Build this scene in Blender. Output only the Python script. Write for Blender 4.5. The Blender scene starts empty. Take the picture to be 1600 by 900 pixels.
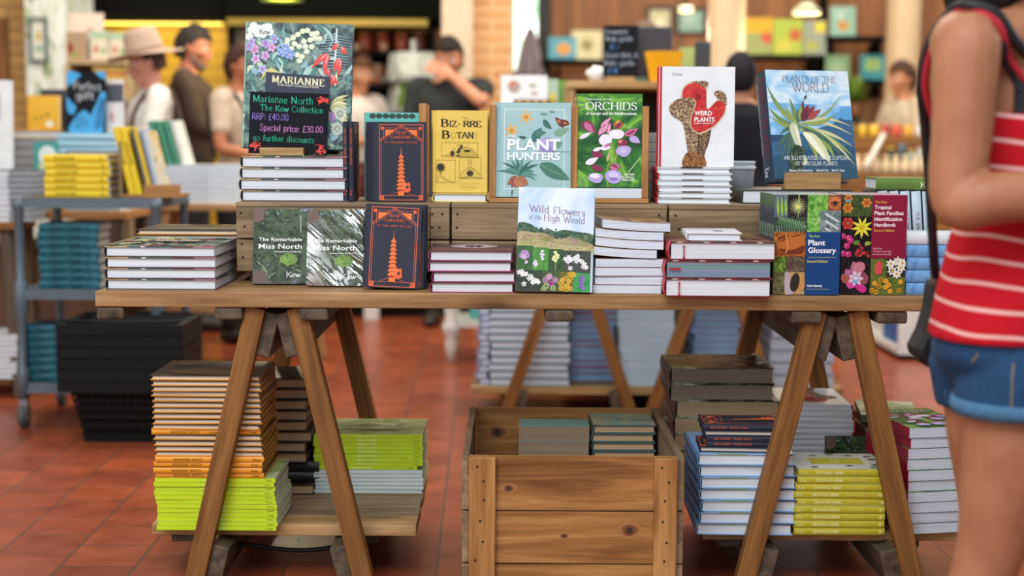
import bpy, bmesh, math, random
from mathutils import Vector, Matrix, Euler
random.seed(7)
SC = bpy.context.scene
COL = SC.collection
pi = math.pi

# ---------------------------------------------------------------- camera
F_PX = 2250.0; CAM_H = 1.135; ROLL = 0.006
PITCH = math.atan((450-216.3)/F_PX)
cp, sp, cr, sr = math.cos(PITCH), math.sin(PITCH), math.cos(ROLL), math.sin(ROLL)
cam_d = bpy.data.cameras.new('camera'); cam = bpy.data.objects.new('camera', cam_d); COL.objects.link(cam)
R0, U0, F0 = Vector((1,0,0)), Vector((0,sp,cp)), Vector((0,cp,-sp))
Rv, Uv = R0*cr + U0*sr, U0*cr - R0*sr
cam.matrix_world = Matrix(((Rv.x,Uv.x,-F0.x,0),(Rv.y,Uv.y,-F0.y,0),(Rv.z,Uv.z,-F0.z,CAM_H),(0,0,0,1)))
cam_d.sensor_width = 36; cam_d.lens = F_PX/1600*36
cam_d.clip_start = .05
cam_d.dof.use_dof = True; cam_d.dof.focus_distance = 3.56; cam_d.dof.aperture_fstop = 1.7
SC.camera = cam

# ---------------------------------------------------------------- world, lights, exposure
SC.view_settings.view_transform = 'Standard'; SC.view_settings.look = 'None'
SC.view_settings.exposure = 0.28; SC.view_settings.gamma = 1; SC.view_settings.use_curve_mapping = False
wd = bpy.data.worlds.new('world'); SC.world = wd; wd.use_nodes = True
wd.node_tree.nodes['Background'].inputs[0].default_value = (.86,.93,1,1)
wd.node_tree.nodes['Background'].inputs[1].default_value = .30
def area(name, loc, target, sx, sy, power, col):
    l = bpy.data.lights.new(name, 'AREA'); l.shape = 'RECTANGLE'; l.size = sx; l.size_y = sy; l.energy = power; l.color = col
    o = bpy.data.objects.new(name, l); COL.objects.link(o); o.location = loc
    o.rotation_euler = (Vector(target)-Vector(loc)).to_track_quat('-Z','Y').to_euler(); return o
area('daylight_roof', (-.6,.2,3.9), (0,3.6,.7), 3.4, 2.2, 150, (.93,.97,1))
area('daylight_side', (-4.6,2.2,3.0), (-.2,4.2,.6), 2.5, 2.0, 55, (1,.97,.92))
area('daylight_front', (-2.4,-2.6,2.3), (.1,3.7,.55), 3.2, 2.0, 70, (.95,.98,1))
area('daylight_right', (4.9,4.6,2.7), (.6,5.8,.3), 2.4, 1.8, 75, (.88,.95,1))
area('ceiling_light_middle', (0,6.3,4.2), (0,6.6,0), 6, 2.4, 210, (1,.90,.78))
area('ceiling_light_back', (1.5,9.2,4.2), (1.0,10.6,1.4), 8, 1.6, 150, (1,.88,.70))

# ---------------------------------------------------------------- pixel <-> place measurements (1600 x 900 frame)
def ray(x, y):
    a = (x-800)/F_PX; b = (450-y)/F_PX
    rx = a*cr-b*sr; u = a*sr+b*cr
    return Vector((rx, cp+u*sp, -sp+u*cp))
def PY(x, y, Y):
    d = ray(x,y); t = Y/d.y; return Vector((d.x*t, Y, CAM_H+d.z*t))
def PZ(x, y, z):
    d = ray(x,y); t = (z-CAM_H)/d.z; return Vector((d.x*t, d.y*t, z))

# ---------------------------------------------------------------- materials
def lin(c):
    c /= 255.0
    return c/12.92 if c <= .04045 else ((c+.055)/1.055)**2.4
def rgb(h):
    if isinstance(h, str):
        h = h.lstrip('#'); h = (int(h[0:2],16), int(h[2:4],16), int(h[4:6],16))
    return (lin(h[0]), lin(h[1]), lin(h[2]), 1)
_m = {}
def new_mat(key):
    m = bpy.data.materials.new(key); m.use_nodes = True
    nt = m.node_tree; b = nt.nodes['Principled BSDF']
    _m[key] = m
    return m, nt, b
def nd(nt, t, **kw):
    n = nt.nodes.new(t)
    for k, v in kw.items():
        if k.startswith('i_'):
            n.inputs[k[2:].replace('_',' ')].default_value = v
        else: setattr(n, k, v)
    return n
def coords(nt, scale=(1,1,1), rand=True, rot=(0,0,0)):
    tc = nd(nt,'ShaderNodeTexCoord'); mp = nd(nt,'ShaderNodeMapping')
    mp.inputs['Scale'].default_value = scale; mp.inputs['Rotation'].default_value = rot
    nt.links.new(tc.outputs['Object'], mp.inputs['Vector'])
    if rand:
        oi = nd(nt,'ShaderNodeObjectInfo'); mu = nd(nt,'ShaderNodeMath', operation='MULTIPLY'); mu.inputs[1].default_value = 37.0
        nt.links.new(oi.outputs['Random'], mu.inputs[0]); nt.links.new(mu.outputs[0], mp.inputs['Location'])
    return mp
def ramp(nt, stops, fac):
    r = nd(nt,'ShaderNodeValToRGB'); e = r.color_ramp.elements
    while len(e) < len(stops): e.new(.5)
    for i,(p,c) in enumerate(stops): e[i].position = p; e[i].color = rgb(c) if not (isinstance(c,tuple) and len(c)==4) else c
    nt.links.new(fac, r.inputs[0]); return r
def plain(h, rough=.55, metal=0, var=.06, key=None, spec=.5):
    """plain paint, paper or cloth with a faint procedural mottle"""
    k = key or f'plain_{h}_{rough}_{metal}'
    if k in _m: return _m[k]
    m, nt, b = new_mat(k)
    c = rgb(h); mp = coords(nt); n = nd(nt,'ShaderNodeTexNoise', i_Scale=18.0, i_Detail=3.0)
    nt.links.new(mp.outputs[0], n.inputs['Vector'])
    lo = tuple(max(0,v*(1-var)) for v in c[:3])+(1,); hi = tuple(min(1,v*(1+var)) for v in c[:3])+(1,)
    r = ramp(nt, [(.3,lo),(.7,hi)], n.outputs['Fac'])
    nt.links.new(r.outputs[0], b.inputs['Base Color'])
    b.inputs['Roughness'].default_value = rough; b.inputs['Metallic'].default_value = metal
    b.inputs['Specular IOR Level'].default_value = spec
    return m
def ink(h, rough=.5):
    k = f'ink_{h}'
    if k in _m: return _m[k]
    m, nt, b = new_mat(k); b.inputs['Base Color'].default_value = rgb(h); b.inputs['Roughness'].default_value = rough
    b.inputs['Specular IOR Level'].default_value = .3
    return m
def glow(h, strength):
    k = f'glow_{h}_{strength}'
    if k in _m: return _m[k]
    m, nt, b = new_mat(k); b.inputs['Base Color'].default_value = rgb(h)
    b.inputs['Emission Color'].default_value = rgb(h); b.inputs['Emission Strength'].default_value = strength
    return m
def paper(h, dark=None, scale=900.0, axis=1):
    """edge of a block of pages: fine lines across the thickness"""
    k = f'paper_{h}_{axis}_{scale}'
    if k in _m: return _m[k]
    m, nt, b = new_mat(k); c = rgb(h)
    s = [2.0,2.0,2.0]; s[axis] = scale
    mp = coords(nt, tuple(s)); n = nd(nt,'ShaderNodeTexNoise', i_Scale=1.0, i_Detail=2.0, i_Roughness=.7)
    nt.links.new(mp.outputs[0], n.inputs['Vector'])
    lo = rgb(dark) if dark else tuple(v*.74 for v in c[:3])+(1,)
    r = ramp(nt, [(.34,lo),(.56,c)], n.outputs['Fac'])
    nt.links.new(r.outputs[0], b.inputs['Base Color']); b.inputs['Roughness'].default_value = .8
    b.inputs['Specular IOR Level'].default_value = .15
    return m
def wood(key, light, mid, dark, axis='x', rough=.55, grain=1.0):
    k = f'wood_{key}_{axis}'
    if k in _m: return _m[k]
    m, nt, b = new_mat(k)
    s = {'x':(1.6,26,26),'y':(26,1.6,26),'z':(26,26,1.6)}[axis]
    s = tuple(v*grain for v in s)
    mp = coords(nt, s)
    n1 = nd(nt,'ShaderNodeTexNoise', i_Scale=1.0, i_Detail=5.0, i_Roughness=.62, i_Distortion=.6)
    n2 = nd(nt,'ShaderNodeTexNoise', i_Scale=3.2, i_Detail=4.0, i_Roughness=.6)
    nt.links.new(mp.outputs[0], n1.inputs['Vector']); nt.links.new(mp.outputs[0], n2.inputs['Vector'])
    r1 = ramp(nt, [(.28,dark),(.47,mid),(.66,light)], n1.outputs['Fac'])
    r2 = ramp(nt, [(.36,(.62,.58,.52,1)),(.58,(1,1,1,1))], n2.outputs['Fac'])
    mx = nd(nt,'ShaderNodeMix', data_type='RGBA', blend_type='MULTIPLY'); mx.inputs['Factor'].default_value = .6
    nt.links.new(r1.outputs[0], mx.inputs['A']); nt.links.new(r2.outputs[0], mx.inputs['B'])
    # a few knots
    s2 = {'x':(2.0,7,7),'y':(7,2.0,7),'z':(7,7,2.0)}[axis]
    mp2 = coords(nt, s2); vo = nd(nt,'ShaderNodeTexVoronoi', i_Scale=1.0)
    nt.links.new(mp2.outputs[0], vo.inputs['Vector'])
    rk = ramp(nt, [(.05,(.22,.15,.1,1)),(.13,(.7,.6,.5,1)),(.2,(1,1,1,1))], vo.outputs['Distance'])
    mx2 = nd(nt,'ShaderNodeMix', data_type='RGBA', blend_type='MULTIPLY'); mx2.inputs['Factor'].default_value = .85
    nt.links.new(mx.outputs['Result'], mx2.inputs['A']); nt.links.new(rk.outputs[0], mx2.inputs['B'])
    nt.links.new(mx2.outputs['Result'], b.inputs['Base Color']); b.inputs['Roughness'].default_value = rough
    b.inputs['Specular IOR Level'].default_value = .3
    bp = nd(nt,'ShaderNodeBump', i_Strength=.25, i_Distance=.002); nt.links.new(n2.outputs['Fac'], bp.inputs['Height'])
    nt.links.new(bp.outputs[0], b.inputs['Normal'])
    return m
def blotch(key, cols, scale=30.0, detail=6.0, rough=.4, stretch=(1,1,1), dist=1.2, pos=None):
    """painted or photographed foliage on a printed cover: noise broken into several inks"""
    k = f'blotch_{key}'
    if k in _m: return _m[k]
    m, nt, b = new_mat(k); mp = coords(nt, stretch, rand=False)
    n = nd(nt,'ShaderNodeTexNoise', i_Scale=scale, i_Detail=detail, i_Roughness=.62, i_Distortion=dist)
    nt.links.new(mp.outputs[0], n.inputs['Vector'])
    N = len(cols)
    st = pos or [.36+.29*i/(N-1) for i in range(N)]
    r = ramp(nt, list(zip(st, cols)), n.outputs['Fac'])
    nt.links.new(r.outputs[0], b.inputs['Base Color']); b.inputs['Roughness'].default_value = rough
    b.inputs['Specular IOR Level'].default_value = .28
    return m
# ---------------------------------------------------------------- mesh building
class MB:
    def __init__(s): s.v=[]; s.f=[]; s.mi=[]; s.M=Matrix.Identity(4); s.sm=[]
    def add(s, vs, fs, mi=0, smooth=False):
        o=len(s.v); s.v += [s.M @ Vector(v) for v in vs]
        for f in fs: s.f.append([i+o for i in f]); s.mi.append(mi); s.sm.append(smooth)
    def box(s, x0,x1,y0,y1,z0,z1, mi=0):
        s.add([(x0,y0,z0),(x1,y0,z0),(x1,y1,z0),(x0,y1,z0),(x0,y0,z1),(x1,y0,z1),(x1,y1,z1),(x0,y1,z1)],
              [(0,3,2,1),(4,5,6,7),(0,1,5,4),(1,2,6,5),(2,3,7,6),(3,0,4,7)], mi); return s
    def cyl(s, p, q, r0, r1=None, n=16, mi=0):
        if r1 is None: r1=r0
        return s.tube([p,q],[r0,r1],n,mi)
    def tube(s, pts, rad, n=12, mi=0, closed=False, smooth=True):
        pts=[Vector(p) for p in pts]; N=len(pts)
        if not hasattr(rad,'__len__'): rad=[rad]*N
        t0=(pts[1]-pts[0]).normalized(); ref=Vector((0,0,1)) if abs(t0.z)<.9 else Vector((1,0,0))
        u=t0.cross(ref).normalized(); vs=[]
        for i,p in enumerate(pts):
            if closed: t=(pts[(i+1)%N]-pts[i-1]).normalized()
            else: t=(pts[min(i+1,N-1)]-pts[max(i-1,0)]).normalized()
            u=(u-t*u.dot(t)).normalized(); w=t.cross(u)
            for k in range(n):
                a=2*pi*k/n; vs.append(p+(u*math.cos(a)+w*math.sin(a))*rad[i])
        fs=[]
        for i in range(N if closed else N-1):
            j=(i+1)%N
            for k in range(n): fs.append((i*n+k,i*n+(k+1)%n,j*n+(k+1)%n,j*n+k))
        s.add(vs,fs,mi,smooth)
        if not closed: s.add(vs[:n],[tuple(range(n))[::-1]],mi); s.add(vs[-n:],[tuple(range(n))],mi)
        return s
    def lathe(s, prof, c=(0,0,0), n=24, mi=0, smooth=True):
        vs=[]; c=Vector(c)
        for r,z in prof:
            for k in range(n): a=2*pi*k/n; vs.append(c+Vector((r*math.cos(a),r*math.sin(a),z)))
        fs=[]
        for i in range(len(prof)-1):
            for k in range(n): fs.append((i*n+k,i*n+(k+1)%n,(i+1)*n+(k+1)%n,(i+1)*n+k))
        s.add(vs,fs,mi,smooth)
        if prof[0][0]>1e-6: s.add(vs[:n],[tuple(range(n))[::-1]],mi)
        if prof[-1][0]>1e-6: s.add(vs[-n:],[tuple(range(n))],mi)
        return s
    def prism(s, poly, y0, y1, mi=0):
        """polygon in x,z swept along y"""
        n=len(poly); vs=[(x,y0,z) for x,z in poly]+[(x,y1,z) for x,z in poly]
        fs=[tuple(range(n)),tuple(range(2*n-1,n-1,-1))]+[(i,n+i,n+(i+1)%n,(i+1)%n) for i in range(n)]
        s.add(vs,fs,mi); return s
    def ball(s, c, r, mi=0, n=16, m=10, f=None):
        if not hasattr(r,'__len__'): r=(r,r,r)
        vs=[]; fs=[]
        for i in range(m+1):
            th=pi*i/m
            for k in range(n):
                a=2*pi*k/n; v=Vector((math.sin(th)*math.cos(a),math.sin(th)*math.sin(a),math.cos(th)))
                v=Vector((v.x*r[0],v.y*r[1],v.z*r[2]))
                if f: v=f(v)
                vs.append(Vector(c)+v)
        for i in range(m):
            for k in range(n): fs.append((i*n+k,(i+1)*n+k,(i+1)*n+(k+1)%n,i*n+(k+1)%n))
        s.add(vs,fs,mi,True); return s
    def mesh(s, name, mats):
        me=bpy.data.meshes.new(name); me.from_pydata([tuple(v) for v in s.v],[],s.f)
        for m in (mats if isinstance(mats,(list,tuple)) else [mats]): me.materials.append(m)
        me.polygons.foreach_set('material_index', s.mi); me.polygons.foreach_set('use_smooth', s.sm); me.update()
        bm=bmesh.new(); bm.from_mesh(me); bmesh.ops.remove_doubles(bm, verts=bm.verts, dist=1e-6)
        bmesh.ops.recalc_face_normals(bm, faces=bm.faces) if getattr(s,'fix',True) else None
        bm.to_mesh(me); bm.free()
        return me
    def build(s, name, mats, parent=None, bevel=0, loc=None, rot=None):
        o=link(name, s.mesh(name,mats), parent)
        if loc is not None: o.location=loc
        if rot is not None: o.rotation_euler=rot
        if bevel:
            b=o.modifiers.new('bevel','BEVEL'); b.width=bevel; b.segments=2; b.limit_method='ANGLE'; b.angle_limit=.7
        return o
def link(name, data, parent=None):
    o=bpy.data.objects.new(name,data); COL.objects.link(o)
    if parent is not None: o.parent=parent
    return o
def thing(name, label, cat, loc=(0,0,0), rz=0, group=None):
    o=bpy.data.objects.new(name,None); COL.objects.link(o); o.location=loc; o.rotation_euler=(0,0,rz); o.empty_display_size=.05
    tag(o,label,cat,group); return o
def tag(o,label,cat,group=None):
    o['label']=label; o['category']=cat
    if group: o['group']=group
    return o
def structure(o): o['kind']='structure'; return o
def bar(name, p, q, w, t, mat_fn, parent, bevel=.003, up=(0,1,0)):
    """a sawn bar from p to q, w across x, t across 'up' (grain along the bar, own local frame)"""
    p=Vector(p); q=Vector(q); L=(q-p).length; z=(q-p).normalized(); y=Vector(up); y=(y-z*y.dot(z)).normalized(); x=y.cross(z)
    o=MB().box(-w/2,w/2,-t/2,t/2,0,L).build(name, mat_fn, parent, bevel)
    o.matrix_local=Matrix(((x.x,y.x,z.x,p.x),(x.y,y.y,z.y,p.y),(x.z,y.z,z.z,p.z),(0,0,0,1)))
    return o
ORD='topmost second third fourth fifth sixth seventh eighth ninth tenth eleventh twelfth thirteenth fourteenth fifteenth sixteenth seventeenth eighteenth nineteenth twentieth'.split()
def nth(i, word='top'):
    return 'topmost' if i==0 else f'{ORD[i]} from {word}'

# ---------------------------------------------------------------- lettering: single stroke alphabet, drawn thick-thin with serifs or as chalk
GL={
'A':(.82,'0,0 .41,1 .82,0;.16,.36 .66,.36'),'B':(.66,'.1,0 .1,1;~.1,1 .4,1 .56,.88 .54,.66 .36,.54 .1,.54;~.1,.54 .44,.54 .64,.4 .62,.14 .42,0 .1,0'),
'C':(.78,'~.74,.8 .6,.97 .4,1 .16,.88 .05,.5 .16,.12 .4,0 .62,.04 .76,.22'),'D':(.78,'.1,0 .1,1;~.1,1 .42,1 .66,.86 .74,.5 .66,.14 .42,0 .1,0'),
'E':(.6,'.1,0 .1,1;.1,1 .56,1 .56,.88;.1,.53 .46,.53;.1,0 .58,0 .58,.13'),'F':(.56,'.1,0 .1,1;.1,1 .56,1 .56,.87;.1,.52 .44,.52'),
'G':(.82,'~.74,.82 .6,.97 .4,1 .16,.88 .05,.5 .16,.12 .42,0 .62,.04 .74,.14;.74,.1 .74,.44 .5,.44'),'H':(.8,'.1,0 .1,1;.7,0 .7,1;.1,.52 .7,.52'),
'I':(.26,'.13,0 .13,1'),'J':(.4,'~.28,1 .28,.2 .2,-.05 .02,-.02'),'K':(.74,'.1,0 .1,1;.66,1 .1,.42;.26,.58 .72,0'),'L':(.6,'.1,1 .1,0;.1,0 .58,0 .58,.16'),
'M':(.96,'.1,0 .12,1;.12,1 .48,.08 .84,1;.84,1 .86,0'),'N':(.82,'.1,0 .1,1;.1,1 .7,0;.7,0 .7,1'),'O':(.84,'@.42,1 .15,.87 .04,.5 .15,.13 .42,0 .69,.13 .8,.5 .69,.87'),
'P':(.62,'.1,0 .1,1;~.1,1 .42,1 .6,.88 .6,.62 .42,.48 .1,.48'),'Q':(.84,'@.42,1 .15,.87 .04,.5 .15,.13 .42,0 .69,.13 .8,.5 .69,.87;.48,.18 .82,-.16'),
'R':(.7,'.1,0 .1,1;~.1,1 .42,1 .58,.88 .58,.64 .4,.52 .1,.52;.36,.52 .7,0'),'S':(.58,'~.52,.82 .42,.97 .26,1 .1,.88 .12,.66 .3,.54 .5,.4 .54,.16 .38,.01 .2,.01 .04,.2'),
'T':(.72,'.36,0 .36,1;.02,.86 .02,1 .7,1 .7,.86'),'U':(.78,'~.1,1 .1,.4 .14,.1 .38,0 .62,.1 .68,.4 .68,1'),'V':(.78,'.02,1 .4,0 .76,1'),
'W':(1.1,'.02,1 .32,0 .55,.9 .8,0 1.08,1'),'X':(.76,'.04,1 .72,0;.7,1 .04,0'),'Y':(.74,'.02,1 .37,.46 .72,1;.37,.46 .37,0'),'Z':(.68,'.06,.86 .06,1 .62,1 .04,0 .64,0 .64,.15'),
'a':(.5,'~.08,.54 .2,.66 .36,.62 .4,.44 .4,.04;~.4,.38 .18,.36 .06,.2 .12,.02 .28,.02 .4,.16'),'b':(.54,'.1,0 .1,1;~.1,.5 .26,.66 .44,.58 .5,.33 .44,.08 .26,0 .1,.12'),
'c':(.46,'~.42,.56 .28,.66 .1,.55 .04,.33 .1,.1 .28,0 .44,.12'),'d':(.56,'.46,0 .46,1;~.46,.5 .3,.66 .12,.58 .05,.33 .12,.08 .28,0 .46,.14'),
'e':(.48,'~.06,.36 .44,.38 .42,.56 .26,.66 .1,.56 .04,.33 .1,.1 .26,0 .44,.12'),'f':(.34,'~.14,0 .14,.8 .2,.98 .36,.96;.02,.62 .3,.62'),
'g':(.54,'~.46,.5 .3,.66 .1,.55 .06,.33 .14,.1 .3,.05 .46,.18;~.46,.64 .46,-.1 .36,-.3 .16,-.3 .06,-.2'),'h':(.54,'.1,0 .1,1;~.1,.46 .26,.66 .42,.58 .44,.4 .44,0'),
'i':(.24,'.12,0 .12,.64;.12,.84 .12,.92'),'j':(.24,'~.14,.64 .14,-.1 .04,-.28;.14,.84 .14,.92'),'k':(.52,'.1,0 .1,1;.44,.64 .1,.28;.2,.38 .5,0'),'l':(.24,'.12,0 .12,1'),
'm':(.84,'.1,0 .1,.64;~.1,.46 .24,.66 .38,.58 .42,.4 .42,0;~.42,.46 .56,.66 .7,.58 .74,.4 .74,0'),'n':(.54,'.1,0 .1,.64;~.1,.46 .26,.66 .42,.58 .44,.4 .44,0'),
'o':(.54,'@.27,.66 .1,.57 .04,.33 .1,.09 .27,0 .44,.09 .5,.33 .44,.57'),'p':(.54,'.1,-.32 .1,.64;~.1,.5 .26,.66 .44,.58 .5,.33 .44,.08 .26,0 .1,.12'),
'q':(.54,'.46,-.32 .46,.64;~.46,.5 .3,.66 .12,.58 .05,.33 .12,.08 .28,0 .46,.14'),'r':(.38,'.1,0 .1,.64;~.1,.42 .2,.62 .36,.62'),
's':(.42,'~.38,.54 .26,.66 .1,.58 .12,.42 .28,.33 .38,.2 .32,.03 .16,0 .04,.12'),'t':(.34,'~.14,.9 .14,.16 .2,.01 .34,.06;.02,.62 .3,.62'),
'u':(.54,'~.1,.64 .1,.2 .16,.02 .32,.02 .44,.2;.44,.64 .44,0'),'v':(.5,'.02,.64 .25,0 .48,.64'),'w':(.74,'.02,.64 .2,0 .37,.58 .54,0 .72,.64'),'x':(.5,'.04,.64 .48,0;.46,.64 .03,0'),
'y':(.5,'.02,.64 .26,.04;~.48,.64 .26,.04 .16,-.28 .02,-.26'),'z':(.46,'.04,.64 .42,.64 .04,0 .44,0'),
'0':(.6,'@.3,1 .12,.85 .06,.5 .12,.15 .3,0 .48,.15 .54,.5 .48,.85'),'3':(.54,'~.06,.86 .24,1 .44,.9 .42,.66 .22,.55;~.22,.55 .46,.48 .5,.2 .3,0 .06,.1'),
'4':(.6,'.44,0 .44,1 .04,.34 .58,.34'),'1':(.3,'.04,.8 .17,1 .17,0'),'2':(.54,'~.06,.8 .2,1 .44,.92 .44,.64 .06,0;.06,0 .5,0'),
'£':(.6,'~.5,.86 .36,1 .22,.84 .22,.3 .06,0;.06,0 .52,0;.06,.48 .4,.48'),':':(.22,'.1,.06 .1,.14;.1,.5 .1,.58'),'.':(.22,'.1,.0 .1,.08'),',':(.22,'.12,.06 .06,-.12'),
'&':(.7,'~.68,.0 .2,.7 .3,.98 .44,.8 .1,.3 .2,.02 .44,.06 .62,.4'),' ':(.36,''),'-':(.4,'.06,.36 .34,.36'),"'":(.2,'.1,1 .1,.84'),
}
def catmull(P, closed=False, sub=4):
    N=len(P); out=[]
    rng=range(N) if closed else range(N-1)
    for i in rng:
        if closed: a,b,c,d=P[i-1],P[i],P[(i+1)%N],P[(i+2)%N]
        else: a,b,c,d=P[max(i-1,0)],P[i],P[i+1],P[min(i+2,N-1)]
        for k in range(sub):
            t=k/sub; t2=t*t; t3=t2*t
            out.append(tuple(.5*((2*b[j])+(c[j]-a[j])*t+(2*a[j]-5*b[j]+4*c[j]-d[j])*t2+(3*b[j]-a[j]-3*c[j]+d[j])*t3) for j in range(len(b))))
    out.append(P[0] if closed else P[-1]); return out
_gs={}
def glyph(ch):
    if ch in _gs: return _gs[ch]
    w,s=GL.get(ch,GL['-']); st=[]
    for part in s.split(';'):
        if not part: continue
        md=part[0] if part[0] in '~@' else ''
        P=[tuple(float(q) for q in t.split(',')) for t in part.lstrip('~@').split()]
        st.append((md, catmull(P,md=='@') if md else P))
    _gs[ch]=(w,st); return _gs[ch]
def stroke_text(text, style, jit=0, track=.1):
    """polygons (2D) of a line of lettering, cap height 1, starting at 0,0; returns polys, total width"""
    rnd=random.Random(text); polys=[]; x=0
    thick,thin={'serif':(.13,.045),'bold':(.2,.07),'light':(.075,.035),'hand':(.11,.11),'fine':(.07,.07)}[style]
    ser=style in('serif','bold','light')
    for ch in text:
        w,st=glyph(ch); dy=rnd.uniform(-jit,jit); k=1+rnd.uniform(-jit,jit)
        for md,P in st:
            Q=[(x+p[0]*k,p[1]+dy) for p in P]
            for i in range(len(Q)-1):
                (ax,ay),(bx,by)=Q[i],Q[i+1]; dx,dy_=bx-ax,by-ay; L=math.hypot(dx,dy_)
                if L<1e-5: continue
                if ser: a=math.atan2(dy_,dx); h=(thin+(thick-thin)*abs(math.sin(a-.22)))/2
                else: h=thick/2
                nx,ny=-dy_/L*h,dx/L*h; ex,ey=dx/L*h*.35,dy_/L*h*.35
                polys.append([(ax-nx-ex,ay-ny-ey),(bx-nx+ex,by-ny+ey),(bx+nx+ex,by+ny+ey),(ax+nx-ex,ay+ny-ey)])
                if not ser:
                    for c in ((ax,ay),(bx,by)): polys.append([(c[0]+h*math.cos(q*pi/4),c[1]+h*math.sin(q*pi/4)) for q in range(8)])
            if ser and md!='@':
                for e,o in ((0,1),(-1,-2)):
                    (ex,ey),(ox,oy)=Q[e],Q[o]
                    if abs(ey-oy)>abs(ex-ox)*.8 and abs(ey-oy)>.3 and (abs(ey)<.03 or abs(ey-1)<.03 or abs(ey-.64)<.03 or abs(ey+.32)<.03):
                        hw=thick*.5+.075; polys.append([(ex-hw,ey-thin*.5),(ex+hw,ey-thin*.5),(ex+hw,ey+thin*.5),(ex-hw,ey+thin*.5)])
        x+=w*k+track
    return polys, x-track
_tc={}
def sans_text(text, bold=.0):
    """polygons of the built-in sans font, normalised to cap height 1"""
    bold*=.8; key=(text,bold)
    if key in _tc: return _tc[key]
    c=bpy.data.curves.new('t','FONT'); c.body=text; c.size=1.0; c.offset=bold; c.resolution_u=3
    o=bpy.data.objects.new('t',c); COL.objects.link(o); bpy.context.view_layer.update()
    dg=bpy.context.evaluated_depsgraph_get(); me=o.evaluated_get(dg).to_mesh()
    cap=.71; V=[(v.co.x/cap,v.co.y/cap) for v in me.vertices]
    polys=[[V[i] for i in p.vertices] for p in me.polygons]
    o.evaluated_get(dg).to_mesh_clear(); bpy.data.objects.remove(o); bpy.data.curves.remove(c)
    x0=min(v[0] for v in V); x1=max(v[0] for v in V)
    polys=[[(a-x0,b) for a,b in p] for p in polys]
    _tc[key]=(polys,x1-x0); return _tc[key]

class Art:
    """flat print on a cover: polygons in the units of 'box' (x0,y0,x1,y1, y down), laid on a W x H face"""
    def __init__(s, box): s.b=box; s.p=[]; s.mats=[]; s.n=0
    def m(s, mat):
        if isinstance(mat,str): mat=ink(mat)
        if mat not in s.mats: s.mats.append(mat)
        return s.mats.index(mat)
    def poly(s, pts, mat, same=False):
        if not same: s.n+=1
        s.p.append((pts,s.m(mat),s.n)); return s
    def rect(s,x0,y0,x1,y1,mat): return s.poly([(x0,y0),(x1,y0),(x1,y1),(x0,y1)],mat)
    def frame(s,x0,y0,x1,y1,t,mat):
        s.n+=1
        for q in ((x0,y0,x1,y0+t),(x0,y1-t,x1,y1),(x0,y0,x0+t,y1),(x1-t,y0,x1,y1)):
            s.poly([(q[0],q[1]),(q[2],q[1]),(q[2],q[3]),(q[0],q[3])],mat,True)
        return s
    def smooth(s,pts,mat,sub=4): return s.poly(catmull(pts,True,sub)[:-1],mat)
    def ell(s,cx,cy,rx,ry,mat,rot=0,n=18,same=False):
        c,d=math.cos(rot),math.sin(rot)
        return s.poly([(cx+rx*math.cos(a)*c-ry*math.sin(a)*d, cy+rx*math.cos(a)*d+ry*math.sin(a)*c) for a in (2*pi*i/n for i in range(n))],mat,same)
    def leaf(s,x0,y0,x1,y1,w,mat,bend=0,same=False):
        n=8; dx,dy=x1-x0,y1-y0; L=math.hypot(dx,dy); nx,ny=-dy/L,dx/L; A=[];B=[]
        for i in range(n+1):
            t=i/n; h=w*math.sin(pi*t**.75)*.5; o=bend*math.sin(pi*t)
            A.append((x0+dx*t+nx*(h+o),y0+dy*t+ny*(h+o))); B.append((x0+dx*t+nx*(o-h),y0+dy*t+ny*(o-h)))
        return s.poly(A+B[-2:0:-1],mat,same)
    def line(s,pts,w,mat,sm=False,taper=False):
        if sm: pts=catmull(pts)
        s.n+=1; N=len(pts)
        for i in range(N-1):
            (ax,ay),(bx,by)=pts[i],pts[i+1]; L=math.hypot(bx-ax,by-ay)
            if L<1e-6: continue
            w0=w1=w/2
            if taper: w0=w/2*(1-i/(N-1)); w1=max(w/2*(1-(i+1)/(N-1)),.05*w)
            nx,ny=-(by-ay)/L,(bx-ax)/L; ex,ey=(bx-ax)/L*w0*.3,(by-ay)/L*w0*.3
            s.poly([(ax-nx*w0-ex,ay-ny*w0-ey),(bx-nx*w1+ex,by-ny*w1+ey),(bx+nx*w1+ex,by+ny*w1+ey),(ax+nx*w0-ex,ay+ny*w0-ey)],mat,True)
        return s
    def flower(s,cx,cy,r,n,mat,cen=None,w=.55,rot=0,sq=1):
        s.n+=1
        for i in range(n):
            a=rot+2*pi*i/n; s.leaf(cx,cy,cx+r*math.cos(a),cy+r*sq*math.sin(a),r*w,mat,same=True)
        if cen: s.ell(cx,cy,r*.24,r*.24*sq,cen,n=10)
        return s
    def text(s,t,x0,x1,yb,cap,mat,style='serif',jit=0,slope=0,track=.1,bold=.0):
        """fit the words between x0 and x1 on baseline yb with capital height cap; x1=None keeps natural width"""
        P,w = sans_text(t,bold) if style=='sans' else stroke_text(t,style,jit,track)
        k=(x1-x0)/w if x1 is not None else cap
        s.n+=1
        for p in P: s.poly([(x0+a*k, yb-b*cap+slope*a*k) for a,b in p],mat,True)
        return s
    def put(s, mb, fn, base, step=.00012, off=0.0003):
        """fn(u,v,h): u,v in 0..1 (v up), h height above the face"""
        x0,y0,x1,y1=s.b; step=min(step,.003/max(s.n,1))
        for pts,mi,n in s.p:
            uv=[(min(1,max(0,(x-x0)/(x1-x0))), min(1,max(0,1-(y-y0)/(y1-y0)))) for x,y in pts]
            h=off+n*step
            mb.add([fn(u,v,h) for u,v in uv],[tuple(range(len(uv)))],base+mi)
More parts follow.
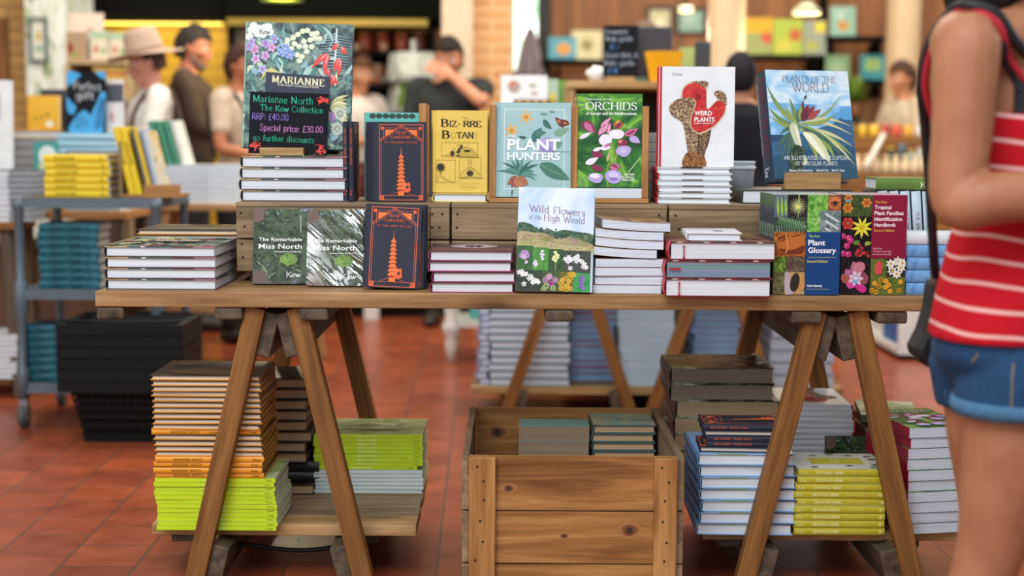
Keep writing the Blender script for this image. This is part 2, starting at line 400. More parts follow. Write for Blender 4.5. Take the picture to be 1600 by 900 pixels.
# ---------------------------------------------------------------- books
SPECS={}
class Spec: pass
PAGE=dict(white='#dfe4ea',cream='#d8c4a4',warm='#e0d6c6',grey='#a9adb2',tan='#b59a78',brown='#94846f',cool='#d8e2ee',dimtan='#a8957c')
def book(key, W, H, T, cover, spine=None, back=None, pages='white', soft=False, art=None, spine_art=None, art_sx=None, curl=0, edge_art=None, board=.0026):
    """one kind of book: front cover towards -y, spine at -x, foot at z=0, origin at the foot of the front cover"""
    S=Spec(); S.W,S.H,S.T=W,H,T; SPECS[key]=S
    cov=cover if not isinstance(cover,str) else plain(cover,.42)
    spn=(spine if not isinstance(spine,str) else plain(spine,.42)) if spine else cov
    bck=(back if not isinstance(back,str) else plain(back,.42)) if back else cov
    mb=MB(); mats=[cov,spn,bck]; x0,x1=-W/2,W/2
    bt=.0007 if soft else board
    if soft:
        n=10 if curl else 1
        for i in range(n):
            a,b=x0+(W*i/n),x0+W*(i+1)/n
            mb.box(a,b,0,bt,0,H,0); mb.box(a,b,T-bt,T,0,H,2)
        mb.box(x0-.0006,x0+.0006,0,T,0,H,1)
    else:
        hg=min(.008,W*.06)
        mb.box(x0+hg,x1,0,bt,0,H,0); mb.box(x0+hg,x1,T-bt,T,0,H,2)
        mb.box(x0,x0+hg,bt*.35,bt,0,H,0); mb.box(x0,x0+hg,T-bt,T-bt*.35,0,H,2)
        n=6; bulge=min(.005,T*.14); P=[]
        for i in range(n+1):
            t=-1+2*i/n; P.append((x0-bulge*(1-t*t),T*(.02+.96*(t+1)/2)))
        vs=[(x,y,0) for x,y in P]+[(x+bt,y,0) for x,y in P]+[(x,y,H) for x,y in P]+[(x+bt,y,H) for x,y in P]
        k=n+1; fs=[]
        for i in range(n):
            fs+= [(i,i+1,2*k+i+1,2*k+i),(k+i+1,k+i,3*k+i,3*k+i+1),(i+1,i,k+i,k+i+1),(2*k+i,2*k+i+1,3*k+i+1,3*k+i)]
        fs+=[(0,2*k,3*k,k),(n,k+n,3*k+n,2*k+n)]
        mb.add(vs,fs,1)
    if art:
        b=len(mats); mats+=art.mats
        art.put(mb, lambda u,v,h:(x0+u*W,-h,v*H), b)
    if spine_art:
        b=len(mats); mats+=spine_art.mats; bl=0 if soft else min(.005,T*.14)
        spine_art.put(mb, lambda u,v,h:(x0-.0006-bl*(1-(2*v-1)**2)-h, (1-v)*T, (1-u)*H), b)
    if edge_art:      # what shows of the printed jacket along the foot edge of the front board
        b=len(mats); mats+=edge_art.mats
        edge_art.put(mb, lambda u,v,h:(x0+u*W, bt*(1-v)*.98, -h), b, off=.0002)
    pg=MB(); ins=0 if soft else .0045; n=10 if curl else 1; a0=x0+(.0006 if soft else bt); a1=x1-(.0002 if soft else ins)
    for i in range(n):
        pg.box(a0+(a1-a0)*i/n,a0+(a1-a0)*(i+1)/n,bt,T-bt,.0003 if soft else ins,H-(.0003 if soft else ins),0)
    if curl:
        for m in (mb,pg):
            m.v=[Vector((v.x, v.y-curl*(1-(v.x-x0)/W)**2, v.z)) for v in m.v]
    mb.fix=True
    S.cover=mb.mesh('cover',mats); S.pages=pg.mesh('pages',paper(PAGE.get(pages,pages)) if isinstance(pages,str) else pages)
    return S
def put(key, name, label, cat, M, group=None, extra=None):
    S=SPECS[key]; r=thing(name,label,cat,group=group); r.matrix_world=M
    link('cover',S.cover,r); link('pages',S.pages,r)
    return r
def flat(key,name,label,cx,cy,z,rz=0,group=None,cat='book'):
    """lying, front cover up, centre of the footprint at cx,cy, underside at z; spine left for rz=0, towards us for rz=90"""
    S=SPECS[key]; Q=Matrix.Rotation(math.radians(rz),4,'Z')
    p=Vector((cx,cy,z+S.T))+ Q.to_3x3() @ Vector((0,-S.H/2,0))
    return put(key,name,label,cat,Matrix.Translation(p) @ Q @ Matrix.Rotation(-pi/2,4,'X'),group)
def stand(key,name,label,x,y,z,lean=0,yaw=0,roll=0,group=None,cat='book'):
    S=SPECS[key]; L=math.radians(lean)
    dz=S.T*math.sin(L)+abs(math.sin(math.radians(roll)))*S.W/2+.0008
    M=Matrix.Translation((x,y,z+dz)) @ Matrix.Rotation(math.radians(yaw),4,'Z') @ Matrix.Rotation(-L,4,'X') @ Matrix.Rotation(math.radians(roll),4,'Y')
    return put(key,name,label,cat,M,group)
def onside(key,name,label,x,y,z,tilt=0,rz=0,group=None,cat='book'):
    """upright with the spine towards us (x,y = foot of the spine, left board side)"""
    M=Matrix.Translation((x,y,z)) @ Matrix.Rotation(math.radians(tilt),4,'Y') @ Matrix.Rotation(math.radians(90+rz),4,'Z')@Matrix.Translation((SPECS[key].W/2,0,0))
    return put(key,name,label,cat,M,group)
def stack(keys,name,desc,where,cx,cy,z,rz=0,group=None,jx=.004,jr=1.5,seed=1,gap=.0006,offs=None,cat='book'):
    """keys from the bottom up; desc: one text or one per book; the label says which of the stack it is"""
    rnd=random.Random(seed); n=len(keys); out=[]
    for i,k in enumerate(keys):
        S=SPECS[k]; j=n-1-i
        d=desc if isinstance(desc,str) else desc[i]
        lab=f'{d}, {nth(j)} of {where}' if j==0 else f'{d}, {nth(j)} in {where}'
        ox,oy=(offs[i] if offs else (0,0))
        out.append(flat(k,name,lab,cx+ox+rnd.uniform(-jx,jx),cy+oy+rnd.uniform(-jx,jx),z,rz+rnd.uniform(-jr,jr),group,cat)); z+=S.T+gap
    return z
def S_at(x,y,z): # pixels per metre at a place
    return F_PX/(y*cp-(z-CAM_H)*sp)
# ---------------------------------------------------------------- woods, cloths, metals
W_TAB=('table','#b58f62','#9b744a','#745233')
W_LEG=('leg','#9c6c38','#84572a','#5f3c1c')
W_CRATE=('crate','#a48a6a','#876f55','#5a4a3a')
W_BOX=('box','#c4935a','#a97542','#774a24')
W_SHELF=('shelf','#a98f70','#8a7156','#614c39')
W_PALE=('pale','#cba877','#b48c5b','#8d6740')
W_BATT=('batten','#6f5f4b','#5b4d3c','#41362a')
def wd_(t,axis,rough=.55,grain=1.0): return wood(t[0],t[1],t[2],t[3],axis,rough,grain)
GREY=plain('#5d6a73',.45,.3)
BLACKP=plain('#08090b',.6,spec=.25)
STEEL=plain('#8d9296',.35,.8)

# ---------------------------------------------------------------- floor
def tile_mat():
    m,nt,b=new_mat('quarry_tiles'); mp=coords(nt,(1,1,1),rand=False,rot=(0,0,math.radians(-1.1)))
    mp.inputs['Location'].default_value=(.123,.06,0)
    br=nd(nt,'ShaderNodeTexBrick'); br.offset=.5; br.offset_frequency=2
    br.inputs['Scale'].default_value=1.0; br.inputs['Brick Width'].default_value=.2; br.inputs['Row Height'].default_value=.2
    br.inputs['Mortar Size'].default_value=.0036; br.inputs['Mortar Smooth'].default_value=.2; br.inputs['Bias'].default_value=-.1
    br.inputs['Color1'].default_value=rgb('#9c4c2c'); br.inputs['Color2'].default_value=rgb('#843e26'); br.inputs['Mortar'].default_value=rgb('#5c463a')
    # columns of tiles run away from us, joints staggered across them: swap the axes
    sx=nd(nt,'ShaderNodeSeparateXYZ'); cx=nd(nt,'ShaderNodeCombineXYZ')
    nt.links.new(mp.outputs[0],sx.inputs[0]); nt.links.new(sx.outputs['Y'],cx.inputs['X']); nt.links.new(sx.outputs['X'],cx.inputs['Y'])
    nt.links.new(cx.outputs[0],br.inputs['Vector'])
    n=nd(nt,'ShaderNodeTexNoise',i_Scale=9.0,i_Detail=5.0); nt.links.new(mp.outputs[0],n.inputs['Vector'])
    r=ramp(nt,[(.3,(.78,.76,.74,1)),(.7,(1.1,1.08,1.06,1))],n.outputs['Fac'])
    mx=nd(nt,'ShaderNodeMix',data_type='RGBA',blend_type='MULTIPLY'); mx.inputs['Factor'].default_value=1
    nt.links.new(br.outputs['Color'],mx.inputs['A']); nt.links.new(r.outputs[0],mx.inputs['B'])
    nt.links.new(mx.outputs['Result'],b.inputs['Base Color'])
    b.inputs['Specular IOR Level'].default_value=.5
    rr=nd(nt,'ShaderNodeMapRange'); rr.inputs[3].default_value=.22; rr.inputs[4].default_value=.40
    nt.links.new(n.outputs['Fac'],rr.inputs[0]); nt.links.new(rr.outputs[0],b.inputs['Roughness'])
    bp=nd(nt,'ShaderNodeBump',i_Strength=.5,i_Distance=.002); inv=nd(nt,'ShaderNodeMath',operation='SUBTRACT'); inv.inputs[0].default_value=1
    nt.links.new(br.outputs['Fac'],inv.inputs[1]); nt.links.new(inv.outputs[0],bp.inputs['Height']); nt.links.new(bp.outputs[0],b.inputs['Normal'])
    return m
structure(MB().box(-6.5,7.5,-1.5,11.5,-.06,0).build('floor',tile_mat()))

# ---------------------------------------------------------------- trestle tables
TZ=.76; TY=3.475
def trestle(cx, y0, y1, ztop, half_top=.055, half_bot=.20, shelfz=None, label='', group=None):
    """two ladder frames leaning together; each frame is two legs, a top beam and a low beam"""
    t=thing('trestle',label,'trestle',(cx,(y0+y1)/2,0),group=group)
    d=(y1-y0)/2
    for s in (-1,1):
        dx=(half_bot-half_top)/(ztop)
        for yy in (-d,d):
            bar('leg',(s*half_bot,yy,0.004),(s*half_top,yy,ztop-.002),.05,.042,wd_(W_LEG,'z'),t,.004)
        zb=ztop-.065; xb=half_top+dx*.065-.038
        b=MB().box(-.022,.022,-d+.0,d+.02,-.062,.05).build('top_beam',wd_(W_BATT,'y'),t,.004)
        b.location=(s*xb,0,zb); b.rotation_euler=(0,s*math.radians(-14),0)
        zl=.072; xl=half_bot-dx*zl-.044
        b=MB().box(-.022,.022,-d-.005,d+.02,-.045,.045).build('low_beam',wd_(W_BATT,'y'),t,.004)
        b.location=(s*xl,0,zl); b.rotation_euler=(0,s*math.radians(-14),0)
    return t
def tabletop(x0,x1,y0,y1,z,th,battens,label,nm='trestle_tabletop',planks=5,rows=None):
    t=thing(nm,label,'tabletop',((x0+x1)/2,(y0+y1)/2,z-th))
    w=(y1-y0)/planks; cx=(x0+x1)/2; cy=(y0+y1)/2
    for i in range(planks):
        a=y0+w*i-cy; MB().box(x0-cx,x1-cx,a+.0015,a+w-.0015,0,th).build('plank',wd_(W_TAB,'x',.5),t,.003)
    for bx,bw in battens:
        MB().box(bx-bw/2-cx,bx+bw/2-cx,y0+.006-cy,y1-.006-cy,-.031,-.0005).build('batten',wd_(W_BATT,'y'),t,.006)
    return t
xl=PZ(148,455,TZ).x; xr=PZ(1602,466,TZ).x
bat=[]
for a,b in((149,192),(334,378),(467,512),(852,898),(1238,1286),(1372,1420),(1556,1600)):
    pa=PY(a,485,TY); pb=PY(b,485,TY); bat.append(((pa.x+pb.x)/2,pb.x-pa.x))
tabletop(xl,xr,TY,TY+.86,TZ,.038,bat,'long wooden plank tabletop on two trestles, covered with books')
apL=PY(428,480,TY).x; apR=PY(1313,488,TY).x
trestle(apL,TY+.045,TY+.785,TZ-.070+.031,.05,.218,label='brown wooden trestle under the left end of the book table')
trestle(apR,TY+.045,TY+.785,TZ-.070+.031,.05,.218,label='brown wooden trestle under the right end of the book table')

def low_shelf(xa,xb,y0,y1,z,label,th=.028,n=6):
    t=thing('trestle_shelf',label,'shelf',((xa+xb)/2,(y0+y1)/2,z-th)); hx=(xb-xa)/2; hy=(y1-y0)/2; w=2*hy/n
    rnd=random.Random(int(xa*1000))
    for i in range(n):
        e=rnd.uniform(-.004,.004); MB().box(-hx+e,hx+e,-hy+w*i+.003,-hy+w*(i+1)-.003,0,th).build('plank',wd_(W_SHELF if i else W_PALE,'x'),t,.002)
    for s in(-.78,.62): MB().box(s*hx-.03,s*hx+.03,-hy+.03,hy+.03,-.026,-.0005).build('batten',wd_(W_BATT,'y'),t,.003)
    return t
SHZ=.148
p0=PY(236,830,3.60); p1=PY(649,830,3.60); low_shelf(p0.x,p1.x,3.60,4.18,SHZ,'low slatted wooden shelf between the legs of the left trestle')
SLx0,SLx1=p0.x,p1.x
p0=PY(1098,838,3.60); p1=PY(1500,840,3.60); low_shelf(p0.x,p1.x,3.60,4.18,SHZ-.005,'low slatted wooden shelf between the legs of the right trestle')
# black strap hanging in a loop below the left shelf
P=[PY(x,y,3.66) for x,y in((350,846),(395,852),(450,859),(500,858),(540,850),(560,846))]
tag(MB().tube(catmull([tuple(p) for p in P]),.006,8).build('strap',BLACKP),'black strap hanging in a shallow loop below the left low shelf','strap')

# ---------------------------------------------------------------- crates lying on the table top
CY=3.72; CZ=PY(368,314.0,3.77).z; FT=.024
def riser(xa,xb,label,joint=None):
    h=CZ-TZ-.001-FT; t=thing('display_crate',label,'crate',((xa+xb)/2,CY,TZ+.0005+FT),group=None); hx=(xb-xa)/2-.002; d=.36; m=wd_(W_CRATE,'x',.7)
    hh=(h-.012)/2
    for k in (0,1):
        z0=.012*0+k*hh+.004
        xs=[-hx]+([joint-(xa+xb)/2] if joint else [])+[hx]
        for a,b in zip(xs,xs[1:]):
            MB().box(a+.001,b-.001,0,.016,z0,z0+hh-.004).build('front_board',m,t,.002)
        MB().box(-hx,hx,d-.016,d,z0,z0+hh-.004).build('back_board',m,t,.002)
        for s in(-1,1):
            MB().box(min(s*hx,s*(hx-.016)),max(s*hx,s*(hx-.016)),.017,d-.017,z0,z0+hh-.004).build('end_board',wd_(W_CRATE,'y',.7),t,.002)
    for i in range(3):
        MB().box(-hx,hx,-.002+i*d/3,-.002+(i+1)*d/3-.003,h-.012,h).build('top_board',m,t,.002)
    for sx in(-1,1):
        for fy in(.03,d-.07): MB().box(sx*(hx-.06)-.03,sx*(hx-.06)+.03,fy,fy+.04,-FT,-.0002).build('foot',wd_(W_BATT,'y'),t,.002)
    for x in(-hx+.02,hx-.02)+((joint-(xa+xb)/2+.012,) if joint else ()):
        for z in(.04,.075,.12,.155): q=x+random.uniform(-.008,.008); MB().cyl((q,.002,z),(q,-.0008,z),.0035,n=8).build('nail',plain('#2a211a',.6,.4),t)
    return t
c0=PY(368,400,CY).x; c1=PY(704,400,CY).x; c2=PY(1043,400,CY).x; c3=c2+(c2-c1)
riser(c0,c1,'grey-brown wooden crate at the left end of the table, under the navy books',PY(672,400,CY).x)
riser(c1,c2,'grey-brown wooden crate in the middle of the table, behind the wild flowers book')
riser(c2,c3,'grey-brown wooden crate at the right, behind the thick red books')

# ---------------------------------------------------------------- big crate on the floor
def floor_crate():
    f0=PZ(722,713,.39); f1=PZ(1070,716,.39); Y0=3.33; D=.63; h=.39
    w=f1.x-f0.x; t=thing('wooden_crate','large pale wooden crate of knotty boards standing on the floor under the table','crate',((f0.x+f1.x)/2,Y0,0.0)); hx=w/2; th=.017
    zs=[(.262,.39),(.134,.258),(.006,.130)]
    for a,b in zs:
        def knots(mb,lst,y):
            for kx,kz,r in lst:
                if a<kz<b:
                    for q,(sx,sz) in enumerate(((2.1,1.25),(1.45,1.0),(.95,.8),(.5,.5))):
                        mb.add([(kx+r*sx*math.cos(u)*(1+.12*math.sin(3*u+q)),y-.00015*(q+1),kz+r*sz*math.sin(u)) for u in (2*pi*i/20 for i in range(20))],[tuple(range(20))],q+1)
            return mb
        KM=[plain('#a87444',.5,var=.15),plain('#8a5630',.5,var=.15),plain('#6a3f22',.55),plain('#3a2416',.6)]
        knots(MB().box(-hx+th+.001,hx-th-.001,.0,.018,a,b),[(-.152,.314,.009),(.135,.214,.014),(-.02,.20,.006)],0).build('front_board',[wd_(W_BOX,'x',.5,.9)]+KM,t,0)
        knots(MB().box(-hx+th+.001,hx-th-.001,D-.018,D,a,b),[(-.185,.322,.016)],D-.018).build('back_board',[wd_(W_BOX,'x',.55)]+KM,t,0)
        for s in(-1,1):
            MB().box(min(s*hx,s*(hx-th)),max(s*hx,s*(hx-th)),.0,D,a,b).build('side_board',wd_(W_CRATE,'y',.6),t,.002)
    for s,wd2 in((-1,.062),(1,.054)):
        x=s*(hx-th-wd2/2-.0); MB().box(x-wd2/2,x+wd2/2,-.019,-.0005,.003,.391).build('corner_batten',wd_(W_BOX,'z',.5),t,.002)
        for z in(.37,.335,.29,.24,.19,.145,.10): q=x+random.uniform(-.018,.018); MB().cyl((q,-.018,z),(q,-.0198,z),.003,n=8).build('nail',plain('#3b3026',.5,.5),t)
    MB().box(-hx+th,hx-th,.018,D-.018,.0,.014).build('bottom_board',wd_(W_BOX,'x'),t)
    return t
floor_crate()
# ---------------------------------------------------------------- printed covers
def art_box(x0,y0,x1,y1): return Art((x0,y0,x1,y1))
NAVY=plain('#2a2e3d',.6,spec=.3)
def navy_art():
    a=art_box(205,190,628,815); O='#e2643c'; O2='#f07a3a'
    a.frame(247,212,603,806,5,O); a.frame(262,226,589,770,3,O)
    a.poly([(247,212),(603,212),(603,330),(425,214),(247,330)],NAVY)
    a.line([(250,334),(425,216),(600,334)],5,O); a.line([(262,345),(425,234),(589,345)],3,O)
    a.line([(250,212),(425,212)],5,O); a.line([(425,212),(603,212)],5,O); a.line([(249,212),(249,330)],5,O); a.line([(601,212),(601,330)],5,O)
    for s,x in((1,262),(-1,589)):
        a.poly([(x+s*36,252),(x+s*118,252),(x+s*50,300),(x+s*36,300)],O2); a.line([(x+s*22,322),(x+s*22,238),(x+s*135,238)],3,O); a.rect(min(x,x+s*24),228,max(x,x+s*24),252,O)
    for x in(250,566): a.rect(x,768,x+36,804,O); a.rect(x+9,778,x+18,790,NAVY)
    a.text('KEW',384,462,284,20,O,'serif'); a.text('GARDENS',343,506,320,22,O,'serif'); a.text('BY VIRGINIA WOOLF',291,555,358,15,O,'serif',track=.16)
    a.line([(425,388),(425,460)],3,O2,taper=False); a.poly([(425,420),(433,462),(417,462)],O2)
    for i in range(9):
        y=462+i*31; w=15+i*1.6
        a.poly([(425-w*.55,y-12),(425+w*.55,y-12),(425+w*1.6,y+8),(425-w*1.6,y+8)],O2); a.rect(425-w,y+8,425+w,y+19,O)
        for k in(-.5,0,.5): a.rect(425+k*w-2,y+9,425+k*w+2,y+19,NAVY)
    a.rect(400,735,450,770,O2); a.ell(470,705,30,22,O2); a.ell(480,690,18,26,O,.4); a.ell(455,680,14,18,O2); a.ell(470,725,34,18,O); a.ell(474,702,12,10,NAVY)
    a.line([(330,768),(400,738),(425,732),(470,745),(525,768)],3,O)
    return a
sa=art_box(0,0,100,10); sa.text('KEW GARDENS   VIRGINIA WOOLF',9,55,6.6,3.4,'#d9683f','serif'); sa.text('Kew',86,93,7,4,'#d9683f','serif')
book('navy',.137,.207,.0132,NAVY,art=navy_art(),spine_art=sa,pages='warm',board=.0024)

def bizarre_art():
    a=art_box(690,95,1105,725); K='#3a3320'; K2='#6b5c2a'
    a.line([(706,96),(706,724)],3,'#c9a83f')
    a.text('B',750,800,220,55,K,'bold'); a.text('IZ',812,868,220,44,K,'bold'); a.text('RRE',920,1054,220,44,K,'bold'); a.ell(888,200,5,5,K)
    a.text('B',757,808,308,55,K,'bold'); a.text('O',822,860,306,44,'#d9bb50','serif'); a.text('TAN',868,998,306,44,K,'bold'); a.text('Y',1000,1036,306,44,'#cdb25a','serif')
    for x,y in((745,160),(760,250),(905,150),(930,160)): a.line([(x,y),(x+16,y-6),(x+30,y+4)],2,K2)
    a.frame(750,340,1032,452,2,K2); a.frame(710,474,858,648,2,K2); a.frame(888,455,1056,615,2,K2)
    a.smooth([(752,440),(800,430),(830,400),(850,380),(880,352),(905,356),(920,385),(960,395),(1000,420),(1030,448),(900,444)],'#c3a648')
    for c in((835,425,16,22),(880,400,18,24),(905,375,10,18),(880,440,14,6),(950,405,26,10)): a.ell(*c,K)
    a.ell(868,385,14,26,'#d8bb55',.3); a.line([(920,380),(960,375),(1000,408),(1030,440)],3,K2)
    a.ell(745,530,26,28,K); a.flower(745,530,44,14,K,w=.14); a.line([(745,560),(760,610),(850,648)],3,K2,True); a.line([(745,560),(715,648)],2,K2)
    a.smooth([(885,610),(920,560),(970,545),(1020,570),(1068,610),(970,600)],'#d9bc55'); a.line([(885,610),(920,560),(970,530),(1020,560),(1068,610)],3,K2,True)
    a.ell(972,578,26,20,K); a.flower(972,572,34,9,K,w=.2); a.line([(960,470),(962,515)],3,K2); a.line([(980,470),(980,515)],3,K2)
    a.text('Christina Harrison',890,1050,660,13,'#b3933a','fine'); a.text('Lauren Gardiner',890,1030,686,13,'#b3933a','fine')
    return a
book('yellow',.141,.214,.0235,plain('#e3c054',.5),art=bizarre_art(),pages='white')

def hunters_art():
    a=art_box(65,148,590,800); G='#9fc2c4'
    a.rect(65,148,98,800,'#93b7ba'); a.frame(126,192,546,745,5,'#dfeaea')
    a.text('Kew',150,215,222,16,'#c5dada','serif')
    for cx,cy,r in((278,248,56),(178,340,56)): a.flower(cx,cy,r,6,'#e3b25c','#c9893a',.3,.3)
    a.line([(300,290),(316,320),(300,335)],2,'#d8b070',True)
    a.smooth([(478,248),(520,262),(560,268),(578,292),(556,306),(520,312),(500,296)],'#6b3a33'); a.ell(505,275,14,9,'#c4713f',.5); a.ell(548,288,13,8,'#c4713f',.2); a.line([(520,312),(545,320)],3,'#4a2f2b')
    a.leaf(398,262,458,330,40,'#3f6e62',6); a.leaf(330,420,388,318,60,'#3c6d66',-6); a.leaf(335,360,420,352,40,'#4f8073'); a.leaf(468,362,578,320,52,'#7fa58c',6); a.leaf(372,226,432,226,16,'#6b9490'); a.leaf(440,208,478,212,14,'#6b9490')
    a.leaf(470,440,530,425,50,'#6b9a86'); a.line([(320,350),(420,470),(600,485)],3,'#5d8a80',True)
    for i in range(5): a.leaf(250,385,225+i*14,360+((i*7)%22)+20,14,'#2e554f')
    a.leaf(140,420,205,365,10,'#7ea6a0'); a.leaf(260,460,300,405,14,'#7ea6a0')
    a.ell(425,440,62,54,'#9d8fc6'); a.ell(405,425,30,32,'#b4a8d8',.4); a.ell(452,452,30,26,'#a99bd2',-.3); a.ell(425,470,30,20,'#8a7bb8')
    W='#f3f7f8'
    a.text('THE',152,205,390,20,W,'sans',bold=.03); a.text('PLANT',150,516,474,76,W,'sans',bold=.035); a.text('HUNTERS',148,516,542,52,W,'sans',bold=.035)
    for i,(x,y,b) in enumerate(((72,622,14),(110,560,16),(140,600,10),(170,540,8),(210,520,4),(262,520,-6),(320,545,-12),(372,572,-16),(352,690,-20),(335,620,-14),(300,560,-8),(360,655,-18))):
        a.leaf(235,648,x,y,20,['#4c8076','#3a6a62','#5f9384'][i%3],b)
    for i,(x,y) in enumerate(((150,715),(178,735),(205,742),(240,748),(275,738),(295,715))): a.leaf(222+i*4-8,656,x,y,44,['#a4604e','#8f4a44','#b3735a','#b87a58','#b87a58','#ad6d55'][i],0)
    a.leaf(186,745,180,798,10,'#4f6b5f'); a.line([(235,640),(222,690)],4,'#4c6b52')
    a.smooth([(372,580),(395,562),(450,560),(505,590),(545,630),(580,672),(520,676),(450,662),(400,625)],'#4b7a68'); a.line([(372,572),(440,610),(578,672)],3,'#8fb39c',True)
    for t in range(5): a.line([(410+t*30,592+t*15),(440+t*30,575+t*22)],2,'#6f9a86')
    a.text('Carolyn Fry with',370,520,700,10,'#cfe0e0','fine'); a.text('Royal Botanic Gardens',365,525,715,10,'#cfe0e0','fine'); a.text('Kew',450,528,738,10,'#cfe0e0','fine')
    return a
book('teal',.198,.246,.03,plain('#9fc2c4',.5),art=hunters_art(),pages='warm')

def orchid_art():
    a=art_box(640,102,1090,745)
    a.text('FIELD GUIDE TO THE',703,878,146,11,'#dfe8dc','sans',bold=.03); a.text('ORCHIDS',700,1050,212,50,'#f4f6f2','serif'); a.text('of Europe and the Mediterranean',702,1050,246,18,'#eef2ea','bold',track=.05)
    P,D,Wh,V='#c86f9a','#8d2f52','#eee6f4','#b9a9dc'
    a.line([(858,744),(855,600),(900,560),(880,440),(840,350)],10,'#8fa23f',True); a.line([(905,570),(930,450)],8,'#9fae4a')
    a.line([(1000,640),(1080,540)],7,'#b7cf9a')
    a.leaf(668,300,770,372,70,D,-8); a.leaf(690,300,755,372,44,P); a.leaf(655,412,740,368,30,Wh)
    for x,y,x2,y2 in((800,330,880,262),(810,380,860,290),(850,380,870,300),(790,390,820,320)): a.leaf(x,y,x2,y2,30,P); a.leaf(x+4,y-4,x2,y2,12,'#e6b2c8')
    a.ell(925,315,34,28,'#b56a3f'); a.ell(925,300,16,16,'#d9a13f'); a.leaf(905,345,950,290,30,D)
    a.leaf(968,385,1062,340,48,P,5); a.leaf(980,385,1050,350,18,D)
    a.smooth([(790,420),(815,385),(850,382),(880,400),(875,440),(835,458),(805,450)],Wh); a.smooth([(860,370),(890,350),(940,352),(968,375),(945,408),(900,412),(870,395)],Wh); a.ell(905,378,22,16,'#f7f3fa')
    a.leaf(1000,405,1080,440,50,V,-6); a.ell(955,440,34,26,D); a.ell(938,430,16,12,'#d98b6a')
    a.smooth([(908,495),(935,465),(985,460),(1015,480),(1000,520),(965,536),(925,520)],V); a.ell(962,492,26,18,'#cdbfe8')
    a.leaf(742,500,825,530,62,D,6); a.leaf(750,495,825,470,26,Wh); a.leaf(800,480,880,470,34,Wh); a.leaf(698,585,790,540,44,Wh,4); a.leaf(830,470,870,440,20,P)
    a.leaf(740,600,830,630,40,D); a.leaf(870,610,945,600,50,P); a.leaf(880,590,930,610,20,D); a.leaf(850,570,865,500,16,'#c9b98a')
    a.smooth([(720,690),(735,655),(790,650),(822,672),(805,712),(765,716)],V); a.ell(765,668,34,16,Wh)
    a.smooth([(836,665),(865,630),(920,632),(950,660),(940,705),(900,722),(855,705)],V); a.ell(895,660,34,20,'#d6caee'); a.ell(895,690,30,12,'#8f7cc0')
    for i,(t,x0) in enumerate((('Rolf Kuhn',968),('Henrik Pedersen',920),('Phillip Cribb',950))): a.text(t,x0,1040,663+i*19,14,'#eef2ea','bold')
    return a
book('orchid',.17,.243,.027,blotch('orchid',['#1f4a26','#2f6b35','#4f8f3a','#8fc44a','#5c8f55'],9,3),spine='#a3173a',back='#2c5a30',art=orchid_art(),soft=True,pages='cool')

def weird_art():
    a=art_box(125,78,545,655)
    a.text('Kew',190,242,130,16,'#7d8288','serif'); a.text('|||',165,185,128,12,'#a9adb2','fine')
    SK=blotch('scale',['#3c2a22','#6b4f3c','#a98a68','#d8c9a8'],260,3,.6,dist=.4); SK2=blotch('scale2',['#241a17','#4f3a2e','#8d7053','#b99a70'],260,3,.6,dist=.4); RIM='#cbb795'; R=blotch('red',['#a8242a','#c93136','#d8453f'],60,4,.5)
    a.smooth([(240,380),(260,440),(272,520),(280,570),(262,610),(258,655),(380,655),(376,600),(390,540),(405,480),(410,440),(380,420),(300,400)],SK2)
    a.smooth([(236,300),(245,215),(262,185),(300,164),(350,160),(385,165),(392,185),(386,215),(385,300),(395,318),(440,270),(468,272),(495,300),(490,350),(455,400),(410,440),(345,468),(300,445),(270,400)],RIM)
    a.smooth([(250,260),(250,215),(270,188),(305,172),(345,182),(378,205),(383,260),(386,318),(405,315),(445,275),(485,285),(488,335),(450,395),(405,432),(342,458),(300,436),(282,390),(290,330),(300,275)],R)
    a.smooth([(425,230),(445,215),(480,222),(498,255),(498,300),(480,285),(455,268),(435,250)],SK); a.smooth([(300,166),(350,160),(388,165),(392,185),(370,200),(340,180)],SK)
    a.smooth([(172,330),(180,295),(215,268),(265,256),(310,262),(322,290),(310,330),(295,375),(300,430),(340,470),(338,540),(330,570),(285,560),(272,520),(262,450),(240,395),(200,372)],SK)
    a.line([(310,264),(322,290),(310,330),(294,380),(300,430),(342,464)],6,RIM,True); a.line([(343,470),(340,560)],6,'#2c1f1a'); a.line([(410,440),(400,500),(388,545)],5,'#3a2a22',True)
    a.smooth([(262,590),(300,565),(350,575),(378,600),(380,655),(258,655)],blotch('root',['#4a2c1c','#8a5a34','#c08a50'],200,3,.7))
    a.ell(335,250,18,16,'#8f2026',.5)
    W='#f6f3f0'; a.text('WEIRD',316,416,358,26,W,'sans',bold=.03); a.text('PLANTS',316,431,394,26,W,'sans',bold=.03); a.text('CHRIS THOROGOOD',316,424,408,7,W,'sans',bold=.02)
    return a
we=art_box(0,0,100,10); we.rect(33,0,62,10,plain('#5d4432',.7))
book('weird',.193,.26,.0152,plain('#e6e9ec',.35),spine='#bf2432',art=weird_art(),edge_art=we,pages='white',board=.0024)

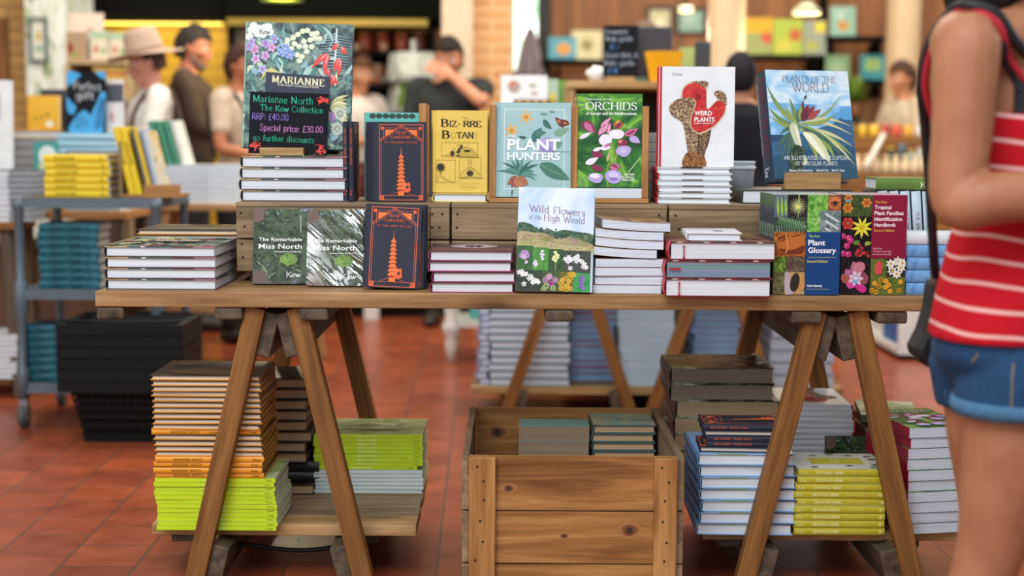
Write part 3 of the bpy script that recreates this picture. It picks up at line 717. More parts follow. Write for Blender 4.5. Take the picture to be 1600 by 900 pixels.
def world_art():
    a=art_box(0,0,620,700)   # left/top of the front board = 0,0
    a.smooth([(0,250),(0,0),(620,0),(620,250),(300,300)],blotch('cloud',['#7fb4dc','#a9cfe8','#dbe8f0','#c3dbec'],9,4,.4),1)
    a.poly([(0,210),(620,230),(620,420),(0,420)],blotch('cloud2',['#5f9ed2','#84b8e0','#b9d6ea','#79b0dc'],7,4,.4))
    a.poly([(0,470),(120,440),(260,400),(400,365),(470,345),(530,305),(560,318),(620,320),(620,700),(0,700)],'#3b6288'); a.poly([(0,560),(200,520),(420,500),(620,480),(620,700),(0,700)],'#2f5372'); a.poly([(0,640),(300,600),(620,590),(620,700),(0,700)],'#33546a')
    rnd=random.Random(4)
    A,B,C,D='#8fa05a','#6f8a55','#c8c896','#4c6a58'
    for x,y,w,m,b in((-0,90,26,B,-30),(35,180,22,A,-20),(0,240,26,B,-26),(0,300,22,A,-20),(560,150,14,A,40),(615,365,16,C,-46),(612,420,18,C,-40),(615,500,20,C,-40),(610,570,22,A,-40),(610,620,20,C,-40),(60,420,20,D,14),(30,500,20,D,20),(20,560,14,D,24),(120,230,30,A,-8),(160,180,26,B,0),(210,250,24,D,4),(420,600,40,C,-40),(470,590,40,A,-44),(330,600,40,A,-20),(520,560,26,D,-34),(560,620,20,D,-40),(90,600,22,D,16),(140,640,22,D,10),(500,280,20,A,30),(40,640,16,D,20)):
        a.leaf(210+rnd.uniform(-25,25),350+rnd.uniform(-10,40),x,y,w*1.25,m,b)
    a.smooth([(140,370),(195,350),(225,520),(250,600),(205,605),(170,480)],'#c9cba8'); a.smooth([(180,380),(200,380),(222,520),(235,590)],'#e4e4cc')
    a.smooth([(230,410),(300,405),(360,450),(420,560),(400,590),(330,490)],'#d3d3a4'); a.smooth([(240,420),(290,420),(380,540),(370,570)],'#eeeed2')
    a.poly([(170,480),(110,560),(120,690),(200,690),(240,500)],blotch('stem',['#1f2b22','#39483a','#5d6a4a'],60,4))
    for x,y,x2,y2,w,m in((235,300,262,190,26,'#5d2f3c'),(220,330,245,220,34,'#8f9a5a'),(235,330,300,222,50,'#7a2f3a'),(262,310,345,232,46,'#8a3a42'),(280,320,390,252,38,'#a04a4c'),(250,330,285,250,44,'#63303c'),(268,190,292,160,16,'#3f3a52')): a.leaf(x,y,x2,y2,w,m)
    T='#6d4a5a'; a.text('PLANTS OF THE',120,520,78,40,T,'light'); a.text('WORLD',190,460,140,58,T,'light')
    W='#e9f0f4'; a.text('AN ILLUSTRATED ENCYCLOPEDIA',80,560,580,24,W,'serif'); a.text('OF VASCULAR PLANTS',160,470,616,24,W,'serif')
    a.text('Maarten J. M. Christenhusz',110,280,655,14,W,'sans',bold=.02); a.text('Michael F. Fay',310,400,655,14,W,'sans',bold=.02); a.text('Mark W. Chase',425,520,655,14,W,'sans',bold=.02)
    return a
sw=art_box(0,0,100,10); sw.text('PLANTS OF THE WORLD',6,80,5.2,3.6,'#7a2f3f','serif'); sw.text('AN ILLUSTRATED ENCYCLOPEDIA OF VASCULAR PLANTS',10,76,8.6,1.7,'#c8d4dc','serif'); sw.text('Kew',88,96,7,4,'#dfe8ee','serif')
book('world',.243,.298,.062,plain('#2c4a66',.4),spine='#22384c',art=world_art(),spine_art=sw,pages='white')

def meadow_art():
    a=art_box(735,30,1335,840)
    a.poly([(735,30),(1335,30),(1335,400),(735,400)],blotch('msky',['#b4d2ea','#cfe2f2','#e4eef6','#dbe9f4'],5,2,.4,pos=[.32,.42,.52,.62]))
    a.smooth([(735,330),(770,305),(810,312),(850,325),(890,352),(960,360),(1040,370),(1100,355),(1160,362),(1240,372),(1335,390),(1335,470),(735,440)],blotch('bush',['#2f4a3a','#4a6a50','#6b8468'],40,4))
    rr=random.Random(12)
    for i in range(110):
        u=rr.random(); x=740+u*590; y=(315+u*75 if u<.15 else 345+u*38)+rr.uniform(-8,46)*(1 if u>.12 else .8); a.ell(x,y,rr.uniform(5,13),rr.uniform(4,9),['#2c463a','#3d5c4a','#55735a','#4a6650'][i%4],n=8)
    a.smooth([(735,390),(800,378),(870,385),(960,390),(1040,430),(1110,420),(1200,425),(1335,470),(1335,530),(735,500)],blotch('heath',['#7a7d4a','#9a9460','#a88a86','#b9ac78','#8c955a'],30,5))
    a.poly([(735,455),(900,445),(1100,470),(1335,490),(1335,530),(735,500)],blotch('grass',['#9a9c5f','#b4ad78','#c3bc8c'],60,4,stretch=(1,1,4)))
    for i in range(120):
        x=rr.uniform(738,1330); y=rr.uniform(395,515)+(x-735)*.03; a.ell(x,min(y,522),rr.uniform(4,12),rr.uniform(2,5),['#b08a98','#a8a06a','#8f9a5f','#c0b48a','#98806a'][i%5],n=7)
    T='#8a5a92'; a.text('Wild Flowers',822,1262,218,52,T,'light',slope=.06,track=.08); a.text('of the',822,918,278,34,T,'light',slope=.04); a.text('High Weald',938,1262,288,50,T,'light',slope=.05,track=.08)
    a.text('PENNY TURNER',1108,1255,494,16,'#dfe2d4','fine')
    cells=[(735,490,862,680),(862,500,985,684),(985,510,1102,686),(1102,518,1318,690),(735,680,938,838),(938,684,1072,840),(1072,686,1186,842),(1186,690,1318,846)]
    cm=[('#2f5a35','#3f6b3a'),('#3f7a38','#5a9a44'),('#27402c','#3c5f38'),('#3a3f38','#4d524a'),('#26332c','#3a4a3a'),('#33452f','#4a5f3c'),('#8a7a2f','#4a5a2a'),('#2f8a4a','#47a85c')]
    for (x0,y0,x1,y1),(c,d),i in zip(cells,cm,range(8)): a.rect(x0,y0,x1,y1,blotch(f'mc{i}',[c,d,c],60,4))
    for dx,dy in((0,0),(-22,8),(22,6),(-10,-16),(14,-16),(0,18)): a.flower(795+dx,562+dy,24,7,'#c79ad6' if dy<10 else '#d8b6e2',None,.5)
    a.ell(812,618,12,14,'#d8c4e0')
    a.line([(935,560),(932,680)],5,'#7aa04a')
    for x,y in((935,530),(928,552),(944,555),(934,575),(940,590),(885,610),(875,628),(895,632),(886,645)): a.ell(x,y,12,11,'#d9d2e8')
    a.line([(1040,540),(1044,670)],6,'#8fae5a')
    for x,y in((1038,535),(1048,552),(1030,572),(1056,578),(1042,600),(1025,590),(1060,560)): a.ell(x,y,14,12,'#e0e4a8')
    for x,y in((1120,585),(1145,570),(1165,590),(1140,605),(1195,575),(1215,560),(1225,590),(1205,600),(1250,600),(1270,620),(1285,645),(1262,640),(1160,655)): a.flower(x,y,22,5,'#eceef0',None,.7,x)
    for x,y in((760,700),(785,715),(812,712),(840,745),(868,750),(895,762),(870,775),(800,790),(850,730),(780,695),(910,770)): a.flower(x,y,24,5,'#e9ecea',None,.7,x)
    for x,y,c in((985,735,'#c48fb8'),(1010,780,'#c04f9a'),(965,755,'#b58aa8'),(1045,750,'#b88fb4'),(1000,725,'#cfa0c0'),(975,800,'#a9b98a'),(1030,815,'#9fb47a'),(955,825,'#8fae72')): a.flower(x,y,28,8,c,None,.5)
    for x,y in((1100,750),(1125,735),(1150,760),(1110,790),(1140,795),(1165,735),(1090,815),(1130,825),(1165,815),(1175,700),(1155,705),(1190,705),(1085,775)): a.flower(x,y,22,8,'#e2b93f','#a8742c',.6)
    for i in range(9): a.ell(1252+(-9 if i%2 else 9)+(i%3-1)*5,715+i*12,15,10,'#7a55a8' if i%2 else '#9673c0')
    return a
book('meadow',.185,.252,.021,plain('#cfe0ee',.3),spine='#7d2f86',art=meadow_art(),soft=True,pages='white')

def north_art(case):
    a=art_box(120,100,545,725); W='#e8ebe6'
    a.poly([(120,620),(225,615),(230,690),(300,725),(120,725)],'#6b5a50')
    rr=random.Random(77)
    for i in range(150):
        x=rr.uniform(122,540); y=rr.uniform(105,600); a.leaf(x,y,x+rr.uniform(-34,34),y-rr.uniform(-8,34),rr.uniform(6,16),(['#7d93b8','#5f7a5a','#2c3d22','#8fa2c4','#3f5a34','#161d12','#51683f'] if y<260 else ['#1c2716','#2f4226','#445a36','#141a10','#3a4a2c','#56603f'])[i%(7 if y<260 else 6)],rr.uniform(-8,8))
    a.poly([(120,100),(205,100),(198,190),(150,215),(120,210)],'#6a564e')
    for i in range(14):
        r=random.Random(i); x=r.uniform(160,520); y=r.uniform(430,640); a.leaf(x,y,x+r.uniform(-70,70),y-r.uniform(20,70),16,['#5f7a4a','#44603a','#7d8f6a'][i%3],r.uniform(-10,10))
    a.ell(400,520,70,50,blotch('bushg',['#4a6a2f','#6f9440','#88a855'],60,4))
    a.line([(150,540),(220,600),(230,660)],5,'#a8ab9c',True); a.line([(240,680),(300,630)],4,'#b5b8aa',True)
    a.rect(486,155,494,295,'#a9aea6')
    a.text('The Remarkable',162,502,368,29,W,'sans',bold=.02); a.text('Miss North',162,502,432,40,W,'sans',bold=.02); a.text('Presented by Emilia Fox',292,500,462,11,W,'sans',bold=.03); a.text('Kew',385,495,668,40,W,'serif')
    return a
PAINT=blotch('jungle',['#0f150f','#1c2818','#33452a','#46583a','#3f4c4a','#7f8a9a'],15,9,.3,dist=2.5)
book('dvd',.138,.192,.015,PAINT,spine='#2b312a',back='#15171a',art=north_art(0),soft=True,pages='#1a1c1e')

def photo_cells(a,cells):
    for x0,y0,x1,y1,cols,i in cells: a.rect(x0,y0,x1,y1,blotch(f'pc{i}',cols,70,5))
def gloss_art():
    a=art_box(115,190,545,825)
    G=['#2f5a2c','#6a9a45','#8fb85a']; K=['#1a1718','#2a2226','#3a2f30']
    photo_cells(a,[(115,190,200,330,['#4f5a6a','#666f7c','#5a6674'],0),(200,190,328,330,K,1),(328,190,460,290,['#3f7a30','#6fae4a','#9acb6a'],2),(460,190,545,290,['#6a2f28','#8f4a34','#b56a3f'],3),
      (115,330,328,425,['#20302a','#35463c','#4a5c4c'],4),(328,290,410,425,['#4f8f3a','#76b34f','#a4cf7a'],5),(410,290,545,425,['#4f5f66','#75858a','#9aa8aa'],6),(115,425,320,582,['#3a1f14','#8a4a1f','#c87a34','#6a3018'],7),
      (115,582,192,680,['#2f4a1f','#6a8f34','#a4b84a'],8),(192,582,318,680,['#3f352b','#5d4f3f','#7a6a54'],9),(115,680,190,822,['#4a4630','#6a653f','#857d52'],10),(190,680,318,822,['#b08a5c','#c8a472','#8a643f'],11)])
    for x,y in((140,325),(165,330),(190,322)): a.leaf(x,y,x-8,195,16,'#8fc04a')
    a.flower(265,265,62,20,'#cfd8a0','#dfe05a',.06); a.line([(268,260),(272,190)],7,'#8fae5a'); a.line([(268,280),(266,328)],7,'#8fae5a')
    a.flower(502,240,50,14,'#c87a4a','#2a1a14',.4); 
    a.smooth([(130,360),(200,335),(330,390),(326,410),(240,400),(160,380)],'#3f6a44')
    for i in range(12): a.line([(150+i*15,352+i*4),(140+i*15,326+i*3)],3,'#a9c4a0'); a.line([(135+i*16,424),(128+i*16,385)],3,'#8fae8a')
    for i in range(7): a.ell(460+(i%3)*26,320+i*15,24,8,'#c4cdc8',.5)
    a.smooth([(130,520),(200,470),(300,450),(318,520),(300,575),(180,560)],'#b8662c'); a.smooth([(150,530),(230,540),(310,510),(300,560),(200,565)],'#6f2f14'); a.line([(190,440),(205,520),(190,560)],8,'#d98f4a',True)
    a.smooth([(190,690),(215,690),(235,760),(245,815),(195,815)],'#b9a8b4'); a.smooth([(270,700),(310,690),(318,780),(285,790)],'#c79250'); a.ell(255,745,30,60,'#2f2620',.2)
    a.rect(320,425,543,825,'#12407a')
    a.text('The Kew',338,412,458,17,'#9fc45a','sans',bold=.02); W='#eef2f5'
    a.text('Plant',336,446,508,34,W,'sans',bold=.03); a.text('Glossary',336,518,556,34,W,'sans',bold=.03); a.text('an illustrated dictionary of plant terms',336,520,588,8,'#c9c86a','sans'); a.text('Second Edition',332,466,618,16,'#d8c85a','sans',bold=.02); a.text('Henk Beentje',334,432,772,14,W,'sans',bold=.03); a.text('Illustrations by Juliet Williamson',334,482,790,7,'#c9c86a','sans')
    return a
sg=art_box(0,0,100,10)
for i in range(6): sg.rect(i*15,0,i*15+13,10,blotch(f'sg{i}',[['#3f5a3a','#5f7a4a'],['#2f3a48','#4a5668'],['#4f6a5a','#7a8f84'],['#2f3a40','#3a4650'],['#343f52','#46506a'],['#3a4a5a','#2f3c4c']][i],50,3))
book('glossary',.161,.243,.029,plain('#2f4a2f',.35),spine='#3a4658',art=gloss_art(),spine_art=sg,soft=True,pages='white')
def trop_art():
    a=art_box(545,188,955,825); a.rect(545,188,735,825,blotch('tk',['#120e10','#1f181c','#2a2022'],60,3))
    a.rect(545,188,735,325,blotch('tk2',['#2a3420','#4a5c2c','#3a4a34'],60,4)); a.rect(735,590,955,825,blotch('tk3',['#3f4a24','#6a7a34','#57652c'],70,4)); a.rect(835,590,955,710,'#2f2a22')
    for x,y,r in((582,212,30),(580,272,36),(698,238,34)): a.flower(x,y,r,6,'#e08a3a','#c44a28',.9)
    a.ell(582,225,18,8,'#5aa8b8')
    a.flower(582,370,44,6,'#c03a3a','#a86a2c',.9)
    a.flower(672,395,72,9,'#e2d83a','#c4b024',.26,.2); 
    for x,y in((590,462),(580,512),(556,560),(590,565),(552,450),(602,478)): a.ell(x,y,20,20,'#c02f72'); a.ell(x-6,y-6,6,6,'#e58ab4')
    for i in range(28):
        r=random.Random(i); a.ell(675+r.uniform(-48,48),535+r.uniform(-45,45),9,9,'#c43a3a' if i%2 else '#7a2028')
    a.leaf(620,500,660,480,30,'#5a8a3a'); a.leaf(690,500,735,490,28,'#8fae3a')
    a.leaf(660,700,620,610,80,'#b56a84',0); a.smooth([(622,650),(650,615),(690,622),(696,660),(665,690),(635,680)],'#c8788f'); a.smooth([(545,720),(560,690),(600,700),(610,740),(570,752)],'#a8584f'); a.smooth([(650,700),(690,680),(720,710),(710,755),(665,750)],'#8f4a58'); a.smooth([(580,750),(610,745),(640,770),(600,785)],'#d84a9a'); a.smooth([(635,770),(680,755),(712,790),(680,812)],'#c82f8a'); a.flower(640,720,52,7,'#dcc6d8','#eae4f2',.6)
    a.ell(640,740,16,16,'#8fa8d8'); a.leaf(580,660,600,710,40,'#b86a9a')
    a.rect(733,188,955,590,'#8a1538'); W='#f5edf0'; Yl='#e0a83a'
    a.text('The Kew',750,826,240,17,Yl,'sans',bold=.02)
    for i,(t,x1) in enumerate((('Tropical',854),('Plant Families',932),('Identification',924),('Handbook',886))): a.text(t,748,x1,277+i*37,24,W,'sans',bold=.025)
    a.text('Second Edition',748,878,420,16,Yl,'sans',bold=.02)
    for i,(t,x1) in enumerate((('Edited by',803),('Timothy Utteridge',862),('& Gemma Bramley',862))): a.text(t,745,x1,533+i*18,11,'#e8a8b8','sans',bold=.01)
    for i in range(8): a.leaf(780,700,745+i*11,600+(i%2)*20,10,'#7a9a3a')
    a.smooth([(760,640),(775,610),(795,612),(808,645),(800,690),(765,690)],'#d84a52')
    for x,y in((860,625),(905,610),(925,650),(870,670),(900,690),(935,620)): a.flower(x,y,34,7,'#ece8dc','#c8a83a',.5,x)
    for x,y in((760,750),(800,730),(832,735),(850,760),(790,770),(745,795),(925,740),(918,795),(770,805),(860,800),(830,775)): a.flower(x,y,20,8,'#e0a62f','#c47a24',.6)
    return a
book('tropical',.157,.243,.028,plain('#8a1538',.35),spine='#1f181c',art=trop_art(),soft=True,pages='white')

def marianne_art():
    a=art_box(85,62,772,800); rnd=random.Random(3)
    for i in range(210):
        x=rnd.uniform(90,770); y=rnd.uniform(100,790); a.leaf(x,y,x+rnd.uniform(-90,90),y-rnd.uniform(-50,110),rnd.uniform(14,38),['#6fa09c','#a4c8c0','#4f8078','#c4d4b4','#5a8a84','#26333c','#8fb4bc','#31454a'][i%8],rnd.uniform(-18,18))
    for i in range(26):
        x=470+rnd.uniform(0,300); t=i/26; a.line([(660,120+t*220),(660+(150 if i%2 else -150)*(1-abs(t-.4)),100+t*200+40)],5,'#a9c4cc',taper=True)
    a.line([(668,90),(662,340)],12,'#c3d6d8')
    for x,y in((135,85),(170,100),(205,95),(240,120),(120,110),(160,130),(195,135),(230,90),(110,150)): a.ell(x,y,26,22,'#dfe4de')
    for x,y in((355,165),(390,150),(420,130),(450,110),(480,105),(510,125),(540,120),(400,185),(430,200),(460,170),(500,160),(530,150),(420,250),(450,260),(480,230),(510,200),(560,150),(350,190),(380,215),(435,285),(470,200)):
        a.ell(x,y,19,16,'#d5dcbe'); a.ell(x+4,y-4,7,6,'#eef0dc')
    for x,y,c in((125,185,'#b8a8dc'),(145,225,'#d8a0cc'),(155,280,'#d4b4dc'),(215,260,'#c8a8d8'),(255,210,'#d4b0d8'),(270,160,'#a8b4e0'),(200,340,'#b4b8e4'),(215,190,'#b0a4dc'),(110,205,'#9fa8d8')):
        a.flower(x,y,34,5,c,'#c86aa0',.75,x)
    for x,y in((320,235),(350,240),(375,250),(340,215)): a.flower(x,y,36,5,'#8fa8dc','#b4c4ec',.8,y)
    for x,y,x2,y2 in((612,235,510,330),(600,250,530,300),(620,240,590,350),(610,260,600,370),(690,260,660,350),(700,270,690,370),(685,180,640,220),(700,195,740,240),(640,360,690,420),(660,370,650,430),(620,330,630,370)): a.leaf(x,y,x2,y2,32,'#d8484a',4); a.leaf(x,y,(x+x2)/2,(y+y2)/2,12,'#f0908a')
    for i in range(8): a.leaf(260,330,190+i*30,440-abs(i-3)*10,18,'#c8c47a',10)
    for i in range(9): a.leaf(640,560,760,480+i*28,26,['#c8c890','#a8ae74','#dcd8ac'][i%3],-20)
    for x,y in((705,590),(690,680)): a.flower(x,y,46,16,'#cfd6cc','#b4c0a8',.3)
    a.ell(655,610,18,34,'#a880b8')
    a.poly([(222,355),(636,375),(636,560),(222,560)],'#2a3042')
    a.text('MARIANNE',265,596,414,38,'#ece4c0','bold',slope=.052,track=.24); a.text('THE KEW COLLECTION',296,564,434,11,'#c8c6b4','sans',slope=.04,bold=.03)
    a.text('Kew',172,240,132,26,'#5a625c','serif')
    return a
MB_COVER=blotch('floral',['#1d262e','#2c3f44','#4a6a66','#7f9a8c','#39485a'],15,7,.35)
ea=art_box(0,0,100,10)
for i,(x0,x1,c) in enumerate(((0,8,'#b89a5a'),(8,20,'#c8a870'),(20,32,'#3f5a58'),(32,36,'#d8d8d0'),(36,60,'#4a6a60'),(60,80,'#5a3a40'),(80,100,'#b87a84'))): ea.rect(x0,0,x1,10,c)
def top_art():
    a=art_box(0,0,100,100); rnd=random.Random(9)
    for i in range(46):
        x=rnd.uniform(4,96); y=rnd.uniform(4,96); a.flower(x,y,rnd.uniform(4,11),rnd.choice((5,6,9)),['#7a8f5a','#c3b45a','#9a4a6a','#8a9a84','#5a7a60','#b88a90','#d0c8a8'][i%7],None,.5,x)
    a.rect(26,38,80,62,'#3a3138'); a.text('MARIANNE',32,74,52,9,'#d8d0b0','bold'); a.rect(0,0,6,100,'#6a5a3a')
    return a
book('floral_standing',.285,.335,.0295,MB_COVER,spine='#8fa89a',art=marianne_art(),pages='white')
book('floral',.277,.325,.0288,MB_COVER,spine='#23252e',back='#5a4048',art=top_art(),edge_art=ea,pages='white')
book('floral_front',.269,.315,.0263,MB_COVER,spine='#23252e',back='#5a4048',art=top_art(),edge_art=ea,pages='white')
def dark_art():
    a=art_box(0,0,100,100); a.smooth([(60,10),(90,20),(92,70),(70,90),(55,60)],'#5f4e34'); a.rect(8,60,12,90,'#a87f34'); a.rect(20,60,25,88,'#8f9296'); a.rect(30,55,33,90,'#a87f34'); a.text('A VERY INTREPID',40,86,30,5,'#b89040','serif'); a.rect(10,20,30,30,'#8a6a30')
    return a
so=art_box(0,0,100,10); so.text('MARIANNE NORTH',17,44,7,4.4,'#5a3a14','serif'); so.text('A Very Intrepid Painter',52,66,7,3,'#5a3a14','serif'); so.text('Kew',90,96,7,4,'#5a3a14','serif')
book('orange',.235,.272,.0135,blotch('darkc',['#1a1712','#2c261c','#453a26'],14,4,.35),spine='#e8961c',back='#d98a22',art=dark_art(),spine_art=so,pages='warm',board=.0026)
sl=art_box(0,0,100,10); sl.text('FAMILY AT KEW',40,58,7,4,'#e8f0b0','sans',bold=.03); sl.text('Kew',92,97,7,4,'#6a7a14','serif')
def leaf_art():
    a=art_box(0,0,100,100); rnd=random.Random(5)
    for i in range(26): x=rnd.uniform(10,90); a.leaf(rnd.uniform(20,70),80,x,rnd.uniform(5,60),5,['#c8d67a','#e4e8c0','#8fa850'][i%3],rnd.uniform(-8,8))
    return a
book('lime',.225,.302,.0106,blotch('limec',['#7f9a4a','#a9b878','#c8d0a0'],12,3,.35),spine='#c0dc1c',back='#aac82a',art=leaf_art(),spine_art=sl,soft=True,pages='cool')
book('black',.16,.21,.029,blotch('blackc',['#1a1a18','#2c2c28','#4a4a42'],20,3,.35),spine='#17171a',pages='tan',board=.0032)
book('maroon',.202,.275,.0252,blotch('maroonc',['#4a3a34','#6a4a48','#5a5048'],12,3,.4),spine='#8f2a58',back='#8f2a58',art=(lambda a:(a.ell(50,45,30,22,'#b8a0a0'),a.flower(50,45,24,9,'#c8b8bc','#a8788a',.5),a.rect(0,86,100,100,'#7a3048'),a)[-1])(art_box(0,0,100,100)),pages='white')
book('wavy',.166,.235,.0208,blotch('wavyc',['#4a3a38','#8a5a54','#a8744f','#6a4a4a'],14,4,.35),spine='#7f8c9a',soft=True,pages='cool')
book('wavy_bent',.166,.235,.0208,blotch('wavyc2',['#4a3a38','#8a5a54','#b89a4f','#6a4a4a'],14,4,.35),spine='#7f8c9a',soft=True,pages='cool',curl=.010)
re_=art_box(0,0,100,10)
for i in range(16): re_.rect(i*6.3,0,i*6.3+5,10,['#2a2028','#c8b8b0','#6a2030','#3a3a48'][i%4])
PG=new_mat('page_pictures'); _n=PG[1]; _mp=coords(_n,(.6,170,.6)); _no=nd(_n,'ShaderNodeTexNoise',i_Scale=.55,i_Detail=1.0); _n.links.new(_mp.outputs[0],_no.inputs['Vector'])
_r=ramp(_n,[(.3,'#c9806a'),(.42,'#9a8f94'),(.5,'#7f87a8'),(.58,'#5d8f86'),(.7,'#86a88c')],_no.outputs['Fac']); _n.links.new(_r.outputs[0],PG[2].inputs['Base Color'])
rt=art_box(0,0,100,100); rt.rect(4,8,96,30,'#7a6a3a'); rt.text('IDENTIFICATION',55,92,24,7,'#d8c060','sans'); [rt.flower(10+13*i,60,9,6,['#8a4a3a','#b8a070','#4a5a3a'][i%3],None,.5) for i in range(7)]
book('redthick',.254,.30,.0436,blotch('redc',['#3a2a22','#6a3430','#8a5a48','#54402f'],16,4,.35),spine='#a81c30',back='#7a1626',art=rt,edge_art=re_,pages='white')
book('redthick_coloured',.254,.30,.0436,blotch('redc',['#3a2a22','#6a3430','#8a5a48','#54402f'],16,4,.35),spine='#a81c30',back='#7a1626',art=rt,edge_art=re_,pages=PG[0])
book('smallwhite',.13,.185,.019,plain('#dfe0e6',.35),spine='#e4e4ea',art=(lambda a:(a.rect(8,10,60,22,'#b8bcc8'),a.flower(60,60,14,7,'#8a90a0',None,.5),a)[-1])(art_box(0,0,100,100)),pages='white')
sb=art_box(0,0,100,10); sb.text('And Now To Date',46,80,7,4,'#1f3a68','serif')
book('skyblue',.17,.24,.0305,plain('#6f9fd4',.35),spine=blotch('skysp',['#5f94d0','#7fb0e0','#6a9cd4'],30,3,.3),spine_art=sb,pages='white')
sb2=art_box(0,0,100,10); sb2.text('The Immortal',60,90,7,4,'#7a4a50','serif')
book('whitespine',.17,.24,.024,plain('#d8dde2',.4),spine='#dde2e6',spine_art=sb2,pages='white')
si=art_box(0,0,100,10); si.text('THE IMMORTAL',22,58,6.6,3.6,'#9a6a70','serif')
book('immortal',.165,.245,.0245,plain('#3a4a50',.4),spine='#c8dae6',spine_art=si,pages='white')
sk=art_box(0,0,100,10); sk.text('Kew',46,62,8,4.6,'#e8ecdc','serif')
book('olive',.13,.25,.03,plain('#5f7a2f',.35),spine='#5f7a2f',spine_art=sk,pages='white')
book('turquoise',.148,.233,.02,plain('#5fbcb4',.4),art=(lambda a:([a.ell(14+12*i,4,6,3,'#2f4a3a') for i in range(7)],a)[-1])(art_box(0,0,100,100)),pages='white')
book('darkwide',.29,.24,.0365,plain('#2f3a3c',.4),spine='#3a4648',pages='white')
book('greypages',.16,.22,.026,plain('#6a665f',.6),pages='grey',soft=True)
sh=art_box(0,0,100,10); sh.text('Kew',3,10,7,4.2,'#f0eca0','serif'); sh.text('GROWING HERBS',20,50,7,4,'#f0eca0','sans',bold=.03); sh.text('Holly Farrell',58,76,6.6,3,'#e4dc80','sans'); sh.flower(95,5,3,4,'#f0eca0',None,.5)
ha=art_box(0,0,100,100); ha.rect(0,0,100,100,'#d8d8cc'); ha.rect(30,20,70,80,'#c8bf3a'); [ha.flower(x,y,6,5,c,None,.6) for x,y,c in((12,20,'#5a4a4a'),(20,60,'#7a5a5a'),(85,30,'#8a9a7a'),(85,70,'#6a8a4a'),(10,85,'#5a6a4a'),(60,92,'#4a7a3a'),(78,90,'#5a6a8a'),(25,90,'#4a7a3a'),(92,50,'#9a7a5a'))]; ha.text('HERBS',38,62,54,10,'#f0eca0','sans')
book('herbs',.18,.229,.0183,plain('#c2b82c',.4),spine='#c2b82c',art=ha,spine_art=sh,pages='white')
book('bluehard',.24,.275,.0293,plain('#8db2dc',.35),spine='#6a97ca',back='#8db2dc',edge_art=(lambda a:(a.rect(20,0,50,10,'#7f9a4a'),a.rect(70,0,100,10,'#1f2a30'),a)[-1])(art_box(0,0,100,10)),art=(lambda a:(a.rect(10,70,95,95,'#8fae5a'),a)[-1])(art_box(0,0,100,100)),pages='white')
book('brownthick',.285,.25,.0455,blotch('btc',['#1f211c','#3a4030','#8f9a70','#cfd2cc'],7,3,.2),spine='#20221f',pages='brown')
book('brownthick_pale',.285,.25,.0455,blotch('btc',['#1f211c','#3a4030','#8f9a70','#cfd2cc'],7,3,.2),spine='#20221f',pages='tan')
book('greenmag',.16,.23,.019,blotch('gmc',['#3f5a38','#a8b888','#d8dcc8'],14,3,.35),spine='#4a5a3a',pages='#5f6f52',soft=True)
book('crate_teal',.165,.165,.0225,plain('#3f5a56',.5),spine='#3f5a56',art=(lambda a:(a.rect(0,0,100,100,blotch('ctc',['#4f7f80','#6f9a90','#a8a070','#4a7478'],18,4)),a.text('The Plant Hunters',15,85,80,9,'#b8c8c0','serif'),a)[-1])(art_box(0,0,100,100)),pages='tan',board=.003)
book('crate_tan',.185,.10,.04,plain('#5f9a90',.5),spine='#8a7860',pages=paper('#8c7863','#7f6d5a',500),soft=True)

# ---------------------------------------------------------------- books and displays on the table, front row
def base(xl,xr,yb,z):
    p=PZ(xl,yb,z); q=PZ(xr,yb,z); return (p.x+q.x)/2, (p.y+q.y)/2, q.x-p.x
GA='floral art books in the low front stack'
cx,yf,w=base(163,337,453,TZ)
stack(['floral_front']*4,'art_book','white-paged floral art book','the stack at the left front corner',cx,yf+.16,TZ,1,GA,.002,.8,2)
p=PZ(213,440,TZ)
stack(['orange']*9,'art_book','orange-edged black hardcover','the table stack behind the floral art books',PY(214,400,3.86).x+.138,3.86+.12,TZ,-90,'orange-edged hardcovers on the table',.003,1,3)
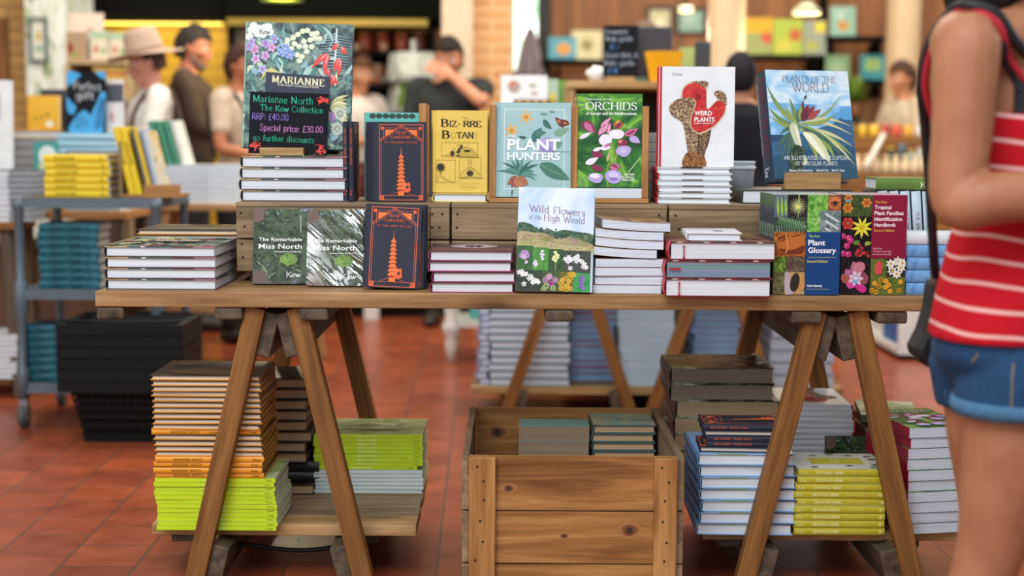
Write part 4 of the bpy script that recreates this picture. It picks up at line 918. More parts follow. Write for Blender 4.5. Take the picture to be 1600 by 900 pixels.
# boxed films
d0=PZ(436,446,TZ)
stand('dvd','dvd_case','dark jungle-picture film case leaning on the crate without plastic wrap',PZ(437,446,TZ).x,d0.y,TZ,12,0,0,cat='film case')
stand('dvd','dvd_case','film case mostly hidden behind the unwrapped jungle-picture film case',PZ(437,446,TZ).x+.006,d0.y+.022,TZ,12,0,0,cat='film case')
x0=PZ(523,449,TZ)
fw=stand('dvd','dvd_case','film case sealed in crinkled clear plastic beside the navy pagoda book',x0.x,x0.y,TZ,11,0,0,cat='film case')
stand('dvd','dvd_case','second wrapped film case, just behind the crinkled plastic one',x0.x+.004,x0.y+.028,TZ,11,0,0,cat='film case')
def wrap_mat():
    m,nt,b=new_mat('clear_wrap'); mp0=coords(nt,(1,1,1),rot=(0,-.75,0)); mp=nd(nt,'ShaderNodeMapping'); mp.inputs['Scale'].default_value=(.55,1,2.6); nt.links.new(mp0.outputs[0],mp.inputs['Vector']); n=nd(nt,'ShaderNodeTexNoise',i_Scale=7.0,i_Detail=1.5,i_Distortion=1.6); nt.links.new(mp.outputs[0],n.inputs['Vector'])
    bp=nd(nt,'ShaderNodeBump',i_Strength=.75,i_Distance=.03); nt.links.new(n.outputs['Fac'],bp.inputs['Height'])
    tr=nd(nt,'ShaderNodeBsdfTransparent'); gl=nd(nt,'ShaderNodeBsdfGlossy'); gl.inputs['Roughness'].default_value=.12; nt.links.new(bp.outputs[0],gl.inputs['Normal'])
    n2=nd(nt,'ShaderNodeTexNoise',i_Scale=9.0,i_Detail=1.0); nt.links.new(mp0.outputs[0],n2.inputs['Vector']); rg=nd(nt,'ShaderNodeMapRange'); rg.inputs[1].default_value=.44; rg.inputs[2].default_value=.66; rg.inputs[3].default_value=.03; rg.inputs[4].default_value=.30; nt.links.new(n2.outputs['Fac'],rg.inputs[0])
    mx=nd(nt,'ShaderNodeMixShader'); nt.links.new(rg.outputs[0],mx.inputs[0]); nt.links.new(tr.outputs[0],mx.inputs[1]); nt.links.new(gl.outputs[0],mx.inputs[2])
    nt.links.new(mx.outputs[0],nt.nodes['Material Output'].inputs['Surface']); return m
WRAP=wrap_mat()
def wrap(parent,W,H,T,seed=1):
    """a loose crinkled film around a box (local frame of a book)"""
    mb=MB(); rnd=random.Random(seed); n=14; m=18; k=.0022
    from mathutils import noise
    for y,s in((-k,-1),(T+k,1)):
        vs=[];fs=[]
        for j in range(m+1):
            for i in range(n+1):
                u=i/n; v=j/m; e=min(u,1-u,v,1-v); q=noise.noise(Vector((u*4+seed,v*6+j*.03,s*3.1)))
                vs.append((-W/2-k+u*(W+2*k), y+s*abs(q)*.003*min(1,e*8), -0+v*(H+k)))
        for j in range(m):
            for i in range(n): a=j*(n+1)+i; fs.append((a,a+1,a+n+2,a+n+1))
        mb.add(vs,fs,0,True)
    for x in(-W/2-k,W/2+k): mb.add([(x,-k,0),(x,T+k,0),(x,T+k,H+k),(x,-k,H+k)],[(0,1,2,3)])
    mb.add([(-W/2-k,-k,H+k),(W/2+k,-k,H+k),(W/2+k,T+k,H+k),(-W/2-k,T+k,H+k)],[(0,1,2,3)])
    o=mb.build('plastic_wrap',WRAP,parent); o['label']='crinkled clear plastic wrap'; return o
wrap(fw,.138,.192,.015)
GN='navy books with an orange pagoda, front row'
k0=PZ(610,453.5,TZ)
for i in range(4):
    stand('navy','hardback_book',['navy hardcover with orange pagoda standing frontmost on the table edge','navy hardcover directly behind the frontmost orange pagoda cover','third navy hardcover of the leaning front row below the crate','rearmost navy hardcover of the leaning front row below the crate'][i],k0.x+[0,.012,.016,.018][i],k0.y+[0,.016,.031,.046][i],TZ,7,0,[2.4,.8,.6,.6][i],GN)
cx,yf,w=base(672,801,458,TZ)
stack(['maroon']*4,'hardback_book','maroon-edged hardcover with white pages','the stack before the middle crate',cx,yf+.14,TZ,0,'maroon hardcovers',.005,1.2,5)
m0=PZ(865,459.5,TZ)
stand('meadow','paperback_book','wild flowers paperback with pale sky cover standing at the middle table edge',m0.x,m0.y,TZ,9,0,1.6)
stand('meadow','paperback_book','second copy hidden behind the wild flowers paperback',m0.x+.004,m0.y+.026,TZ,9,0,1.2)
cx,yf,w=base(931,1036,459,TZ)
GP='white-edged paperbacks in the slumped stack'
stack(['wavy','wavy','wavy','wavy','wavy_bent','wavy_bent','wavy_bent','wavy_bent'],'paperback_book','white-edged bendy paperback','the slumped stack right of the wild flowers book',cx,yf+.12,TZ,0,GP,.003,2.5,8,offs=[(0,0),(0,.004),(-.006,0),(0,0),(-.012,-.004),(.002,0),(0,.002),(.012,.004)],gap=.0008)
cx,yf,w=base(1043.5,1205,464,TZ)
zt=TZ; red=[]
for i,(k,dx,lab) in enumerate((('redthick',-.001,'thick red-spined hardcover, bottom of the stack of three'),('redthick_coloured',-.002,'thick red-spined hardcover with coloured page edges, middle of the stack of three'),('redthick',.006,'thick red-spined hardcover, top of the stack of three under a small white book'))):
    b=flat(k,'hardback_book',lab,cx+dx,yf+.152,zt,-.6+.5*i,'thick red hardcovers'); red.append((b,cx+dx,zt)); zt+=.0442
for i,(b,bx,bz) in enumerate(red):
    if i==1:
        o=MB(); P=[(-.127+.012,.022,.0),(-.127+.03,.022,-.004),(-.127+.045,.022,-.004)]; o.box(-.120,-.092,.018,.023,-.003,-.002); r=o.build('ribbon',plain('#a81c30',.5),b)
    else:
        o=MB(); o.add([(-.098,.010,.0046),(-.091,.010,.0046),(-.0935,.011,-.004),(-.0965,.011,-.004),(-.094,.034,-.004),(-.0965,.034,-.004),(-.090,.043,-.003),(-.098,.043,-.004)],[(0,1,2,3),(3,2,4,5),(5,4,6,7)]); r=o.build('ribbon',plain('#a81c30',.5),b)
        sm=r.modifiers.new('solid','SOLIDIFY'); sm.thickness=.0006
    r['label']='red ribbon bookmark'
q=PZ(1120,377,zt+.0)
flat('smallwhite','hardback_book','small white hardcover lying on the stack of thick red books',q.x,yf+.012+.10,zt+.001,-3)
g0=PZ(1259,461.5,TZ); t0=PZ(1363,461.5,TZ)
for i in range(6):
    stand('glossary','paperback_book',['plant picture paperback with blue title panel, frontmost of its row'][0] if i==0 else f'plant picture paperback with striped spine, {ORD[i]} in the row behind the blue title panel',g0.x-.0008*i,g0.y+.0300*i,TZ,.6,0,0,'blue panel plant paperbacks')
for i in range(6):
    stand('tropical','paperback_book','flower picture paperback with crimson title panel, frontmost of its row' if i==0 else f'flower picture paperback, {ORD[i]} in the row behind the crimson title panel',t0.x+.0006*i,t0.y+.001+.0295*i,TZ,.6,0,0,'crimson panel plant paperbacks')
# blue stack, white slanted books and the olive one at the right end
p=PZ(1415,463,TZ); bx=p.x+.12+.004; z=TZ
for i in range(4):
    flat('skyblue','hardback_book',['sky blue hardcover, bottom of the stack at the right end','sky blue hardcover, second up in the stack at the right end','sky blue hardcover, third up in the stack at the right end','sky blue hardcover, fourth up, under the white-spined one'][i],bx+[.002,-.001,.003,0][i],3.585,z,90+[.5,-.8,.4,0][i],'sky blue hardcovers'); z+=.0311
flat('whitespine','hardback_book','white-spined hardcover lying on the four sky blue hardcovers',bx,3.585,z,90)
for i in range(5):
    onside('immortal','hardback_book',f'pale spined hardcover standing behind the sky blue stack, {["leftmost","second from left","third from left","fourth from left","rightmost"][i]}',PY(1396,400,3.72).x+i*.0285,3.72,TZ+.003,-5,0,'pale spined standing hardcovers')
flat('olive','hardback_book','olive green hardcover lying on top of the pale standing hardcovers',PY(1368,290,3.72).x+.125,3.72+.065,TZ+.2495,90)

# ---------------------------------------------------------------- upper row, on the crates
UY=3.77
def UX(px,Y=UY,py=300): return PY(px,py,Y).x
z1=stack(['floral']*4,'art_book','large floral art book','the crate stack under the chalkboard price sign',UX(460),UY+.1625,CZ,0,'floral art books on the crate',.003,.8,12)
# stand, floral book and chalk sign on that stack
def easel(x,y,z,w,label,h=.02,bk=.11):
    t=thing('book_stand',label,'book stand',(x,y,z+.0008)); m=wd_(W_PALE,'x')
    MB().box(-w/2,w/2,0,.022,.0,h).build('front_block',m,t,.0015)
    MB().box(-w*.3,w*.3,.0225,.135,0,.010).build('base',m,t,.0015)
    MB().prism([(-w*.3,0),(w*.3,0),(w*.25,bk),(-w*.25,bk)],.0,.010).build('back_rest',m,t,.0015,loc=(0,.112,.0105),rot=(-.27,0,0))
    return t
def easel2(x,y,z,w,label,h,bk): return easel(x,y,z,w,label,h,bk)
YB=3.83
easel(UX(441,YB-.04),YB-.045,z1,.115,'pale wooden book stand block in front of the chalkboard price sign',.021,.14)
stand('floral_standing','art_book','large floral art book standing behind the chalkboard price sign',UX(462,YB),YB+.008,z1+.0115,8,0,1.2)
def chalk_sign(name,label,x,y,z,w,h,lean,roll,art,edge='#14171d',cat='sign'):
    t=thing(name,label,cat); mb=MB(); mb.box(-w/2,w/2,0,.004,0,h)
    mats=[plain(edge,.8,spec=.2)]+art.mats; art.put(mb,lambda u,v,k:(-w/2+u*w,-k,v*h),1)
    mb.build('board',mats,t); t.matrix_world=Matrix.Translation((x,y,z))@Matrix.Rotation(-math.radians(lean),4,'X')@Matrix.Rotation(math.radians(roll),4,'Y'); return t
a=art_box(118,450,645,850); G,Vi,P,R='#2fc096','#9d84e0','#e29ad8','#e2443c'
a.text('Marianne North',138,542,515,44,G,'hand',.04,slope=.02); a.text('The Kew Collection',190,612,570,38,G,'hand',.04,slope=.02); a.text('RRP: £40.00',136,380,630,40,Vi,'hand',.03); a.text('Special price: £30.00',190,614,700,40,P,'hand',.04,slope=.01); a.text('no further discounts',148,556,765,36,G,'hand',.04,slope=.02)
rnd=random.Random(2)
for cx_,cy_ in((612,492),(165,805),(605,815)):
    for i in range(9):
        an=rnd.uniform(0,6.28); a.line([(cx_+rnd.uniform(-12,12),cy_+rnd.uniform(-10,10)),(cx_+math.cos(an)*38,cy_+math.sin(an)*30)],7,R)
    for i in range(8): a.ell(cx_+rnd.uniform(-45,38),cy_+rnd.uniform(-32,32),4,4,R,n=8)
chalk_sign('price_sign','small black chalkboard price sign with green, violet and pink writing',UX(450,YB-.02),YB-.0205,z1+.0045,.207,.162,6,1.4,a)
# navy books, turquoise book
GU='navy books with an orange pagoda on the crate'
for i in range(2): onside('navy','hardback_book',['navy hardcover on the crate, leftmost with its spine showing','navy hardcover on the crate, second spine from the left'][i],UX(543.5+i*9),UY+.005,CZ+.0015,0,0,GU)
for i in range(5): stand('navy','hardback_book',['navy hardcover with orange pagoda standing frontmost on the crate','second navy hardcover behind the crate pagoda cover','third navy hardcover behind the crate pagoda cover','fourth navy hardcover behind the crate pagoda cover','rearmost navy hardcover behind the crate pagoda cover'][i],UX(625)-.0065*i,UY+.004+.0142*i,CZ,1.5,0,0,GU)
stand('turquoise','hardback_book','turquoise hardcover standing behind the navy pagoda books on the crate',UX(612,3.88),3.90,CZ,2,0,0)
# wooden rack: base, back, uprights
def rack(px_l,px_r,ups,label,y0=UY+.01,d=.15):
    xa=UX(px_l,y0); xb=UX(px_r,y0); t=thing('book_rack',label,'book rack',((xa+xb)/2,y0,CZ)); c=(xa+xb)/2; m=wd_(W_BOX,'z')
    MB().box(xa-c,xb-c,-.012,d,.0005,.012).build('base_board',wd_(W_BOX,'x'),t,.0015); MB().box(xa-c,xb-c,d-.01,d,.0125,.2).build('back_board',wd_(W_BOX,'x'),t,.0015)
    for u,pt in ups:
        x=UX(u,y0)-c; zt=PY(u,pt,y0).z-CZ; MB().box(x-.0085,x+.0085,0,d-.0105,.0125,zt).build('upright',m,t,.0015)
    return t
rack(764,1013,((769.5,163),(897,165),(1007.5,166)),'wooden rack with three uprights holding the pale teal and orchid books')
b=MB().box(-.0095,.0095,0,.16,0,PY(660,162,3.83).z-CZ).build('divider',wd_(W_BOX,'z'),None,.0015,loc=(UX(660,3.83),3.83,CZ+.0005)); tag(b,'upright wooden divider between the navy books and the yellow books','divider')
RK=CZ+.0125
z=CZ
flat('yellow','hardback_book','yellow hardcover lying under the standing yellow books',UX(719),UY+.115,z,0,'yellow botany books')
for i in range(3): stand('yellow','hardback_book',['yellow botany hardcover standing in front on its lying copy','second yellow hardcover behind the front botany cover','rearmost yellow hardcover behind the front botany cover'][i],UX(719)+[0,-.004,.005][i],UY+.012+.0245*i,CZ+.0238,1,0,0,'yellow botany books')
stand('teal','hardback_book','pale teal plant hunters hardcover with white title, in the wooden rack',UX(832.5),UY+.014,RK,2,0,0,'pale teal rack books')
stand('teal','hardback_book','second pale teal hardcover behind the first in the rack',UX(832.5),UY+.047,RK,2,0,0,'pale teal rack books')
flat('orchid','paperback_book','white-paged paperback lying under the standing orchid book',UX(952.5),UY+.134,RK,0,'orchid books on the crate')
for i in range(2): stand('orchid','paperback_book',['orchid flower paperback with green cover standing in the rack','second orchid paperback behind the front orchid cover'][i],UX(952)+[0,-.006][i],UY+.014+.0285*i,RK+.0275,2,0,0,'orchid books on the crate')
for i in range(7): flat('greypages','paperback_book',f'grey-paged paperback, {nth(6-i)} in the stack behind the orchid rack',UX(1032,4.0),4.06,CZ+.0266*i,0,'grey-paged stack')
zw=stack(['weird']*6,'hardback_book','white hardcover with red spine','the stack under the pitcher plant cover',UX(1087),UY+.135,CZ,-1.2,'white red-spined hardcovers on the crate',.0025,.8,21)
for i in range(2): stand('weird','hardback_book',['white hardcover with red pitcher plant standing on its stack','second white hardcover with red spine, behind the pitcher plant cover'][i],UX(1089)-.0062*i,UY+.012+.0165*i,zw,1.5,1.5,0,'white red-spined hardcovers on the crate')
o=thing('plastic_tub','small white plastic tub beside the red-spined stack','tub',(UX(1152,4.0)+.01,4.02,CZ)); MB().lathe([(.0,.0),(.034,.0),(.040,.10),(.042,.102),(.042,.108),(.037,.108),(.034,.004),(0,.004)]).build('tub',plain('#c9d2da',.3),o); MB().lathe([(.0425,.085),(.0435,.09),(.0425,.095)]).build('rim',plain('#dfe6ec',.3),o)
flat('darkwide','hardback_book','dark wide hardcover lying under the stand of the tall bromeliad book',UX(1250),UY+.03+.12,CZ,0)
zd=CZ+.037; YW=UY+.075
easel(PY(1270,290,YW-.03).x,YW-.04,zd,.15,'pale wooden book stand holding the tall bromeliad cover book',.044,.16).rotation_euler=(0,0,math.radians(8))
stand('world','hardback_book','tall plant encyclopedia with bromeliad and blue sky cover on a wooden stand',PY(1275,277,YW).x,YW-.010,zd+.0115,15,15,0)

# ---------------------------------------------------------------- low shelves: left
S0=SHZ
cx,yf,w=base(247,430,829,S0)
rnd=random.Random(6)
zl=stack(['lime']*12,'paperback_book','lime green spined paperback','the left stack below the orange spines',cx,yf+.118,S0,90,'lime green paperbacks, left stack',.003,.7,31,offs=[(.002,0),(.002,0),(.002,0),(.001,0),(.001,0),(0,0),(-.003,0),(-.004,0),(-.004,0),(-.005,0),(-.006,0),(-.006,0)])
z=zl; spn={0,1,2,3,8}
for i in range(19):
    s=i in spn; j=18-i
    flat('orange','hardback_book',('orange-spined' if s else 'orange-edged black')+f' hardcover, {nth(j)} in the tall stack on the lime paperbacks',PY(337,700,3.65).x+rnd.uniform(-.004,.004)+(.003 if i<6 else 0),yf+.118+rnd.uniform(-.004,.004),z,(90 if s else -90)+rnd.uniform(-1.2,1.2),'orange hardcovers, tall left stack'); z+=.0138
zb=S0
bp=PZ(450,775,S0); rnd=random.Random(8)
for i in range(11):
    j=10-i; s=i in(1,2)
    flat('black','hardback_book',('black-spined' if s else 'black')+f' hardcover with {"grey" if i==0 else "tan"} pages, {nth(j)} in the stack behind the orange hardcovers' if not s else f'black hardcover with its spine out, {nth(j)} in the stack behind the orange hardcovers',PY(436,700,3.92).x+[.012,.004,.006,0,-.004,.012,-.004,.004,.002,.004,.0][i],4.02+rnd.uniform(-.004,.004),zb,(90 if s else 0)+rnd.uniform(-3,3),'black hardcovers, left shelf'); zb+=.0298
cx,yf,w=base(492,659,771,S0); 
z=S0; rnd=random.Random(14)
for i in range(15):
    s=i>=6; j=14-i; dx=-.014 if i==6 else rnd.uniform(-.003,.004)
    flat('lime','paperback_book',('lime green spined' if s else 'white fore-edged')+f' paperback, {nth(j)} in the short stack near the pale crate',cx+dx,yf+.115+rnd.uniform(-.003,.003),z,(90 if s else -90)+rnd.uniform(-.8,.8),'lime green paperbacks, right stack'); z+=.0112
# in the floor crate
z=.0145; xx=PY(974,690,3.76).x
for i in range(16):
    flat('crate_teal','hardback_book',f'tan-paged dark green hardcover, {nth(15-i)} in the right stack inside the pale crate',xx+random.uniform(-.002,.002),3.745+.0825,z,random.uniform(-1,1),'green hardcovers in the crate'); z+=.0231
z=.0145; xx=PY(866,690,3.76).x
for i in range(9):
    flat('crate_tan','paperback_book',f'thick tan-paged paperback, {nth(8-i)} in the left stack inside the pale crate',xx+random.uniform(-.001,.001),3.745+.05,z,-1+random.uniform(-.5,.5),'tan paperbacks in the crate'); z+=.0406
# ---------------------------------------------------------------- low shelves: right
S1=SHZ-.005
cx,yf,w=base(1093,1239,836,S1)
zb=stack(['bluehard']*7,'hardback_book','blue hardcover with white pages','the shelf stack under the navy books',cx,yf+.1375,S1,0,'blue hardcovers on the right shelf',.004,1.2,51)
rnd=random.Random(3)
for i in range(5):
    flat('navy','hardback_book',f'navy orange-lettered hardcover, {nth(4-i)} in the small pile on the blue hardcovers',PY(1158,690,3.66).x+[-.012,.004,.004,-.002,-.006][i],yf+.08+[0,.002,.0,.004,.006][i],zb,(90 if i in(1,2,4) else -90)+rnd.uniform(-2,2)-2,'navy books on the right shelf'); zb+=.0138
z=S1
for i in range(8):
    b=flat('brownthick' if i>=6 else 'brownthick_pale','art_book',('dim brown-paged' if i>=6 else 'tan-paged')+f' thick black hardcover in film, {nth(7-i)} in the tall right shelf stack',PY(1130,600,3.93).x+[0,.004,.012,.006,.01,.012,-.003,-.004][i],3.915+.125,z,[1,-1,0,1,-1,.6,-.5,0][i],'thick wrapped hardcovers on the right shelf'); z+=.0461
    if i>=4: wrap(b,.285,.25,.0455,i)
xw=PY(1278,640,3.93).x; z=S1
for i in range(17):
    flat('weird','hardback_book',f'white red-spined hardcover, {nth(16-i)} in the stack behind the right trestle leg',xw+random.uniform(-.003,.003),3.915+.13,z,180+random.uniform(-1,1),'white hardcovers on the right shelf'); z+=.0158
xg=PY(1392,640,4.0).x; z=S1
for i in range(12):
    flat('greenmag','magazine',f'green picture magazine, {nth(11-i)} in the stack at the back of the right shelf',xg+.006*math.sin(i*2),4.045,z,[0,2,-1,1,0,-2,1,0,2,-1,0,-9][i],'green magazines on the right shelf'); z+=.0196
stand('dvd','dvd_case','dark film case standing behind the yellow herb books on the right shelf',PY(1332,690,3.83).x,3.83,S1,4,0,0,cat='film case')
cx,yf,w=base(1241,1380,836,S1)
stack(['herbs']*9,'hardback_book','yellow-spined herb book','the right shelf stack between the trestle legs',cx,yf+.09,S1,90,'yellow herb books',.004,1,61,offs=[(0,0)]*8+[(.006,-.002)])
cx,yf,w=base(1398,1500,835,S1)
stack(['orchid']*10,'paperback_book','magenta-spined flower paperback',"the stack at the right shelf's end",cx+.006,yf+.13,S1,11,'magenta-spined paperbacks',.003,.8,71,offs=[(.004*0,0)]*3+[(.0,0)]*7)
# ---------------------------------------------------------------- the shop behind: setting
def wallbox(name,px0,px1,Y,z0,z1,d,mat,py=150):
    a=PY(px0,py,Y).x; b=PY(px1,py,Y).x
    return structure(MB().box(a,b,Y,Y+d,z0,z1).build(name,mat))
def zpx(px,py,Y): return PY(px,py,Y).z
def panel_mat():
    m,nt,b=new_mat('brown_panelling'); mp=coords(nt,(7,1,.5),rand=False); n=nd(nt,'ShaderNodeTexNoise',i_Scale=1.6,i_Detail=4.0); nt.links.new(mp.outputs[0],n.inputs['Vector'])
    r=ramp(nt,[(.3,'#6e4526'),(.55,'#8d5a30'),(.75,'#a66f3d')],n.outputs['Fac']); nt.links.new(r.outputs[0],b.inputs['Base Color']); b.inputs['Roughness'].default_value=.6; return m
def brick_mat(key,c1,c2,mo):
    m,nt,b=new_mat(key); mp=coords(nt,(1,1,1),rand=False); sx=nd(nt,'ShaderNodeSeparateXYZ'); cx=nd(nt,'ShaderNodeCombineXYZ'); nt.links.new(mp.outputs[0],sx.inputs[0])
    ad=nd(nt,'ShaderNodeMath',operation='ADD'); nt.links.new(sx.outputs['X'],ad.inputs[0]); nt.links.new(sx.outputs['Y'],ad.inputs[1]); nt.links.new(ad.outputs[0],cx.inputs['X']); nt.links.new(sx.outputs['Z'],cx.inputs['Y'])
    br=nd(nt,'ShaderNodeTexBrick'); br.inputs['Scale'].default_value=1; br.inputs['Brick Width'].default_value=.225; br.inputs['Row Height'].default_value=.075; br.inputs['Mortar Size'].default_value=.008
    br.inputs['Color1'].default_value=rgb(c1); br.inputs['Color2'].default_value=rgb(c2); br.inputs['Mortar'].default_value=rgb(mo); nt.links.new(cx.outputs[0],br.inputs['Vector'])
    nt.links.new(br.outputs['Color'],b.inputs['Base Color']); b.inputs['Roughness'].default_value=.85; return m
PANEL=panel_mat(); BRICK=brick_mat('yellow_brick','#c49a5e','#b0854c','#8f7048'); BRICK2=brick_mat('tan_brick','#c29160','#b58454','#cda67a')
DARK=plain('#0b0a09',.8,spec=.15); CREAM=plain('#c8b397',.6)
structure(MB().box(-6.5,7.5,11.3,11.5,0,4.6).build('wall_back',PANEL))
structure(MB().box(-6.6,-6.5,-1.5,11.5,0,4.6).build('wall_left',plain('#c9b48c',.8)))
structure(MB().box(7.5,7.6,-1.5,11.5,0,4.6).build('wall_right',plain('#a98c66',.8)))
wallbox('trim_1',-300,42,9.3,0,4.4,.4,BRICK)
a=structure(MB().box(PY(-60,80,9.25).x,PY(11,80,9.25).x,9.25,9.295,zpx(0,128,9.25),zpx(0,28,9.25)).build('trim_2',wd_(W_LEG,'z')))
LEAFW=blotch('leaf_wallpaper',['#5d7a4a','#a9b894','#d8dccf','#e4e6de'],7,3,.7,stretch=(2.2,2.2,.7),pos=[.30,.40,.46,.6])
wallbox('trim_3',42,106,9.1,0,4.4,.6,LEAFW)
def slat_mat():
    m,nt,b=new_mat('yellow_slats'); mp=coords(nt,(1,1,1),rand=False); sx=nd(nt,'ShaderNodeSeparateXYZ'); nt.links.new(mp.outputs[0],sx.inputs[0])
    mu=nd(nt,'ShaderNodeMath',operation='MULTIPLY'); mu.inputs[1].default_value=11; nt.links.new(sx.outputs['Z'],mu.inputs[0]); fr=nd(nt,'ShaderNodeMath',operation='FRACT'); nt.links.new(mu.outputs[0],fr.inputs[0])
    r=ramp(nt,[(.0,'#a97c10'),(.16,'#d8ab24'),(.9,'#d8ab24'),(1,'#b3861a')],fr.outputs[0]); nt.links.new(r.outputs[0],b.inputs['Base Color']); b.inputs['Roughness'].default_value=.5; return m
wallbox('trim_4',150,356,10.6,0,zpx(250,26,10.6),.3,slat_mat())
wallbox('trim_5',100,362,10.2,zpx(250,27,10.2),4.4,.7,DARK)
wallbox('trim_6',356,700,9.9,zpx(500,28,9.9),4.4,1.0,plain('#0b0d08',.9,spec=.1))
wallbox('trim_7',356,668,9.86,zpx(500,40,9.86),zpx(500,29,9.86),.05,plain('#8a7222',.35,.5))
wallbox('trim_8',690,738,9.15,0,4.4,.2,CREAM)
wallbox('trim_9',738,801,9.25,0,4.4,.5,BRICK2)
for i,(a,b,Y) in enumerate(((1105,1163,8.6),(1384,1436,10.4))):
    xa=PY(a,100,Y).x; xb=PY(b,100,Y).x; r=(xb-xa)/2
    structure(MB().lathe([(r*1.25,0),(r*1.25,.25),(r,.32),(r,4.4)],((xa+xb)/2,Y,0),32).build(f'trim_{10+i}',plain('#b99e7c',.55)))
t=thing('strip_lamp','long strip lamp glowing over the yellow slatted wall','lamp',(PY(253,30,10.4).x,10.4,zpx(253,27,10.4)-.05)); hw=(PY(350,30,10.4).x-PY(158,30,10.4).x)/2
MB().box(-hw,hw,-.03,.03,.012,.045).build('housing',DARK,t); MB().box(-hw+.01,hw-.01,-.022,.022,0,.0115).build('diffuser',glow('#ffd860',3),t)
l=bpy.data.lights.new('strip_light','AREA'); l.shape='RECTANGLE'; l.size=2*hw; l.size_y=.05; l.energy=2.2; l.color=(1,.82,.35); o=bpy.data.objects.new('strip_light',l); COL.objects.link(o); o.parent=t; o.location=(0,0,-.006); o.rotation_euler=(math.radians(35),0,0)
# window: dark jambs, bright frosted pane
wx0,wx1=PY(803,50,11.2).x,PY(840,50,11.2).x; wz0=zpx(820,112,11.2)
w=structure(MB().box(wx0-.10,wx0,11.1,11.3,wz0-.06,4.2).box(wx1,wx1+.10,11.1,11.3,wz0-.06,4.2).box(wx0,wx1,11.1,11.3,wz0-.06,wz0).box(wx0,wx1,11.1,11.3,4.1,4.2).build('window_1',plain('#2a241c',.6)))
m,nt,b=new_mat('bright_pane'); mp=coords(nt,(1,1,1),rand=False); n=nd(nt,'ShaderNodeTexNoise',i_Scale=5.0,i_Detail=2.0); nt.links.new(mp.outputs[0],n.inputs['Vector']); r=ramp(nt,[(.36,'#7fb07a'),(.5,'#e4f4e4'),(.7,'#ffffff')],n.outputs['Fac'])
nt.links.new(r.outputs[0],b.inputs['Emission Color']); b.inputs['Emission Strength'].default_value=2.2; nt.links.new(r.outputs[0],b.inputs['Base Color'])
MB().box(wx0,wx1,11.22,11.24,wz0,4.1).build('pane',m,w)

# ---------------------------------------------------------------- generic stock for the shelves behind
def quick(key,W,H,T,cover,pages='white',spine=None,art=None,soft=False): book(key,W,H,T,plain(cover,.45) if isinstance(cover,str) else cover,spine=spine,pages=pages,art=art,soft=soft)
def wallshelf(name,px0,px1,py,Y,label,d=.22,th=.035,mat=None,cat='shelf',brackets=True):
    p=PY(px0,py,Y); q=PY(px1,py,Y); t=thing(name,label,cat,((p.x+q.x)/2,Y,p.z-th)); h=(q.x-p.x)/2
    MB().box(-h,h,0,d,0,th).build('board',mat or DARK,t,.003)
    for s in(-.8,.8): MB().prism([(0,0),(.012,0),(.012,-.1),(0,-.1)],.02,11.3-Y-.001).build('bracket',DARK,t,loc=(s*h,0,0))
    return p.z
def art_simple(bg,*items):
    a=art_box(0,0,100,100)
    for it in items:
        if it[0]=='r': a.rect(*it[1:])
        elif it[0]=='e': a.ell(*it[1:])
        elif it[0]=='f': a.flower(*it[1:])
        elif it[0]=='t': a.text(*it[1:])
    return a
def facing(key,label,px0,px1,py_t,py_b,Y,cover,art=None,lean=6,z=None,T=.02,group=None,pages='white',spine=None,cat='book',name='picture_book',yaw=0):
    """a book standing face out between those measured edges; py_b is where its foot stands unless z is given"""
    p=PY(px0,py_b,Y); q=PY(px1,py_b,Y); W=q.x-p.x; zz=p.z if z is None else z; H=(zpx((px0+px1)/2,py_t,Y)-zz)/math.cos(math.radians(lean))
    quick(key,W,H,T,cover,pages,spine,art); return stand(key,name,label,(p.x+q.x)/2,Y,zz,lean,yaw,0,group,cat)
# right wall shelves
Y=10.9
z=wallshelf('wall_shelf',846,1118,92,Y,'black wall shelf with two picture books, left of the first round column')
facing('rb1','turquoise picture book with an orange disc on the black wall shelf',857,900,58,88,Y+.03,'#4f9aac',art_simple(0,('e',55,55,26,28,'#d99a4a')),z=z)
facing('rb2','cream picture book beside the turquoise one on the wall shelf',893,941,48,88,Y+.06,'#cfc79a',art_simple(0,('f',50,50,30,8,'#b8b078')),z=z)
wz=wallshelf('wall_shelf',1160,1288,85,Y,'black wall shelf holding three bright books between the round columns')
facing('rb3','yellow and green picture book, leftmost of three on the black shelf',1164,1206,28,80,Y+.03,'#9aa05a',art_simple(0,('r',0,0,100,40,'#e0a82a'),('e',80,55,20,16,'#c85a3a')),z=wz)
facing('rb4','lime green picture book with red blotch, middle of three on the black shelf',1208,1254,30,82,Y+.03,'#a8b83a',art_simple(0,('e',75,45,22,18,'#b8643a'),('r',10,60,60,90,'#c8c04a')),z=wz)
facing('rb5','grey picture book with yellow corner, rightmost of three on the black shelf',1256,1291,32,82,Y+.03,'#8f9a86',art_simple(0,('r',50,5,95,35,'#d8c83a'),('r',10,60,60,90,'#a8ac5a')),z=wz)
wz=wallshelf('wall_shelf',1292,1386,56,Y,'short black wall shelf high up beside the second round column')
facing('rb6','pale turquoise picture book on the short high wall shelf',1298,1337,10,51,Y+.03,'#8fb8a4',art_simple(0,('e',50,65,22,18,'#c8924a'),('e',40,30,14,14,'#b8ccbc')),z=wz)
wz=wallshelf('wall_shelf',1284,1386,124,Y,'low black wall shelf with green and teal books by the second round column')
facing('rb7','teal picture book with yellow panel on the low wall shelf',1345,1384,86,121,Y+.03,'#2f8a94',art_simple(0,('r',15,15,80,65,'#8fae6a')),z=wz)
facing('rb8','pale green picture book on the low wall shelf',1290,1328,86,121,Y+.03,'#7a9a70',art_simple(0,('e',50,50,25,25,'#94b088')),z=wz)
structure(MB().box(PY(1283,0,11.2).x,PY(1291,0,11.2).x,11.15,11.3,0,4.2).build('trim_12',DARK))
